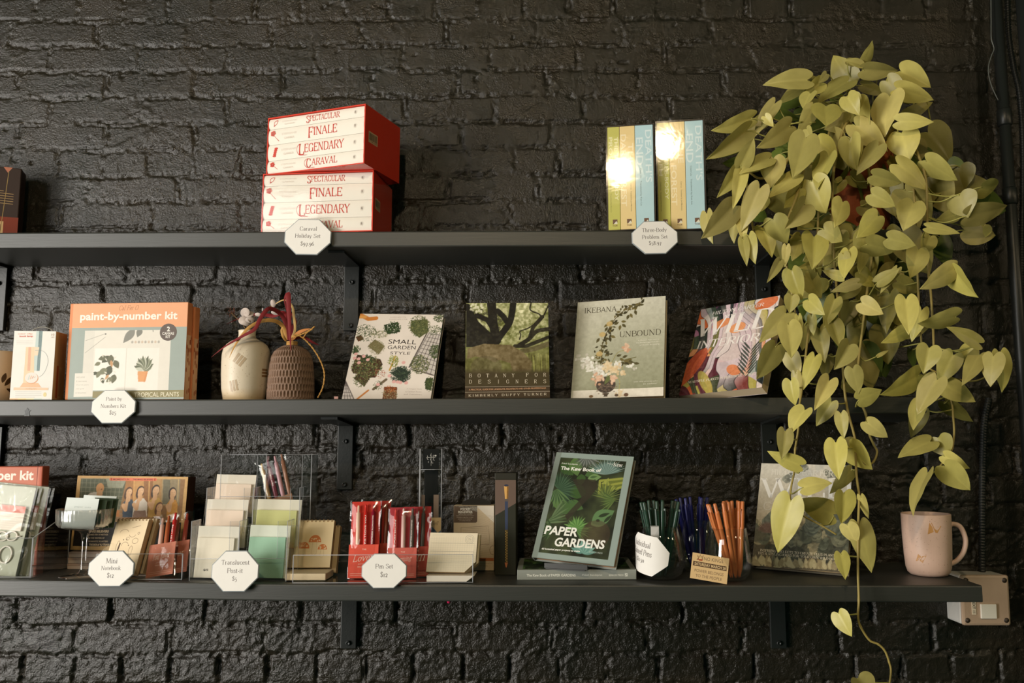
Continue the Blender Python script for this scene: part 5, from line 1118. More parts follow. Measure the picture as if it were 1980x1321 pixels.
def pack(label, fit, t):
    x, y, z, yaw, lean, roll, w, h = fit
    r = thing('stationery_pack', label, 'stationery set', (x, y, z), (yaw, lean, roll), 'cellophane stationery packs')
    mb = MB(); mb.box((-w / 2, t * .55, .002), (w / 2 - .012, t * .7, h - .002), lin((178, 180, 160))); A = Art(mb, (-w / 2, t * .55, 0), (1, 0, 0), (0, 0, 1), w, h)
    A.text('Birthday', w * .58, h * .86, w=.058, h=.012, rgb=(206, 206, 190), font='serif', shear=.35, wt=.3, rot=.2); A.text('Party', w * .70, h * .90, w=.03, h=.012, rgb=(206, 206, 190), font='serif', shear=.35, wt=.3, rot=.2); A.line([(w * .45, h * .79), (w * .74, h * .79)], .0008, (214, 212, 198))
    mb.build('backing_card', M_PAPER, r)
    mb = MB(); mb.box((-w / 2 + .006, t * .2, h * .50), (w / 2 - .020, t * .5, h * .77), lin((228, 218, 204))); A = Art(mb, (-w / 2 + .006, t * .2, h * .50), (1, 0, 0), (0, 0, 1), w - .026, h * .27); A.rect(0, h * .195, w - .026, h * .27, (214, 128, 112))
    for k in range(7): A.line([(0, h * (.17 - .024 * k)), (w - .026, h * (.17 - .024 * k))], .0005, (206, 196, 184))
    A.up(); A.line([(w * .30, h * .195), (w * .38, h * .27)], .003, (228, 156, 140)); A.line([(w * .50, h * .195), (w * .58, h * .27)], .003, (228, 156, 140))
    mb.build('letter_pad', M_PAPER, r)
    mb = MB(); cc = lin((226, 218, 204))
    for k in range(3): mb.tube([(-.004 + .019 * k + .011 * math.cos(a), t * .4, h * (.415 + .012 * k) + .0085 * math.sin(a)) for a in np.linspace(0, 6.3, 26)], .0014, cc, 6)
    mb.tube([(.042, t * .4, h * .44), (.052, t * .4, h * .445)], .0014, cc, 6); mb.build('chain_stencil', M_PLASTIC, r)
    for k in range(2):
        mb = MB(); mb.tube([(.030 + .036 * (k - 1) + .0125 * math.cos(a), t * .4, h * .235 + .0155 * math.sin(a)) for a in np.linspace(0, 6.3, 30)], .0016, cc, 6); mb.build('ring', M_PLASTIC, r)
    mb = MB(); mb.box((-w / 2, 0, 0), (w / 2, t, h), lin((255, 255, 255)), .003); mb.build('cellophane_bag', M_FILM, r)
pack('sage green stationery pack with a striped letter pad in cellophane', (-1.0640, -0.2560, on(-1.07, .0035), -0.05, 0.14, 0.085, 0.1400, 0.1720), .012)
pack('second cellophane stationery pack behind the sage green one', (-1.0520, -0.2360, on(-1.05, .0035), -0.05, 0.13, 0.10, 0.1400, 0.1730), .012)

# boxed jigsaw on three boxes
for k in range(3):
    mb = MB(); hh = .0112; wd = .225
    tg = None
    zc = on(-.86, .0006) + k * (hh + .0006)
    r = thing('flat_box', ('lowest', 'middle', 'uppermost')[k] + ' of three flat cream boxes stacked under the party puzzle', 'box', (-.853 + .001 * k, -.150, zc), (0, 0, 0), 'flat boxes under the puzzle')
    mb = MB(); mb.box((-wd / 2, 0, 0), (wd / 2, .09, hh * .62), lin((196, 176, 160)), .0008); mb.build('tray', M_CARD, r)
    mb = MB(); mb.box((-wd / 2 - .0006, -.0006, hh * .58), (wd / 2 + .0006, .0906, hh), lin((176, 150, 134)), .0008); mb.build('lid', M_CARD, r)
x, y, z = -0.853, -0.140, on(-.86, .0008) + 3 * .0118
w, h, t = .2347, .1500, .036
r = thing('puzzle_box', 'gold bordered puzzle box picturing five people posing, on flat boxes', 'puzzle', (x, y, z), (-.048, .05, .012))
mb = MB(); mb.box((-w / 2, 0, 0), (w / 2, t, h), lin((62, 38, 24)), .001)
A = front(mb, w, h).ref((50, 118), (1875, 148), (-58, 1330), (1840, 1370)); q = A.q
C = Canvas(w, h, (206, 164, 104), .0008); m = w / 1860
def R4(x0, y0, x1, y1, c): C.poly([q(x0, y0), q(x1, y0), q(x1, y1), q(x0, y1)], c)
C.poly([q(105, 165), q(1826, 190), q(1795, 880), q(50, 870)], (150, 112, 72))
C.poly([q(105, 165), q(860, 190), q(800, 470), q(740, 800), q(60, 800)], (92, 96, 74)); C.poly([q(520, 175), q(860, 180), q(800, 330), q(560, 330)], (170, 170, 148), .8)
for k in range(9): C.line([q(95, 165 + 72 * k), q(800, 178 + 72 * k)], .0008, (146, 142, 118))
for k in range(10): C.line([q(130 + 70 * k, 165), q(90 + 70 * k, 800)], .0008, (146, 142, 118))
for k, c_ in enumerate(((166, 116, 66), (190, 142, 84), (150, 104, 62), (180, 140, 90), (176, 150, 108), (150, 134, 104))): R4(850 + 150 * k, 185, 1000 + 150 * k, 620, c_)
R4(1470, 190, 1590, 600, (120, 114, 92)); C.line([q(990, 190), q(990, 560)], .003, (206, 156, 92)); C.line([q(1240, 200), q(1240, 560)], .003, (206, 160, 100)); C.line([q(1720, 200), q(1720, 560)], .002, (196, 168, 120))
sk = (216, 170, 128)
def who(x, y, hr, hair, top, w_=95, low=None, ro=.2, long=True, arm=True):
    if long: C.ell(*q(x - 8, y + 40), 62 * m, 100 * m, hair, ro)
    C.poly([q(x - w_, 810), q(x - w_ * .95, y + 190), q(x - 40, y + 130), q(x + 60, y + 130), q(x + w_, y + 200), q(x + w_, 810)], top)
    if low: C.poly([q(x - w_, 810), q(x - w_ * .8, y + 330), q(x + w_ * .8, y + 330), q(x + w_, 810)], low)
    C.line([q(x, y + 60), q(x - 8, y + 140)], .009, sk); C.ell(*q(x, y), hr * m, hr * 1.28 * m, hair, ro); C.ell(*q(x + 6, y + 14), hr * .82 * m, hr * 1.08 * m, sk, ro)
    C.ell(*q(x + 22, y + 10), hr * .45 * m, hr * .9 * m, (226, 186, 146), ro, .6); C.line([q(x - 16, y + 6), q(x - 4, y + 4)], .0006, (130, 92, 70), .8); C.line([q(x + 18, y + 2), q(x + 32, y + 2)], .0006, (130, 92, 70), .8); C.line([q(x + 2, y + 40), q(x + 20, y + 38)], .0009, (176, 104, 86), .8)
    if arm: C.line([q(x - w_ * .85, y + 230), q(x - w_ * .5, y + 300), q(x - 10, y + 75)], [.0085, .008, .0055], sk); C.ell(*q(x - 10, y + 66), .0045, .006, sk)
C.poly([q(170, 480), q(270, 400), q(380, 390), q(480, 460), q(500, 800), q(150, 800)], (206, 196, 182)); C.ell(*q(425, 330), 68 * m, 84 * m, (206, 150, 96)); C.ell(*q(420, 420), 52 * m, 50 * m, (206, 160, 116)); C.ell(*q(450, 345), .0016, .001, (110, 76, 56))
who(905, 385, 58, (80, 56, 42), (70, 80, 92), 95, (64, 76, 92), -.3); who(1100, 370, 60, (66, 46, 36), (222, 210, 196), 120, (150, 120, 104), -.3); who(1350, 360, 66, (66, 52, 44), (196, 156, 84), 110, (186, 146, 76), -.3); who(1635, 400, 62, (56, 42, 36), (210, 150, 70), 90, None, .1); who(1420, 640, 60, (110, 76, 56), (200, 176, 150), 60, None, -.3, arm=False)
R4(640, 690, 760, 800, (176, 112, 54))
C.poly([q(20, 860), q(1800, 900), q(1790, 1290), q(-20, 1270)], (40, 32, 26)); C.noise(.004, 5, 10)
A.raster(C.img); A.up()
A.poly(A.qs([(600, 158), (1340, 166), (1340, 214), (600, 204)]), (222, 116, 82)); A.ell(*q(600, 181), .003, .0029, (222, 116, 82)); A.ell(*q(1340, 190), .003, .0029, (222, 116, 82)); A.up()
A.tx('MOMENTS IN', 640, 182, 905, 184, 24, (110, 52, 36), bold=.02); A.tx('THE MAKE BELIEVERS', 965, 186, 1300, 190, 24, (110, 52, 36), bold=.03)
for k, (s, x0, x1, hp, b_) in enumerate((('THE', 330, 430, 30, .03), ('MAKE BELIEVERS', 250, 590, 40, .06), ('GAMES FOR OF MOTHER', 250, 580, 26, .02), ('IN THE WRITERS OF', 250, 520, 26, .02), ('ROMANTIC ROASTERS', 250, 580, 26, .02), ('THI BOI & VU TRAN', 260, 600, 36, .06))): A.tx(s, x0, 980 + 54 * k, x1, 982 + 54 * k, hp, (206, 178, 140), bold=b_)
mb.build('lid', M_GLOSS, r)

# coupe glass with calling cards
cz = Pz(160, 1113, zb(-1.0)); cx0, cy0 = cz[0], -0.232
cx0 = P(160, 1110, cy0)[0]
r = thing('coupe_glass', 'stemmed ribbed coupe glass holding cards in front of the puzzle', 'glass', (cx0, cy0, on(cx0)))
Hc = .128; n = 128
def rib(prof, a0=.018):
    pr = np.array(prof); q_ = np.linspace(0, 2 * math.pi, n, endpoint=False); V = []
    for rad, zz in pr:
        f_ = np.where(zz > .088 and rad > a0, 1 + .010 * np.cos(q_ * 44), 1.0); V.append(np.stack([rad * f_ * np.cos(q_), rad * f_ * np.sin(q_), np.full(n, zz)], 1))
    V = np.concatenate(V); m_ = len(pr)
    return V, [(i * n + k, i * n + (k + 1) % n, ((i + 1)) * n + (k + 1) % n, (i + 1) * n + k) for i in range(m_ - 1) for k in range(n)]
mb = MB(); V, fc = rib([(.0001, .0002), (.041, .0002), (.0415, .0012), (.040, .0022), (.020, .0045), (.0075, .0075), (.0052, .013), (.0048, .040), (.0052, .065), (.0075, .080), (.014, .0865), (.034, .0905), (.0455, .0945), (.0505, .101), (.0515, .110), (.0520, .1275), (.0516, .1282), (.0510, .1275), (.0503, .110), (.0492, .102), (.0445, .0960), (.034, .0922), (.012, .0895), (.0001, .0890)])
npf = 24; low_f = [f_ for f_ in fc if f_[0] // n < 11]; mb.add(V[:12 * n], [f_ for f_ in low_f if f_[2] < 12 * n], lin((255, 255, 255)), True); mb.build('stem_and_foot', M_BOWL, r)
mb = MB(); mb.add(V[11 * n:], [tuple(i - 11 * n for i in f_) for f_ in fc if f_[0] // n >= 11], lin((255, 255, 255)), True); mb.build('bowl', M_RIBBED, r)
def card(label, px, py, yw, ln, x_off, y_off, w=.054, h=.058, green=True, txt=False):
    c_ = thing('calling_card', label, 'card', (cx0 + x_off, cy0 + y_off, on(cx0) + .0915), (yw, ln, .06), 'cards in the coupe glass')
    mb = MB(); mb.box((-w / 2, 0, 0), (w / 2, .0006, h), lin((226, 232, 228) if green else (44, 60, 34)))
    if txt: A = front(mb, w, h); A.text('paper cuts', w * .54, h * .70, w=w * .5, h=.0036, rgb=(180, 190, 186)); A.text('shop & studio', w * .52, h * .52, w=w * .4, h=.0026, rgb=(196, 204, 200))
    mb.build('face', M_PAPER, c_); mb = MB(); mb.box((-w / 2, .0007, 0), (w / 2, .0013, h), lin((38, 56, 30) if green else (222, 228, 224))); mb.build('back', M_PAPER, c_)
card('foremost white card in the coupe glass with pale print', 0, 0, .10, .16, -.0035, -.022, .060, .058, txt=True)
for k in range(3): card(('dark green card peeking out just right of the foremost white one', 'second dark green card peeking out behind the first green one', 'dark green card furthest right in the coupe glass')[k], 0, 0, .12, .15, (.016, .024, .031)[k], -.013 + .007 * k, .044, .054 + .001 * k, green=False)
card('rearmost white card leaning in the coupe glass', 0, 0, .10, .13, .012, .012, .062, .060)

# small tray of spiral mini notebooks and pen packs
def spiral_pad(label, fit, t, draw, group, cover=(222, 200, 164), back=(176, 130, 76), rings=9, wire=(150, 116, 70)):
    x, y, z, yaw, lean, roll, w, h = fit
    r = thing('spiral_notepad', label, 'notebook', (x, y, z), (yaw, lean, roll), group)
    mb = MB(); mb.box((-w / 2, 0, 0), (w / 2, .0006, h), lin(cover)); draw(front(mb, w, h)); mb.build('cover_sheet', M_PAPER, r)
    mb = MB(); mb.box((-w / 2 + .0006, .0008, .0004), (w / 2 - .0006, t - .0016, h - .0004), lin((212, 186, 146)))
    for k in range(1, 6): yy = .0008 + (t - .0024) * k / 6; mb.box((w / 2 - .0006, yy - .00015, .001), (w / 2 - .0004, yy + .00015, h - .001), lin((150, 116, 74)))
    mb.build('page_block', M_PAPER, r)
    mb = MB(); mb.box((-w / 2, t - .0014, 0), (w / 2, t, h), lin(back)); mb.build('back_board', M_CARD, r)
    mb = MB()
    for k in range(rings):
        xc = -w / 2 + w * (k + .6) / (rings + .2)
        for dx in (-.0007, .0007): mb.tube([(xc + dx, t * .5 + (t * .5 + .0022) * math.sin(a), h - .004 + .0062 * (1 - math.cos(a)) * .55) for a in np.linspace(-2.6, 2.6, 14)], .0004, lin(wire), 5)
    mb.build('wire_spiral', M_METAL, r)
    return r
def d_mini(A):
    A.ref((440, 565), (800, 560), (310, 930), (650, 1120)); w, h = A.w, A.h; A.up(); c_ = (120, 96, 78); rr = np.random.default_rng(3)
    for (cx, cy, rx, ry, a0, a1) in ((.34, .74, .14, .07, .3, 3), (.62, .72, .10, .05, 3.3, 6.2), (.75, .60, .09, .05, 0, 6.2), (.46, .52, .10, .06, .4, 3.4), (.68, .42, .05, .09, 0, 6.2), (.40, .30, .12, .05, 3.2, 6.2), (.62, .26, .10, .07, .2, 5.5), (.25, .50, .05, .10, 0, 6.2), (.50, .64, .05, .03, 0, 6), (.80, .74, .03, .02, 0, 6.2)):
        A.line([(w * (cx + rx * math.cos(a)), h * (cy + ry * math.sin(a))) for a in np.linspace(a0, a1, 16)], .0007, c_)
    for (cx, cy) in ((.38, .62), (.48, .63), (.40, .36), (.66, .36), (.58, .52)): A.ell(w * cx, h * cy, .0011, .0011, (70, 54, 44))
    A.line([(w * .30, h * .56), (w * .27, h * .36)], .0035, (86, 66, 52)); A.line([(w * .55, h * .84), (w * .80, h * .88)], .0007, c_)
mf = (-0.8161, -0.2418, 1.2415, -0.3314, 0.3283, -0.0329, 0.0780, 0.106)
def off(fit, dx, dy, dz=0.0): return (fit[0] + dx, fit[1] + dy, fit[2] + dz) + tuple(fit[3:])
spiral_pad('cream spiral notebook with little line doodles leaning in the left tray', mf, .011, d_mini, 'doodle notebooks')
spiral_pad('second spiral notebook mostly hidden behind the doodled one', off(mf, .0085, .0165, -.001), .010, lambda A: None, 'doodle notebooks')
def pen_geo(mb, p0, p1, rad, col, clip=True, tip=True):
    p0, p1 = np.array(p0, float), np.array(p1, float); d = p1 - p0; L_ = np.linalg.norm(d); d /= L_
    s = [0, .004, .03 * L_ / .12, .55 * L_, L_ - .014, L_ - .0135, L_ - .003, L_]; rr_ = [rad * .35, rad * .75, rad, rad, rad * .92, rad * .52, rad * .52, rad * .40]
    mb.tube([p0 + d * q_ for q_ in s], rr_, lin(col), 12)
def pen_set(label, fit, cards, pens, band, words, group, t=.013, backc=None, blank=False):
    x, y, z, yaw, lean, roll, w, h = fit
    r = thing('pen_set', label, 'pen set', (x, y, z), (yaw, lean, roll), group)
    if backc is not None:
        mb = MB(); mb.box((-w / 2 + .002, t - .0022, .002), (w / 2 - .002, t - .0016, h - .003), lin(backc)); mb.build('backing_card', M_PAPER, r)
    mb = MB(); mb.box((-w / 2 + .0015, .0016, .002), (w / 2 - .0015, .0024, h * band), lin(cards)); A = Art(mb, (-w / 2, .0016, 0), (1, 0, 0), (0, 0, 1), w, h)
    if words:
        A.text('THE', w * .52, h * band * .86, w=.008, h=.0026, rgb=(244, 214, 196)); A.text(words, w * .5, h * band * .62, w=w * .62, h=.0125, rgb=(246, 226, 210), font='serif', shear=.4, wt=.45, rot=.10); A.text('JOTTER', w * .45, h * band * .43, w=.014, h=.0026, rgb=(238, 200, 180)); A.text('PEN SET', w * .46, h * band * .35, w=.016, h=.0026, rgb=(238, 200, 180))
        for k in range(2): A.line([(w * .1, h * band * (.16 - .05 * k)), (w * .9, h * band * (.16 - .05 * k))], .0005, (238, 190, 170))
    mb.build('label_card', M_PAPER, r)
    for (u0, u1, top, col, lt) in pens:
        mb = MB(); pen_geo(mb, ((u0 - .5) * w, t * .55, h * .06), ((u1 - .5) * w, t * .5, h * top), .0043, col)
        if lt:
            a = math.atan2(h * (top - .06), (u1 - u0) * w); A = Art(mb, ((u0 + u1) / 2 * w - w / 2, t * .52 - .0046, h * .62), (1, 0, 0), (0, 0, 1), 1, 1); A.text(lt, 0, 0, w=h * .36, h=.0026, rgb=(240, 222, 214), rot=a, bold=.03)
        mb.build('pen', M_PLASTIC, r)
    mb = MB(); V = []; nx, nz = 8, 14; rr = np.random.default_rng(int(abs(x) * 1e4))
    for sgn in (0, 1):
        for j in range(nz + 1):
            for i in range(nx + 1):
                u_ = i / nx; v_ = j / nz; bul = math.sin(math.pi * u_) ** .5 * math.sin(math.pi * min(1, .12 + v_ * .88)) ** .4 * t * .55; V.append(((u_ - .5) * w * 1.02, t * .5 + (-1 if sgn == 0 else 1) * bul + .0007 * rr.normal() * (0 < i < nx), v_ * h + .0012 * rr.normal() * (j == nz)))
    k0 = (nx + 1) * (nz + 1); fc = []
    for sgn in (0, 1):
        for j in range(nz):
            for i in range(nx): a = sgn * k0 + j * (nx + 1) + i; f_ = (a, a + 1, a + nx + 2, a + nx + 1); fc.append(f_ if sgn == 0 else f_[::-1])
    mb.add(V, fc, lin((255, 255, 255)), True); mb.build('cellophane_bag', M_FILM, r)
    return r
lf = (-0.7330, -0.2530, 1.2385, -0.1925, 0.36, -0.17, 0.0580, 0.1240)
pk3 = [(.36, .34, .95, (230, 190, 176), None), (.56, .56, .97, (176, 94, 54), None), (.76, .80, 1.0, (196, 46, 42), 'I AM IN LOVE')]
pen_set('dusty pink pen pack with rose, brown and red pens beside the doodle notebook', lf, (196, 122, 98), pk3, .52, 'You, Lover', 'dusty pink pen packs')
pen_set('dusty pink pen pack tucked behind the front pink one', off(lf, .018, .020, .001), (186, 112, 88), [(.4, .42, .93, (150, 84, 52), None), (.7, .74, .97, (160, 66, 50), None)], .52, 'Lover', 'dusty pink pen packs')
def tray(label, px0, px1, fy, dep, fh):
    a = P(px0, 1118, fy); b_ = P(px1, 1118, fy); w = b_[0] - a[0]; xc = (a[0] + b_[0]) / 2
    r = thing('acrylic_tray', label, 'display tray', (xc, fy, on(xc, .0005)), (0, 0, 0), 'clear acrylic trays'); t = .0022
    acryl('front_panel', r, [((-w / 2, 0, 0), (w / 2, t, fh))]); acryl('bottom_panel', r, [((-w / 2, t, 0), (w / 2, dep, t))]); acryl('back_panel', r, [((-w / 2, dep, 0), (w / 2, dep + t, fh * 1.6))])
    for sx in (-1, 1):
        xs = sx * (w / 2) - t / 2; mb = MB(); V = [(xs, 0, 0), (xs, dep, 0), (xs, dep, fh * 1.6), (xs, 0, fh)]; V += [(p[0] + t, p[1], p[2]) for p in V]
        mb.add(V, [(0, 3, 2, 1), (4, 5, 6, 7), (0, 4, 7, 3), (1, 2, 6, 5), (2, 3, 7, 6), (0, 1, 5, 4)], lin((255, 255, 255))); mb.build('side_panel', M_ACRYL, r)
    me = MB(); me.tube([(-w / 2, .001, fh), (w / 2, .001, fh)], .0007, lin((214, 214, 214)), 6); me.tube([(w / 2, .001, 0), (w / 2, .001, fh)], .0010, lin((230, 230, 230)), 6); me.tube([(-w / 2, .001, 0), (-w / 2, .001, fh)], .0010, lin((214, 214, 214)), 6); me.tube([(-w / 2, .001, .001), (w / 2, .001, .001)], .0008, lin((170, 160, 150)), 6)
    me.build('polished_edge', M_AEDGE, r); return r
tray('clear acrylic tray holding the doodle notebooks and pink pens', 184, 351, -0.267, .11, .048)
tray('wide clear acrylic tray holding mushroom pads, red pens and grid pads', 566, 914, -0.272, .10, .052)

# six-pocket acrylic display
a = P(366, 1121, -.262); b_ = P(553, 1121, -.262)
r = thing('acrylic_display', 'stepped six-pocket clear acrylic display full of translucent sticky notes', 'display stand', (a[0], -.262, on(-.55, .0004)))
w = b_[0] - a[0]; k = w / 187.0; dy = .045
tiers = [(0, 0.0, 0.0, .112), (17, dy, 0.0, .172), (35, 2 * dy, 0.0, .235)]
for i, (dx, yv, z0, tp) in enumerate(tiers):
    x0 = dx * k * .50; sc = 1.0
    for c_ in range(3):                        # upright divider fins of this tier
        xs = x0 + w * sc * c_ / 2 - .001
        acryl('divider', r, [((xs, yv, 0), (xs + .002, yv + dy - .003, tp))], [((xs + .001, yv, 0), (xs + .001, yv, tp), .0008), ((xs + .001, yv, tp), (xs + .001, yv + dy - .003, tp), .0006)])
    fh = (.042, .098, .152)[i]
    acryl('pocket_front', r, [((x0, yv, (0, .04, .09)[i]), (x0 + w * sc, yv + .002, fh))], [((x0, yv + .001, fh), (x0 + w * sc, yv + .001, fh), .0005)])
    for c_ in (0, 1): acryl('pocket_lip', r, [((x0 + w * sc * (c_ + .80) / 2, yv - .0006, fh), (x0 + w * sc * (c_ + 1) / 2, yv + .0014, tp))], [((x0 + w * sc * (c_ + .80) / 2, yv, fh), (x0 + w * sc * (c_ + .80) / 2, yv, tp), .0004)])
acryl('back_panel', r, [((.018 * 1, 3 * dy, 0), (.018 + w, 3 * dy + .002, .235))], [((.018, 3 * dy, .235), (.018 + w, 3 * dy, .235), .0006)])
disp = np.array(r.location)
def sticky(label, px, py0, py1, wpx, Y, padc, bagc, lean=.10, tag_txt=None, lidc=None):
    top = P(px, py0, Y); k_ = (top - CAM) @ fw / F; w = wpx * k_; h = (py1 - py0) * k_ * 1.02; bot = P(px, py1, Y)
    r = thing('sticky_note_pack', label, 'sticky notes', (bot[0], Y, bot[2]), (0, lean, .025), 'translucent sticky note packs')
    mb = MB(); mb.box((-w * .46, .003, .001), (w * .40, .007, h * .76), lin(padc), .0004); A = Art(mb, (-w * .46, .003, 0), (1, 0, 0), (0, 0, 1), w * .86, h)
    if tag_txt: A.text(tag_txt, w * .27, h * .155, w=.010, h=.0048, rgb=(90, 84, 80), bold=.03)
    mb.build('note_pad', M_PAPER, r)
    mb = MB(); mb.box((-w * .48, .0078, .0005), (w * .48, .0084, h * .98), lin(bagc)); mb.build('backing_sheet', M_PAPER, r)
    mb = MB(); mb.box((-w / 2, 0, 0), (w / 2, .010, h), lin((255, 255, 255)), .002); mb.build('cellophane_bag', M_FILM, r)
sticky('peach sticky note pack in the back left pocket of the display', 447, 919, 1000, 80, -.150, (240, 220, 202), (232, 224, 210))
sticky('peach sticky note pack in the middle left pocket of the display', 429, 968, 1060, 84, -.205, (240, 220, 202), (232, 224, 210))
sticky('cream sticky note pack in the front left pocket of the display', 411, 1021, 1119, 84, -.252, (240, 231, 213), (232, 226, 212), tag_txt='$5')
sticky('lime green sticky note pack in the middle right pocket', 531, 968, 1060, 90, -.205, (206, 206, 142), (230, 224, 206))
sticky('mint green sticky note pack in the front right pocket', 512, 1019, 1119, 82, -.252, (166, 206, 180), (226, 230, 216))
tp = P(541, 972, -.158)
pen_set('purple pen pack sticking up askew from the back right pocket', (P(540, 985, -.158)[0], -.158, P(540, 985, -.158)[2], -.1, .05, -.27, .066, .112), (150, 112, 84), [(.22, .20, .90, (196, 160, 100), None), (.45, .42, .93, (120, 46, 66), 'GLITTER GIRL'), (.66, .66, .97, (206, 160, 170), None), (.88, .88, .97, (150, 106, 84), None)], .22, None, 'red and purple pen packs')

# mushroom pads
def d_mush(A):
    A.ref((1035, 665), (1350, 658), (985, 1060), (1310, 1065)); A.up(); o_ = (204, 118, 58)
    for (x, y, s, ph) in ((1183, 850, 54, 95), (1088, 903, 48, 60), (1246, 912, 40, 55)):
        cu, cv = A.q(x, y); m = s / A.ppu
        A.poly([(cu + m * math.cos(a), cv + m * 1.15 * math.sin(a)) for a in np.linspace(0, math.pi, 16)], o_)
        A.line([(cu - m * .3, cv), (cu - m * .42, cv - ph / A.ppu), (cu, cv - (ph + 18) / A.ppu), (cu + m * .42, cv - ph / A.ppu), (cu + m * .3, cv)], .0005, (190, 160, 118))
    A.up()
    rr = np.random.default_rng(6)
    for (x, y, s) in ((1183, 850, 54), (1088, 903, 48), (1246, 912, 40)):
        for _ in range(9):
            a = .25 + 2.6 * rr.random(); d = .35 + .45 * rr.random(); cu, cv = A.q(x, y); m = s / A.ppu; A.ell(cu + m * d * math.cos(a), cv + m * 1.15 * d * math.sin(a), .0013, .0013, (232, 204, 160), 10)
muf = (-0.4557, -0.2101, 1.2480, -0.0205, 0.3098, -0.0047, 0.0747, 0.0923)
spiral_pad('cream spiral pad with three orange mushrooms in the wide tray', muf, .010, d_mush, 'mushroom pads', (226, 202, 158), (190, 146, 90))
spiral_pad('spiral pad standing right behind the mushroom pad', off(muf, .009, .0135, -.012), .012, lambda A: None, 'mushroom pads', (216, 190, 146), (182, 136, 80))
r = thing('paper_pad', 'flat cream pad lying under the mushroom pad', 'notepad', (-.4535, -.258, on(-.45, .0030)), (-.02, 0, 0)); mb = MB(); mb.box((-.038, 0, 0), (.040, .055, .0125), lin((224, 204, 168)), .0012)
for k in range(4): mb.box((-.0375, -.0002, .002 + .0026 * k), (.0395, .0004, .0023 + .0026 * k), lin((176, 148, 108)))
mb.build('page_block', M_PAPER, r)

# red pen packs
redA = (-0.3475, -0.2430, on(-.35, .003), 0.0094, 0.1634, -0.0100, 0.0600, 0.1500)
redB = (-0.2727, -0.2420, on(-.27, .003), 0.06, 0.20, -0.0069, 0.0585, 0.1400)
rA = [(.30, .26, .93, (240, 206, 184), None), (.55, .50, .94, (206, 44, 38), 'P.S. I LOVE YOU'), (.76, .75, .94, (140, 24, 48), 'HOPELESS ROMANTIC')]
pen_set('tall red pen pack left of the pen set sign', redA, (224, 86, 66), rA, .43, 'Lover', 'red and purple pen packs', backc=(206, 52, 38))
pen_set('red pen pack directly behind the tall red one', off(redA, .017, .018, 0), (170, 60, 36), [(.62, .62, .93, (70, 40, 24), None), (.84, .84, .93, (130, 60, 34), None)], .43, None, 'red and purple pen packs', backc=(176, 40, 26))
rB = [(.24, .24, .95, (206, 70, 66), 'FASHION'), (.52, .50, .96, (222, 184, 178), None), (.78, .80, .96, (98, 88, 84), 'JUST ONE MORE CHAPTER')]
pen_set('rose red pen pack with pink and grey pens right of the pen set sign', redB, (212, 104, 92), rB, .42, 'Charming', 'red and purple pen packs', backc=(178, 54, 64))
pen_set('rose red pen pack with grey pens behind the pink and grey one', off(redB, .024, .018, 0), (176, 70, 58), [(.40, .40, .9, (186, 70, 62), None), (.66, .72, .98, (84, 78, 74), None)], .42, 'arm', 'red and purple pen packs', backc=(176, 46, 44))

# grid pads with a cut corner
def grid_pad(label, fit, t, n_lines=True):
    x, y, z, yaw, lean, roll, w, h = fit
    r = thing('grid_notepad', label, 'notepad', (x, y, z), (yaw, lean, roll), 'grid note pads')
    c = .020; poly = [(-w / 2, 0), (w / 2 - c, 0), (w / 2, c), (w / 2, h), (-w / 2, h)]
    mb = MB(); mb.prism(poly, 0, .0012, lin((228, 214, 186)), lin((206, 188, 156)))
    A = front(mb, w, h)
    if n_lines:
        for k in range(1, 20): u = w * k / 20; A.line([(u, .001 if u < w - c else u - (w - c)), (u, h * .90)], .00025, (202, 190, 166))
        for k in range(1, 16): v = h * .90 * k / 16; A.line([(.001, v), (w - .001 - max(0, c - v), v)], .00025, (202, 190, 166))
        for v in (h * .52, h * .73): A.line([(.004, v), (w - .006, v)], .0005, (150, 142, 130))
        A.line([(w * .05, h * .94), (w * .3, h * .94)], .0004, (170, 160, 146))
        A.line([(w * .84 + .0085 * math.cos(a), h * .84 + .0085 * math.sin(a)) for a in np.linspace(0, 6.3, 26)], .0005, (160, 154, 142)); A.line([(w * .84 + .0058 * math.cos(a), h * .84 + .0058 * math.sin(a)) for a in np.linspace(0, 6.3, 22)], .0004, (160, 154, 142)); A.text('Yo', w * .84, h * .84, w=.006, h=.005, rgb=(110, 104, 96), font='serif', shear=.3, wt=.5)
    mb.build('top_sheet', M_PAPER, r); mb = MB(); mb.prism([(p[0] * .998, p[1]) for p in poly], .0013, t, lin((214, 196, 164)), lin((196, 168, 128))); mb.build('page_block', M_PAPER, r); return r
gf = (-0.1778, -0.2550, 1.2455, -0.071, 0.4439, 0.0087, 0.0936, 0.0767)
grid_pad('cream grid notepad with a cut corner leaning in the wide tray', gf, .008)
grid_pad('grid notepad showing its yellow edge behind the front grid pad', off(gf, .0045, .0125, -.003), .010, False)
r = thing('paper_pad', 'flat white pad lying under the grid notepads', 'notepad', (-.176, -.2685, on(-.18, .003)), (-.03, 0, 0)); mb = MB(); mb.prism([(-.045, 0), (.03, 0), (.045, .011), (-.045, .011)], 0, .05, lin((226, 216, 200)), lin((214, 200, 178))); mb.build('page_block', M_PAPER, r)

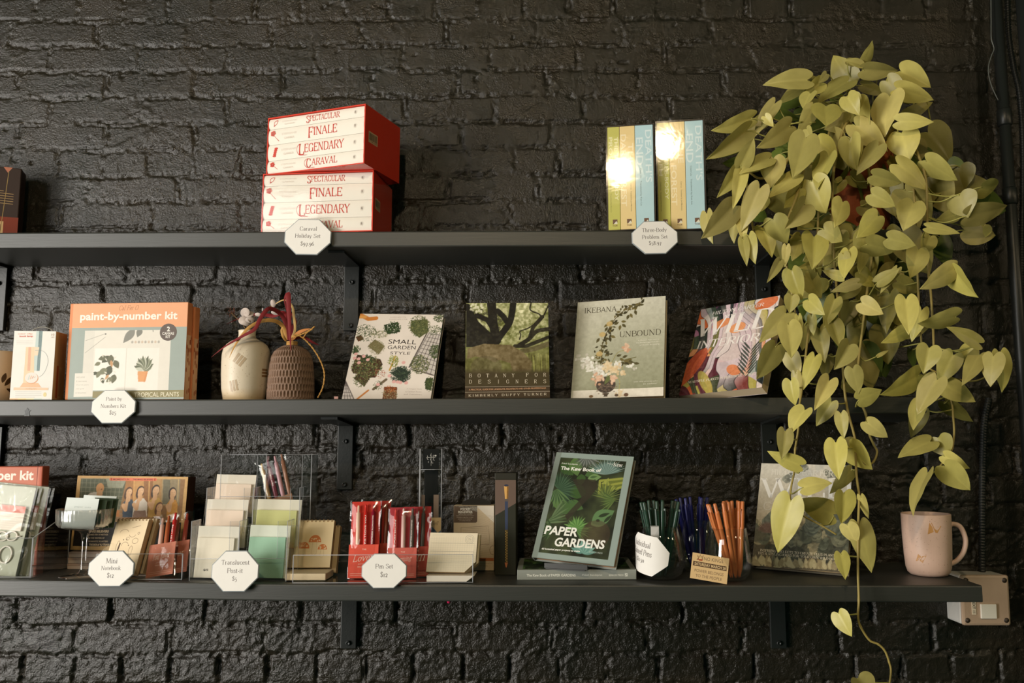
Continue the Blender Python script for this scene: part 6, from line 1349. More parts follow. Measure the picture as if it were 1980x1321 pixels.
# tall clear tube box with a black top card
a = P(831, 1085, -.135); zt = P(831, 868, -.135)[2]; w = .0445; z0 = on(-.24)
r = thing('clear_tube_box', 'tall clear plastic box with a black top card behind the red pens', 'package', (a[0], -.135, z0), (.06, 0, 0))
h = zt - z0; mb = MB(); mb.box((-w / 2, 0, 0), (w / 2, .034, h), lin((255, 255, 255)), .0012); mb.build('clear_case', M_ACRYL, r)
me = MB(); me.tube([(-w / 2, 0, 0), (-w / 2, 0, h)], .0016, lin((190, 190, 190)), 6); me.tube([(w / 2, 0, 0), (w / 2, 0, h)], .0008, lin((170, 170, 170)), 6); me.tube([(-w / 2, 0, h * .83), (w / 2, 0, h * .83)], .0006, lin((160, 160, 160)), 6); me.build('polished_edge', M_AEDGE, r)
mb = MB(); cw = w - .012; mb.box((-cw / 2, .003, h * .83), (cw / 2, .0036, h - .001), lin((12, 12, 12))); A = Art(mb, (-cw / 2, .003, h * .83), (1, 0, 0), (0, 0, 1), cw, h * .17); A.up(); rr = np.random.default_rng(14); wc = (200, 196, 190)
cu, cv = cw / 2, h * .085
for (x, y, s) in ((-.006, .006, .8), (0, .0075, .7), (.006, .006, .9), (-.0065, .001, .7), (.0065, .000, 1.0), (-.004, -.006, .8), (.003, -.006, .9), (0, -.001, .6)): A.line([(cu + x + .0022 * s * math.cos(a), cv + y + .0026 * s * math.sin(a)) for a in np.linspace(rr.random() * 3, 4 + rr.random() * 2, 12)], .0007, wc)
A.line([(cu - .010, cv + .003), (cu + .010, cv + .004)], .0006, wc); A.line([(cu, cv - .014), (cu, cv + .012)], .0005, wc); A.ell(cu + .009, cv + .007, .0022, .0014, wc)
tag(mb.build('top_card', M_PAPER, r), 'black card with a white hand-drawn emblem')
mb = MB(); mb.box((-w / 2 + .0075, .020, .01), (w / 2 - .0085, .0225, h * .82), lin((10, 10, 9)), .0006); mb.build('inner_card', M_PAPER, r)
mb = MB(); mb.box((.006, .004, h * .16), (.0165, .006, h * .62), lin((132, 112, 96))); mb.box((-.019, .004, h * .16), (-.012, .006, h * .62), lin((120, 102, 88))); mb.build('side_card', M_PAPER, r)
mb = MB(); lw, lh = w, h * .135; z1 = h * .30; mb.box((-lw / 2, -.0006, z1), (lw / 2, .0002, z1 + lh), lin((208, 180, 134))); A = Art(mb, (-lw / 2, -.0006, z1), (1, 0, 0), (0, 0, 1), lw, lh); A.poly([(0, 0), (lw, 0), (lw, lh * .25), (lw * .85, lh * .08), (lw * .6, lh * .45), (lw * .3, lh * .2), (0, lh * .5)], (70, 96, 116)); A.text('Bell', lw * .72, lh * .66, w=.013, h=.0075, rgb=(50, 40, 36), font='serif', shear=.35, wt=.5); A.text('Arts', lw * .30, lh * .66, w=.012, h=.006, rgb=(130, 70, 56), font='serif', shear=.3, wt=.5); A.up(); A.poly([(0, 0), (lw, 0), (lw * .8, lh * .12), (0, lh * .08)], (34, 28, 54)); mb.build('name_label', M_PAPER, r)

# pocket magnifier carton
x, y, z, yaw, lean, roll, w, h = (-0.1445, -0.0926, on(-.145), -0.0209, 0.0, 0, 0.0841, 0.132); t = .03
r = thing('magnifier_box', 'kraft pocket magnifier carton with a brown title panel and hang tab', 'box', (x, y - .03, z), (yaw, 0, 0))
x *= 1
mb = MB(); mb.box((-w / 2, 0, 0), (w / 2, t, h), lin((206, 184, 150)), .0012); A = front(mb, w, h).ref((1010, 545), (1350, 545), (1010, 1095), (1350, 1090))
A.poly(A.qs([(1012, 548), (1348, 548), (1348, 690), (1210, 560), (1210, 600)]), (222, 210, 190)); A.poly(A.qs([(1012, 548), (1208, 548), (1208, 680), (1196, 691), (1012, 691)]), (98, 78, 60)); A.up()
A.tx('POCKET', 1066, 577, 1152, 577, 19, (238, 230, 214), bold=.03); A.tx('MAGNIFIER', 1048, 600, 1170, 600, 19, (238, 230, 214), bold=.03); A.tx('WITH LED LIGHTS', 1050, 619, 1166, 619, 10, (216, 204, 184)); A.line(A.qs([(1032, 632), (1180, 632)]), .0003, (216, 204, 184))
for k, s in enumerate(('Foldable magnifier in clear', 'pocket size with batteries', 'for reading small type')): A.tx(s, 1036 + 12 * k, 646 + 14 * k, 1176 - 12 * k, 646 + 14 * k, 9, (206, 192, 170))
for k in range(12): A.line(A.qs([(x_, 612 + 12 * k + 30 * ((x_ - 1210) / 130.0) ** 2 + 4 * math.sin(x_ / 20.0 + k)) for x_ in range(1214, 1348, 12)]), .0003, (176, 156, 126))
A.line(A.qs([(1072, 732), (1302, 718), (1310, 800), (1310, 870), (1075, 870)]), .0006, (120, 96, 70), True)
for k in range(7): A.line(A.qs([(1085, 745 + 15 * k), (1290, 735 + 15 * k)]), .0005, (168, 146, 116))
for k in range(8): A.line(A.qs([(1015, 840 + 20 * k), (1120, 820 + 22 * k), (1230, 860 + 18 * k), (1345, 830 + 20 * k)]), .0003, (176, 156, 126))
A.line([(A.q(1338, 920)[0] + .006 * math.cos(a), A.q(1338, 920)[1] + .009 * math.sin(a)) for a in np.linspace(1.3, 5, 14)], .0008, (130, 104, 76)); A.up(); A.poly(A.qs([(1012, 985), (1348, 985), (1348, 1010), (1012, 1010)]), (176, 98, 48)); A.tx('CLEAR', 1225, 997, 1280, 997, 10, (220, 180, 140)); A.tx('magnifying folding lens', 1225, 1030, 1330, 1030, 9, (150, 124, 94)); A.tx('with batteries', 1225, 1050, 1300, 1050, 9, (150, 124, 94))
mb.build('carton', M_CARD, r)
mb = MB(); V = []; 
mb.prism([(-.030, 0), (.030, 0), (.030, .006), (.012, .014), (-.012, .014), (-.030, .006)], .014, .0148, lin((40, 36, 30))); o = mb.build('hang_tab', M_PLASTIC, r); o.location = (.004, 0, h)

# pencil box
x, y, z, w, h, t = -0.0767, -0.1773, on(-.077), 0.0426, 0.2005, .042
r = thing('pencil_box', 'tall dark pencil box with a painted pencil between magnifier and garden books', 'box', (x, y, z), (-.05, 0, 0))
mb = MB(); mb.box((-w / 2, 0, 0), (w / 2, t, h), lin((40, 40, 26)), .001); A = front(mb, w, h).ref((1350, 345), (1530, 345), (1350, 1150), (1530, 1150)); A.ref((1350, 290), (1530, 290), (1350, 1150), (1530, 1150))
A.poly(A.qs([(1352, 347), (1529, 347), (1529, 545), (1352, 650)]), (104, 84, 72)); A.up(); A.up()
A.poly(A.qs([(1427, 400), (1467, 400), (1462, 508), (1436, 508)]), (214, 164, 92)); A.poly(A.qs([(1452, 400), (1467, 400), (1462, 508), (1450, 508)]), (188, 134, 66)); A.ell(*A.q(1447, 394), .0042, .0024, (44, 50, 72)); A.poly(A.qs([(1434, 508), (1463, 508), (1463, 530), (1434, 530)]), (90, 80, 74)); A.poly(A.qs([(1435, 530), (1461, 530), (1460, 770), (1437, 770)]), (52, 62, 88)); A.poly(A.qs([(1437, 770), (1460, 770), (1459, 1045), (1440, 1045)]), (92, 72, 34)); A.poly(A.qs([(1434, 1045), (1461, 1045), (1447, 1100)]), (186, 110, 66)); A.up()
for k in range(24): A.ell(*A.q(1443 + 10 * (k % 2), 782 + 11 * k), .0009, .0011, (196, 160, 84), 8)
A.poly(A.qs([(1443, 1085), (1451, 1085), (1447, 1100)]), (60, 40, 30)); mb.build('carton', M_CARD, r)
mb = MB(); mb.box((-w / 2 - .0006, -.0006, h - .0125), (w / 2 + .0006, t + .0006, h + .0006), lin((38, 36, 24)), .001); mb.build('lid', M_CARD, r)

# garden paper-craft books
kc = (146, 150, 141)
x, y, z, w, h = 0.0635, -0.2290, on(.06), 0.2300, .0186
r = thing('book', 'grey-green hardcover lying flat under the upright copy of the same book', 'book', (x, y, z), (0, 0, 0), 'green paper craft books')
mb = MB(); mb.box((-w / 2, 0, 0), (w / 2, .003, h), lin(kc), .0008); A = front(mb, w, h).ref((90, 1140), (1175, 1140), (90, 1225), (1175, 1225)); A.tx('The Kew Book of PAPER GARDENS', 176, 1186, 622, 1186, 24, (226, 226, 214), bold=.03); A.tx('Fidell Sundqvist', 684, 1187, 864, 1187, 22, (214, 214, 202), bold=.01); A.tx('SEARCH PRESS', 924, 1187, 1058, 1187, 17, (214, 214, 202), bold=.02); A.rect(*A.q(1070, 1198), *A.q(1095, 1172), (226, 226, 214)); A.up(); A.line(A.qs([(1075, 1192), (1090, 1178)]), .001, kc); mb.build('spine', M_GLOSS, r)
mb = MB(); mb.box((-w / 2, .003, h - .0025), (w / 2, .160, h), lin(kc), .0004); A = Art(mb, (-w / 2, .003, h), (1, 0, 0), (0, 1, 0), w, .157); C = Canvas(w, .157, kc, .0012)
C.poly([(.010, .008), (w - .010, .008), (w - .010, .149), (.010, .149)], (44, 56, 34)); rr = np.random.default_rng(50)
for _ in range(120): C.leaf(.01 + .2 * rr.random(), .01 + .13 * rr.random(), .05, .014, 6.28 * rr.random(), ((64, 96, 50), (90, 120, 66), (40, 60, 36), (30, 40, 26))[rr.integers(4)])
C.poly([(0, 0), (.010, 0), (.010, .157), (0, .157)], kc); C.poly([(w - .010, 0), (w, 0), (w, .157), (w - .010, .157)], kc); C.poly([(0, 0), (w, 0), (w, .008), (0, .008)], kc)
A.raster(C.img); mb.build('front_cover', M_GLOSS, r)
mb = MB(); mb.box((-w / 2, .003, 0), (w / 2, .160, .0025), lin(kc), .0004); mb.build('back_cover', M_GLOSS, r); mb = MB(); mb.box((-w / 2 + .003, .003, .0025), (w / 2 - .003, .157, h - .0025), lin((196, 160, 112))); mb.build('page_block', M_PAPER, r)
def d_kew(A):
    C = Canvas(A.w, A.h, (50, 56, 34), .0008); A.ref((478, 100), (1180, 120), (218, 1030), (990, 1130)); q = lambda x, y: A.q(x, y); rr = np.random.default_rng(60); m = A.w / 775
    C.img = C.img * (.6 + .8 * (fbm(C.u / .03, C.v / .03, 4, 3) + .5))[..., None]
    gs = ((58, 84, 40), (84, 112, 60), (44, 66, 34), (70, 98, 52))
    for (x, y, ln, wd, ro) in ((520, 200, 190, 120, -.7), (640, 150, 200, 130, -1.2), (430, 520, 200, 130, -.5), (740, 480, 200, 140, 3.0), (470, 620, 190, 120, .2), (700, 300, 120, 90, -1.4), (560, 560, 180, 110, -.3), (640, 640, 150, 120, 2.6), (870, 260, 150, 110, 3.6)): C.leaf(*q(x, y), ln * m, wd * m, ro, gs[rr.integers(4)])
    def fan(x, y, r0, a0, a1, n, c1, c2, wd=13):
        for k in range(n):
            a = a0 + (a1 - a0) * k / (n - 1); C.leaf(*q(x, y), r0 * m * (.8 + .3 * rr.random()), wd * m, a, c1 if k % 2 else c2)
    fan(920, 300, 190, .3, 3.0, 24, (128, 150, 140), (92, 116, 110), 15); fan(760, 130, 160, -2.6, -.4, 14, (120, 124, 118), (80, 86, 78), 15); fan(480, 440, 210, -.8, 2.4, 26, (66, 92, 66), (44, 66, 46), 17); fan(470, 440, 190, -2.4, -.6, 16, (90, 118, 72), (50, 72, 44), 17)
    for k in range(5): C.line([q(860 + 30 * k, 480 - 8 * k), q(870 + 30 * k, 360 + 14 * k), q(960, 350 + 24 * k), q(1070, 335 + 20 * k)], .0052, ((146, 150, 66), (104, 112, 48))[k % 2])
    C.poly([q(880, 390), q(950, 330), q(945, 390)], (150, 156, 72)); fan(920, 520, 170, -.2, 3.0, 18, (104, 118, 60), (76, 92, 46), 12); fan(1000, 540, 170, 2.6, 4.2, 12, (96, 116, 60), (70, 90, 46), 12)
    for (x, y, ln, ro) in ((760, 340, 120, .2), (780, 760, 190, .55)): C.leaf(*q(x, y), ln * 1.1 * m, ln * .62 * m, ro, (112, 140, 86)); C.leaf(*q(x + 20, y - 10), ln * .6 * m, ln * .2 * m, ro, (70, 96, 56))
    C.leaf(*q(790, 740), 230 * m, 150 * m, .6, (92, 124, 78)); C.leaf(*q(850, 690), 110 * m, 34 * m, .4, (44, 56, 34)); C.leaf(*q(900, 740), 100 * m, 30 * m, .9, (44, 56, 34)); C.ell(*q(845, 725), .004, .0028, (40, 50, 32))
    for k in range(9): C.leaf(*q(350 + 26 * k * .3, 740 - 6 * k), 220 * m, 20 * m, .15 + .13 * k, ((96, 116, 78), (70, 90, 56))[k % 2])
    fan(640, 790, 120, -.2, 3.4, 16, (110, 150, 80), (80, 120, 60), 22); fan(640, 800, 160, -.9, .2, 8, (96, 130, 70), (70, 100, 54), 16); fan(420, 800, 150, 2.2, 4.4, 10, (70, 90, 54), (50, 70, 40), 16)
    C.poly([q(620, 350), q(830, 350), q(850, 420), q(770, 520), q(560, 720), q(540, 680), q(700, 520)], (52, 46, 34), .8); C.ell(*q(820, 850), .03, .03, (80, 60, 44), 0, .5); fan(700, 1010, 120, .2, 2.8, 9, (120, 160, 146), (96, 138, 126), 40)
    b_ = np.array([144, 158, 150]); C.poly([(0, 0), (A.w, 0), (A.w, .012), (0, .012)], b_); C.poly([(0, A.h - .012), (A.w, A.h - .012), (A.w, A.h), (0, A.h)], b_); C.poly([(A.w - .014, 0), (A.w, 0), (A.w, A.h), (A.w - .014, A.h)], b_); C.poly([(0, 0), (.012, 0), (.012, A.h), (0, A.h)], (128, 138, 128))
    A.raster(C.img); A.up(); w_ = (236, 234, 224)
    A.tx('Fidell Sundqvist', 522, 206, 672, 212, 20, w_); A.tx('The Kew Book of', 512, 248, 884, 262, 38, w_, bold=.03, shear=.06); A.tx('PAPER', 350, 800, 662, 828, 84, w_, bold=.03, shear=.1); A.tx('GARDENS', 442, 905, 908, 940, 84, w_, bold=.03, shear=.1); A.tx('60 botanical paper projects to make', 316, 962, 678, 994, 22, w_, bold=.03, shear=.1); A.tx('SEARCH PRESS', 762, 1000, 886, 1012, 15, (170, 180, 170)); A.tx('Royal', 945, 195, 990, 200, 12, w_); A.tx('Kew', 998, 200, 1078, 206, 40, w_, font='serif', wt=.7)
kz = on(.06) + .0186
kst = (0.0545, -0.2250, kz + .0145, -0.36, 0.50, 0.06, 0.1700, 0.2330)
book('green tropical paper craft book propped up on the flat copy', kst, .019, d_kew, kc, (196, 140, 92), group='green paper craft books')
r = thing('book_easel', 'small dark acrylic easel holding up the green paper craft book', 'easel', (0.0545 - .002, -0.205, kz + .0004), (-.36, 0, 0))
mb = MB(); dkc = lin((40, 40, 36))
mb.add([(-.04, -.034, 0), (.04, -.034, 0), (.04, .06, 0), (-.04, .06, 0), (-.04, -.034, .0022), (.04, -.034, .0022), (.04, .06, .0022), (-.04, .06, .0022)], [(3, 2, 1, 0), (4, 5, 6, 7), (0, 1, 5, 4), (1, 2, 6, 5), (2, 3, 7, 6), (3, 0, 4, 7)], dkc); mb.build('base', M_PLASTIC, r)
mb = MB(); mb.box((-.042, -.036, .0022), (.046, -.0335, .0125), dkc, .0006); mb.build('front_lip', M_PLASTIC, r)
mb = MB(); sl = math.tan(.50)
mb.add([(-.02, .016, .002), (.02, .016, .002), (.02, .016 + .12 * sl, .12), (-.02, .016 + .12 * sl, .12), (-.02, .019, .002), (.02, .019, .002), (.02, .019 + .12 * sl, .12), (-.02, .019 + .12 * sl, .12)], [(0, 1, 2, 3), (7, 6, 5, 4), (0, 4, 5, 1), (1, 5, 6, 2), (2, 6, 7, 3), (3, 7, 4, 0)], dkc); mb.build('back_rest', M_PLASTIC, r)

# pen glasses
def tumbler(label, px, Y, hgt, rr_, rm, gl=1.0):
    c = P(px, 1112, Y); z = on(c[0])
    r = thing('tumbler', label, 'glass', (c[0], Y, z), (0, 0, 0), 'stemless glasses used as pen holders')
    b_ = rm * .55
    prof = [(.0001, 0.0004), (b_, 0.0004), (b_ * 1.15, .0015), (rm * .88, .012), (rm, .030), (rm * .985, .042), (rm * .90, .070), (rr_, hgt), (rr_ - .0008, hgt + .0006), (rr_ - .0016, hgt), (rm * .90 - .0020, .070), (rm * .985 - .0022, .042), (rm - .0022, .030), (rm * .86 - .002, .014), (b_, .005), (.0001, .004)]
    mb = MB(); mb.lathe(prof, lin((255, 255, 255)), 64); mb.build('bowl', M_BOWL, r); return np.array([c[0], Y, z])
gG = tumbler('stemless glass of green pens behind the curved price sign', 1279, -.215, .1005, .0345, .0460)
gB = tumbler('stemless glass of dark blue pens standing behind the other two', 1350, -.125, .1040, .0300, .0400)
gO = tumbler('stemless glass of orange pens behind the small kraft card', 1410, -.232, .0990, .0350, .0430)
def make_pen(name, label, group, col):
    r = thing(name, label, 'pen', (0, 0, 0), (0, 0, 0), group); rad = .0044; c_ = lin(col)
    mb = MB(); mb.lathe([(.0001, 0), (.0009, .0), (.0012, .004), (.0034, .014), (rad, .022), (rad, .118), (rad * .94, .126)], c_, 14); mb.build('barrel', M_PLASTIC, r)
    mb = MB(); mb.lathe([(rad * .94, .126), (rad * .80, .1275), (rad * .76, .143), (rad * .6, .1445), (.0001, .1448)], c_ * .92, 14); mb.build('push_button', M_PLASTIC, r)
    mb = MB(); mb.box((-.0016, -rad - .0022, .095), (.0016, -rad - .0012, .130), c_ * .95, .0004); mb.box((-.0016, -rad - .0016, .126), (.0016, -rad * .6, .130), c_ * .95); mb.build('clip', M_PLASTIC, r)
    return r
def set_pen(o, base, top):
    d = Vector(top) - Vector(base); o.location = base
    qn = Vector((0, 0, 1)).rotation_difference(d.normalized()); o.rotation_euler = (qn.to_matrix() @ Matrix.Rotation(random.uniform(-1.2, 1.2), 3, 'Z')).to_euler()
def fill(gl, col, name, tops, group, labels, rm, crop, s, org):
    """tops: measured pen tops; every pen stands on the glass bottom and leans on the rim"""
    proto = None
    for i, (x, y, dy) in enumerate(tops):
        p = P(org[0] + x / s, org[1] + y / s, gl[1] + dy); a = math.atan2(dy, p[0] - gl[0]); rad_ = min(.016, math.hypot(p[0] - gl[0], dy) * .5)
        base = np.array([gl[0] + .012 * (col[0] > 150) + .30 * (p[0] - gl[0]), gl[1] + .5 * dy, gl[2] + .0060])
        d = p - base; d = d / np.linalg.norm(d) * .146; base = p - d
        if base[2] < gl[2] + .0055: base[2] = gl[2] + .0055
        if proto is None: proto = o = make_pen(name, labels[i], group, col)
        else:
            o = dup(proto, (0, 0, 0), (0, 0, 0), labels[i], group)
        set_pen(o, base, base + d)
oc = [(962, 290, -.012), (945, 325, .004), (1030, 282, -.014), (1135, 268, .010), (1130, 315, -.016), (1170, 268, .016), (1190, 290, -.012), (1232, 276, .008), (1300, 290, .012), (1318, 340, -.004), (1360, 284, -.006)]
ol = ['orange pen leaning furthest left in its glass, front one', 'shorter orange pen at the far left of the orange glass', 'orange pen second in from the left in the front row', 'orange pen at the back left of centre in its glass', 'orange pen front and centre in its glass', 'orange pen at the back near the centre of its glass', 'front orange pen just right of the centre one', 'orange pen at the back right of centre', 'orange pen at the back towards the right side', 'short orange pen towards the right of its glass', 'orange pen furthest right in its glass']
fill(gO, (204, 120, 66), 'click_pen', oc, 'orange pens in a glass', ol, .043, None, 6.004, (1210, 930))
gc = [(175, 325, -.006), (210, 330, -.012), (262, 250, .014), (325, 345, .006), (360, 305, -.014), (425, 270, .014), (430, 370, -.012), (545, 245, .006), (578, 258, .014), (618, 322, -.002)]
gl_ = ['green pen leaning furthest left in its glass', 'green pen second from the left, leaning over the rim', 'green pen rising at the back left of the green glass', 'thin looking green pen left of the centre', 'green pen front and centre in its glass', 'green pen at the back right of centre', 'short green pen in front right of centre', 'tall green pen towards the right side of its glass', 'green pen at the back right of the green glass', 'green pen furthest right in its glass']
fill(gG, (40, 66, 52), 'click_pen', gc, 'green pens in a glass', gl_, .046, None, 6.004, (1210, 930))
bc = [(580, 225, -.008), (628, 210, .010), (690, 205, -.010), (745, 235, .012), (860, 205, .010), (880, 250, -.012), (950, 240, .000)]
bl_ = ['dark blue pen furthest left in the rear glass', 'dark blue pen second from the left in the rear glass', 'tall dark blue pen left of centre in the rear glass', 'dark blue pen at the centre back of the rear glass', 'tall dark blue pen right of centre in the rear glass', 'short dark blue pen right of centre in the rear glass', 'dark blue pen furthest right in the rear glass']
fill(gB, (22, 26, 96), 'click_pen', bc, 'dark blue pens in a glass', bl_, .04, None, 6.004, (1210, 930))
# price sign bent round the green glass
r = thing('price_sign', 'white price sign curved round the glass of green pens', 'sign', (gG[0], gG[1], gG[2] + .051), (0, 0, 0), 'white octagonal price signs')
rc_, W_, H_, ctr, tl_ = .0478, .098, .074, -math.pi / 2 - .86, -.16
def wrap(u, v, d=0.0):
    c, s_ = math.cos(tl_), math.sin(tl_); s = u * c - v * s_; z = u * s_ + v * c; a = ctr + s / rc_; rad = rc_ + d - .05 * abs(z) ** 1.0 * .3
    return (rad * math.cos(a), rad * math.sin(a), z)
mb = MB(); nn = 26; V = []; Vi = []
for i in range(nn + 1):
    u = (i / nn - .5) * W_; au = abs(u) / (W_ / 2); hv = H_ / 2 * (1.0 if au < .46 else 1 - .68 * (au - .46) / .54)
    for j in range(9): V.append((u, (j / 8 * 2 - 1) * hv))
top = [wrap(u, v, .0022) for u, v in V]; bot = [wrap(u, v, .0) for u, v in V]; fc = [(i * 9 + j, (i + 1) * 9 + j, (i + 1) * 9 + j + 1, i * 9 + j + 1) for i in range(nn) for j in range(8)]
mb.add(top, fc, lin((240, 236, 229)), True); mb.add(bot, [f_[::-1] for f_ in fc], lin((200, 200, 198)), True)
loop = [i * 9 for i in range(nn + 1)] + [nn * 9 + j for j in range(1, 9)] + [i * 9 + 8 for i in range(nn - 1, -1, -1)] + [j for j in range(7, 0, -1)]
m_ = len(loop); mb.add([top[i] for i in loop] + [bot[i] for i in loop], [(i, m_ + i, m_ + (i + 1) % m_, (i + 1) % m_) for i in range(m_)], lin((150, 156, 158)))
mb.build('plaque', M_PAPER, r)
mb = MB()
for k_, (s, wd) in enumerate((('Individual', .040), ('Colored Pens', .050), ('$2.50', .021))):
    V, fc = serif_geom(s, .8); lo, hi = V.min(0), V.max(0); V = (V - (lo + hi) / 2) / (hi - lo) * [wd, .0112] + [-.008, .0185 - .0155 * k_]; mb.add([wrap(u, v, .0024) for u, v in V], fc, lin((120, 112, 108)))
mb.build('lettering', M_PAPER, r)
mb = MB(); 
for (px0, d0) in ((1262, -.036),):
    pA = np.array([-.016, -.0325, .006]); mb.box((-.0235, -.034, -.01), (-.0080, -.0325, .052), lin((206, 204, 200))); mb.box((-.0235, -.034, .0515), (-.0080, -.026, .0528), lin((206, 204, 200)))
mb.build('hanging_strap', M_PLASTIC, r)

# kraft card
x, y, z, yaw, lean, roll, w, h = (0.3081, -0.2753, 1.2258, -0.0556, 0.2325, 0.162, 0.0688, 0.0474)
r = thing('protest_card', 'small kraft card with a crown printed on it in front of the orange pens', 'card', (x, y, on(x) + .0055), (yaw, lean, roll))
mb = MB(); mb.box((-w / 2, 0, 0), (w / 2, .0006, h), lin((222, 188, 136))); A = front(mb, w, h).ref((778, 835), (1200, 905), (745, 1130), (1175, 1207)); A.up()
A.tx('NO KINGS', 910, 908, 1130, 942, 42, (120, 100, 78), bold=.0); A.poly(A.qs([(785, 932), (1168, 1000), (1170, 1055), (778, 985)]), (92, 70, 50)); A.up(); A.tx('SATURDAY MARCH 28', 800, 962, 1160, 1026, 34, (226, 196, 148), bold=.02); A.tx('POWER BELONGS', 800, 1040, 1134, 1098, 34, (130, 106, 80)); A.tx('TO THE PEOPLE', 810, 1100, 1116, 1152, 34, (130, 106, 80))
cr = A.qs([(820, 918), (845, 900), (832, 868), (856, 892), (866, 860), (876, 892), (903, 872), (888, 905), (890, 925), (850, 922)]); A.poly([cr[0], cr[1], cr[9]], (130, 70, 46)); A.line(cr[1:9], .0012, (110, 76, 50)); A.line([cr[9], cr[8]], .003, (176, 84, 50))
mb.build('printed_card', M_PAPER, r)

# grey foliage book
def d_wc(A):
    C = Canvas(A.w, A.h, (170, 160, 136), .0009); A.ref((192, 112), (1034, 138), (115, 1050), (975, 1115)); q = lambda x, y: A.q(x, y); rr = np.random.default_rng(70); m = A.w / 860; vv = (C.v / A.h)[..., None]
    C.img = np.array([206, 200, 184]) * np.clip(vv * 1.3 - .2, 0, 1) + np.array([150, 132, 100]) * (1 - np.clip(vv * 1.3 - .2, 0, 1))
    for k in range(14): C.line([q(130, 560 + 12 * k), q(480 + 30 * (k % 3), 570 + 12 * k)], .0012, (196, 180, 150), .7)
    def frond(x, y, ln, ro, c, n=9, wd=.010):
        for k in range(n):
            a = (k + 1) / n; px_, py_ = q(x, y); bx_, by_ = px_ + ln * a * math.cos(ro) * m, py_ + ln * a * math.sin(ro) * m
            for s in (-1, 1): C.leaf(bx_, by_, ln * .55 * (1.1 - a * .7) * m, wd, ro + s * .8, tuple(np.array(c) * (.8 + .4 * rr.random())))
    C.poly([q(400, 760), q(600, 640), q(1000, 600), q(1000, 1110), q(110, 1050), q(110, 860)], (86, 78, 60), .9)
    for _ in range(44):
        x, y = 140 + 840 * rr.random(), 720 + 330 * rr.random(); frond(x, y, 120 + 90 * rr.random(), 1.57 + 1.3 * rr.normal() * .6, ((122, 120, 96), (96, 98, 80), (146, 136, 106), (72, 72, 58))[rr.integers(4)], 8, .009)
    for (x, y, ro) in ((240, 740, 1.2), (600, 780, .9), (700, 760, 1.9), (850, 760, 1.2), (900, 800, 2.2)): frond(x, y, 190, ro, (104, 108, 92), 10, .012)
    for k in range(20): a = .2 + 2.8 * k / 19; C.leaf(*q(260, 760), 120 * m, .004, a, (110, 86, 72))
    for k in range(18): a = .6 + 2.2 * k / 17; C.leaf(*q(150, 840), 130 * m, .005, a, (96, 92, 72))
    for (x, y) in ((400, 300), (620, 200), (950, 320), (880, 260)): frond(x, y, 110, .5 + 2 * rr.random(), (136, 136, 122), 7, .008)
    for k in range(50): C.leaf(*q(130 + 850 * k / 50, 1050 + 40 * k / 50), 110 * m * (.7 + .5 * rr.random()), .009, 1.57 + .5 * rr.normal(), (184, 172, 132) if k % 2 else (150, 136, 100))
    C.noise(.004, 9, 16); A.raster(C.img); A.up(); w_ = (222, 216, 202)
    A.tx('HILTON CARTER', 290, 195, 870, 215, 62, w_, font='serif', wt=.7); A.tx('WILD', 185, 350, 1020, 350, 205, (232, 228, 218), font='serif', wt=.8); A.tx('CREATIONS', 218, 515, 960, 540, 84, (196, 188, 170), font='serif', wt=.5)
    A.tx('INSPIRING PROJECTS TO CREATE PLUS PLANT CARE', 194, 915, 960, 965, 24, (222, 210, 184), font='serif', wt=1.0); A.tx('TIPS & STYLING IDEAS FOR YOUR OWN WILD INTERIOR', 170, 940, 960, 995, 24, (222, 210, 184), font='serif', wt=1.0)
book('grey foliage covered book leaning behind the hanging vine on the lowest shelf', (0.5122, -0.1590, 1.2327, -0.5116, 0.4114, 0.0159, 0.1886, 0.2258), .02, d_wc, (120, 112, 94), (150, 120, 84))

# mug
c = P(1795, 1090, -.165); mx, mz = c[0], on(c[0])
r = thing('mug', 'speckled pinkish mug with tan leaf marks at the right end', 'mug', (mx, -.165, mz))
prof = [(.0001, 0), (.030, 0), (.0345, .0012), (.0395, .006), (.0425, .016), (.0445, .040), (.0462, .080), (.0468, .1195), (.0460, .1212), (.0448, .1200), (.0440, .080), (.0420, .040), (.040, .016), (.034, .008), (.0001, .006)]
mb = MB(); mb.lathe(prof, lin((226, 192, 172)), 64); mb.build('body', M_CERAMIC, r)
mb = MB(); hp = smooth_line([(.0435, 0, .094), (.052, -.003, .100), (.066, -.006, .094), (.0735, -.008, .070), (.069, -.007, .046), (.056, -.004, .028), (.0425, 0, .021)], 8); nh = len(hp); mb.tube(hp, np.interp(np.linspace(0, 1, nh), [0, .15, .5, .85, 1], [.0065, .0048, .0050, .0048, .0060]), lin((226, 192, 172)), 12); mb.build('handle', M_CERAMIC, r)
def on_mug(z): return float(np.interp(z, [p[1] for p in prof[:9]], [p[0] for p in prof[:9]]))
mb = MB(); dc = lin((206, 152, 92))
for a0, z0, pts in ((-1.72, .094, [(-.011, -.010), (.000, -.005), (-.002, .004), (-.007, .013)]), (-1.72, .094, [(-.004, .013), (.003, -.006), (.007, -.007), (.015, .006)]), (-2.29, .036, [(-.011, -.006), (-.005, -.003), (.001, .004), (-.005, .009)]), (-2.29, .036, [(-.003, -.004), (.003, -.008), (.011, .007), (.003, .005)])):
    V = [(on_mug(z0 + v) + .0003, a0 + u / .046, z0 + v) for u, v in pts]; mb.add([(q_[0] * math.cos(q_[1]), q_[0] * math.sin(q_[1]), q_[2]) for q_ in V], [tuple(range(len(V)))], dc)
rr = np.random.default_rng(15)
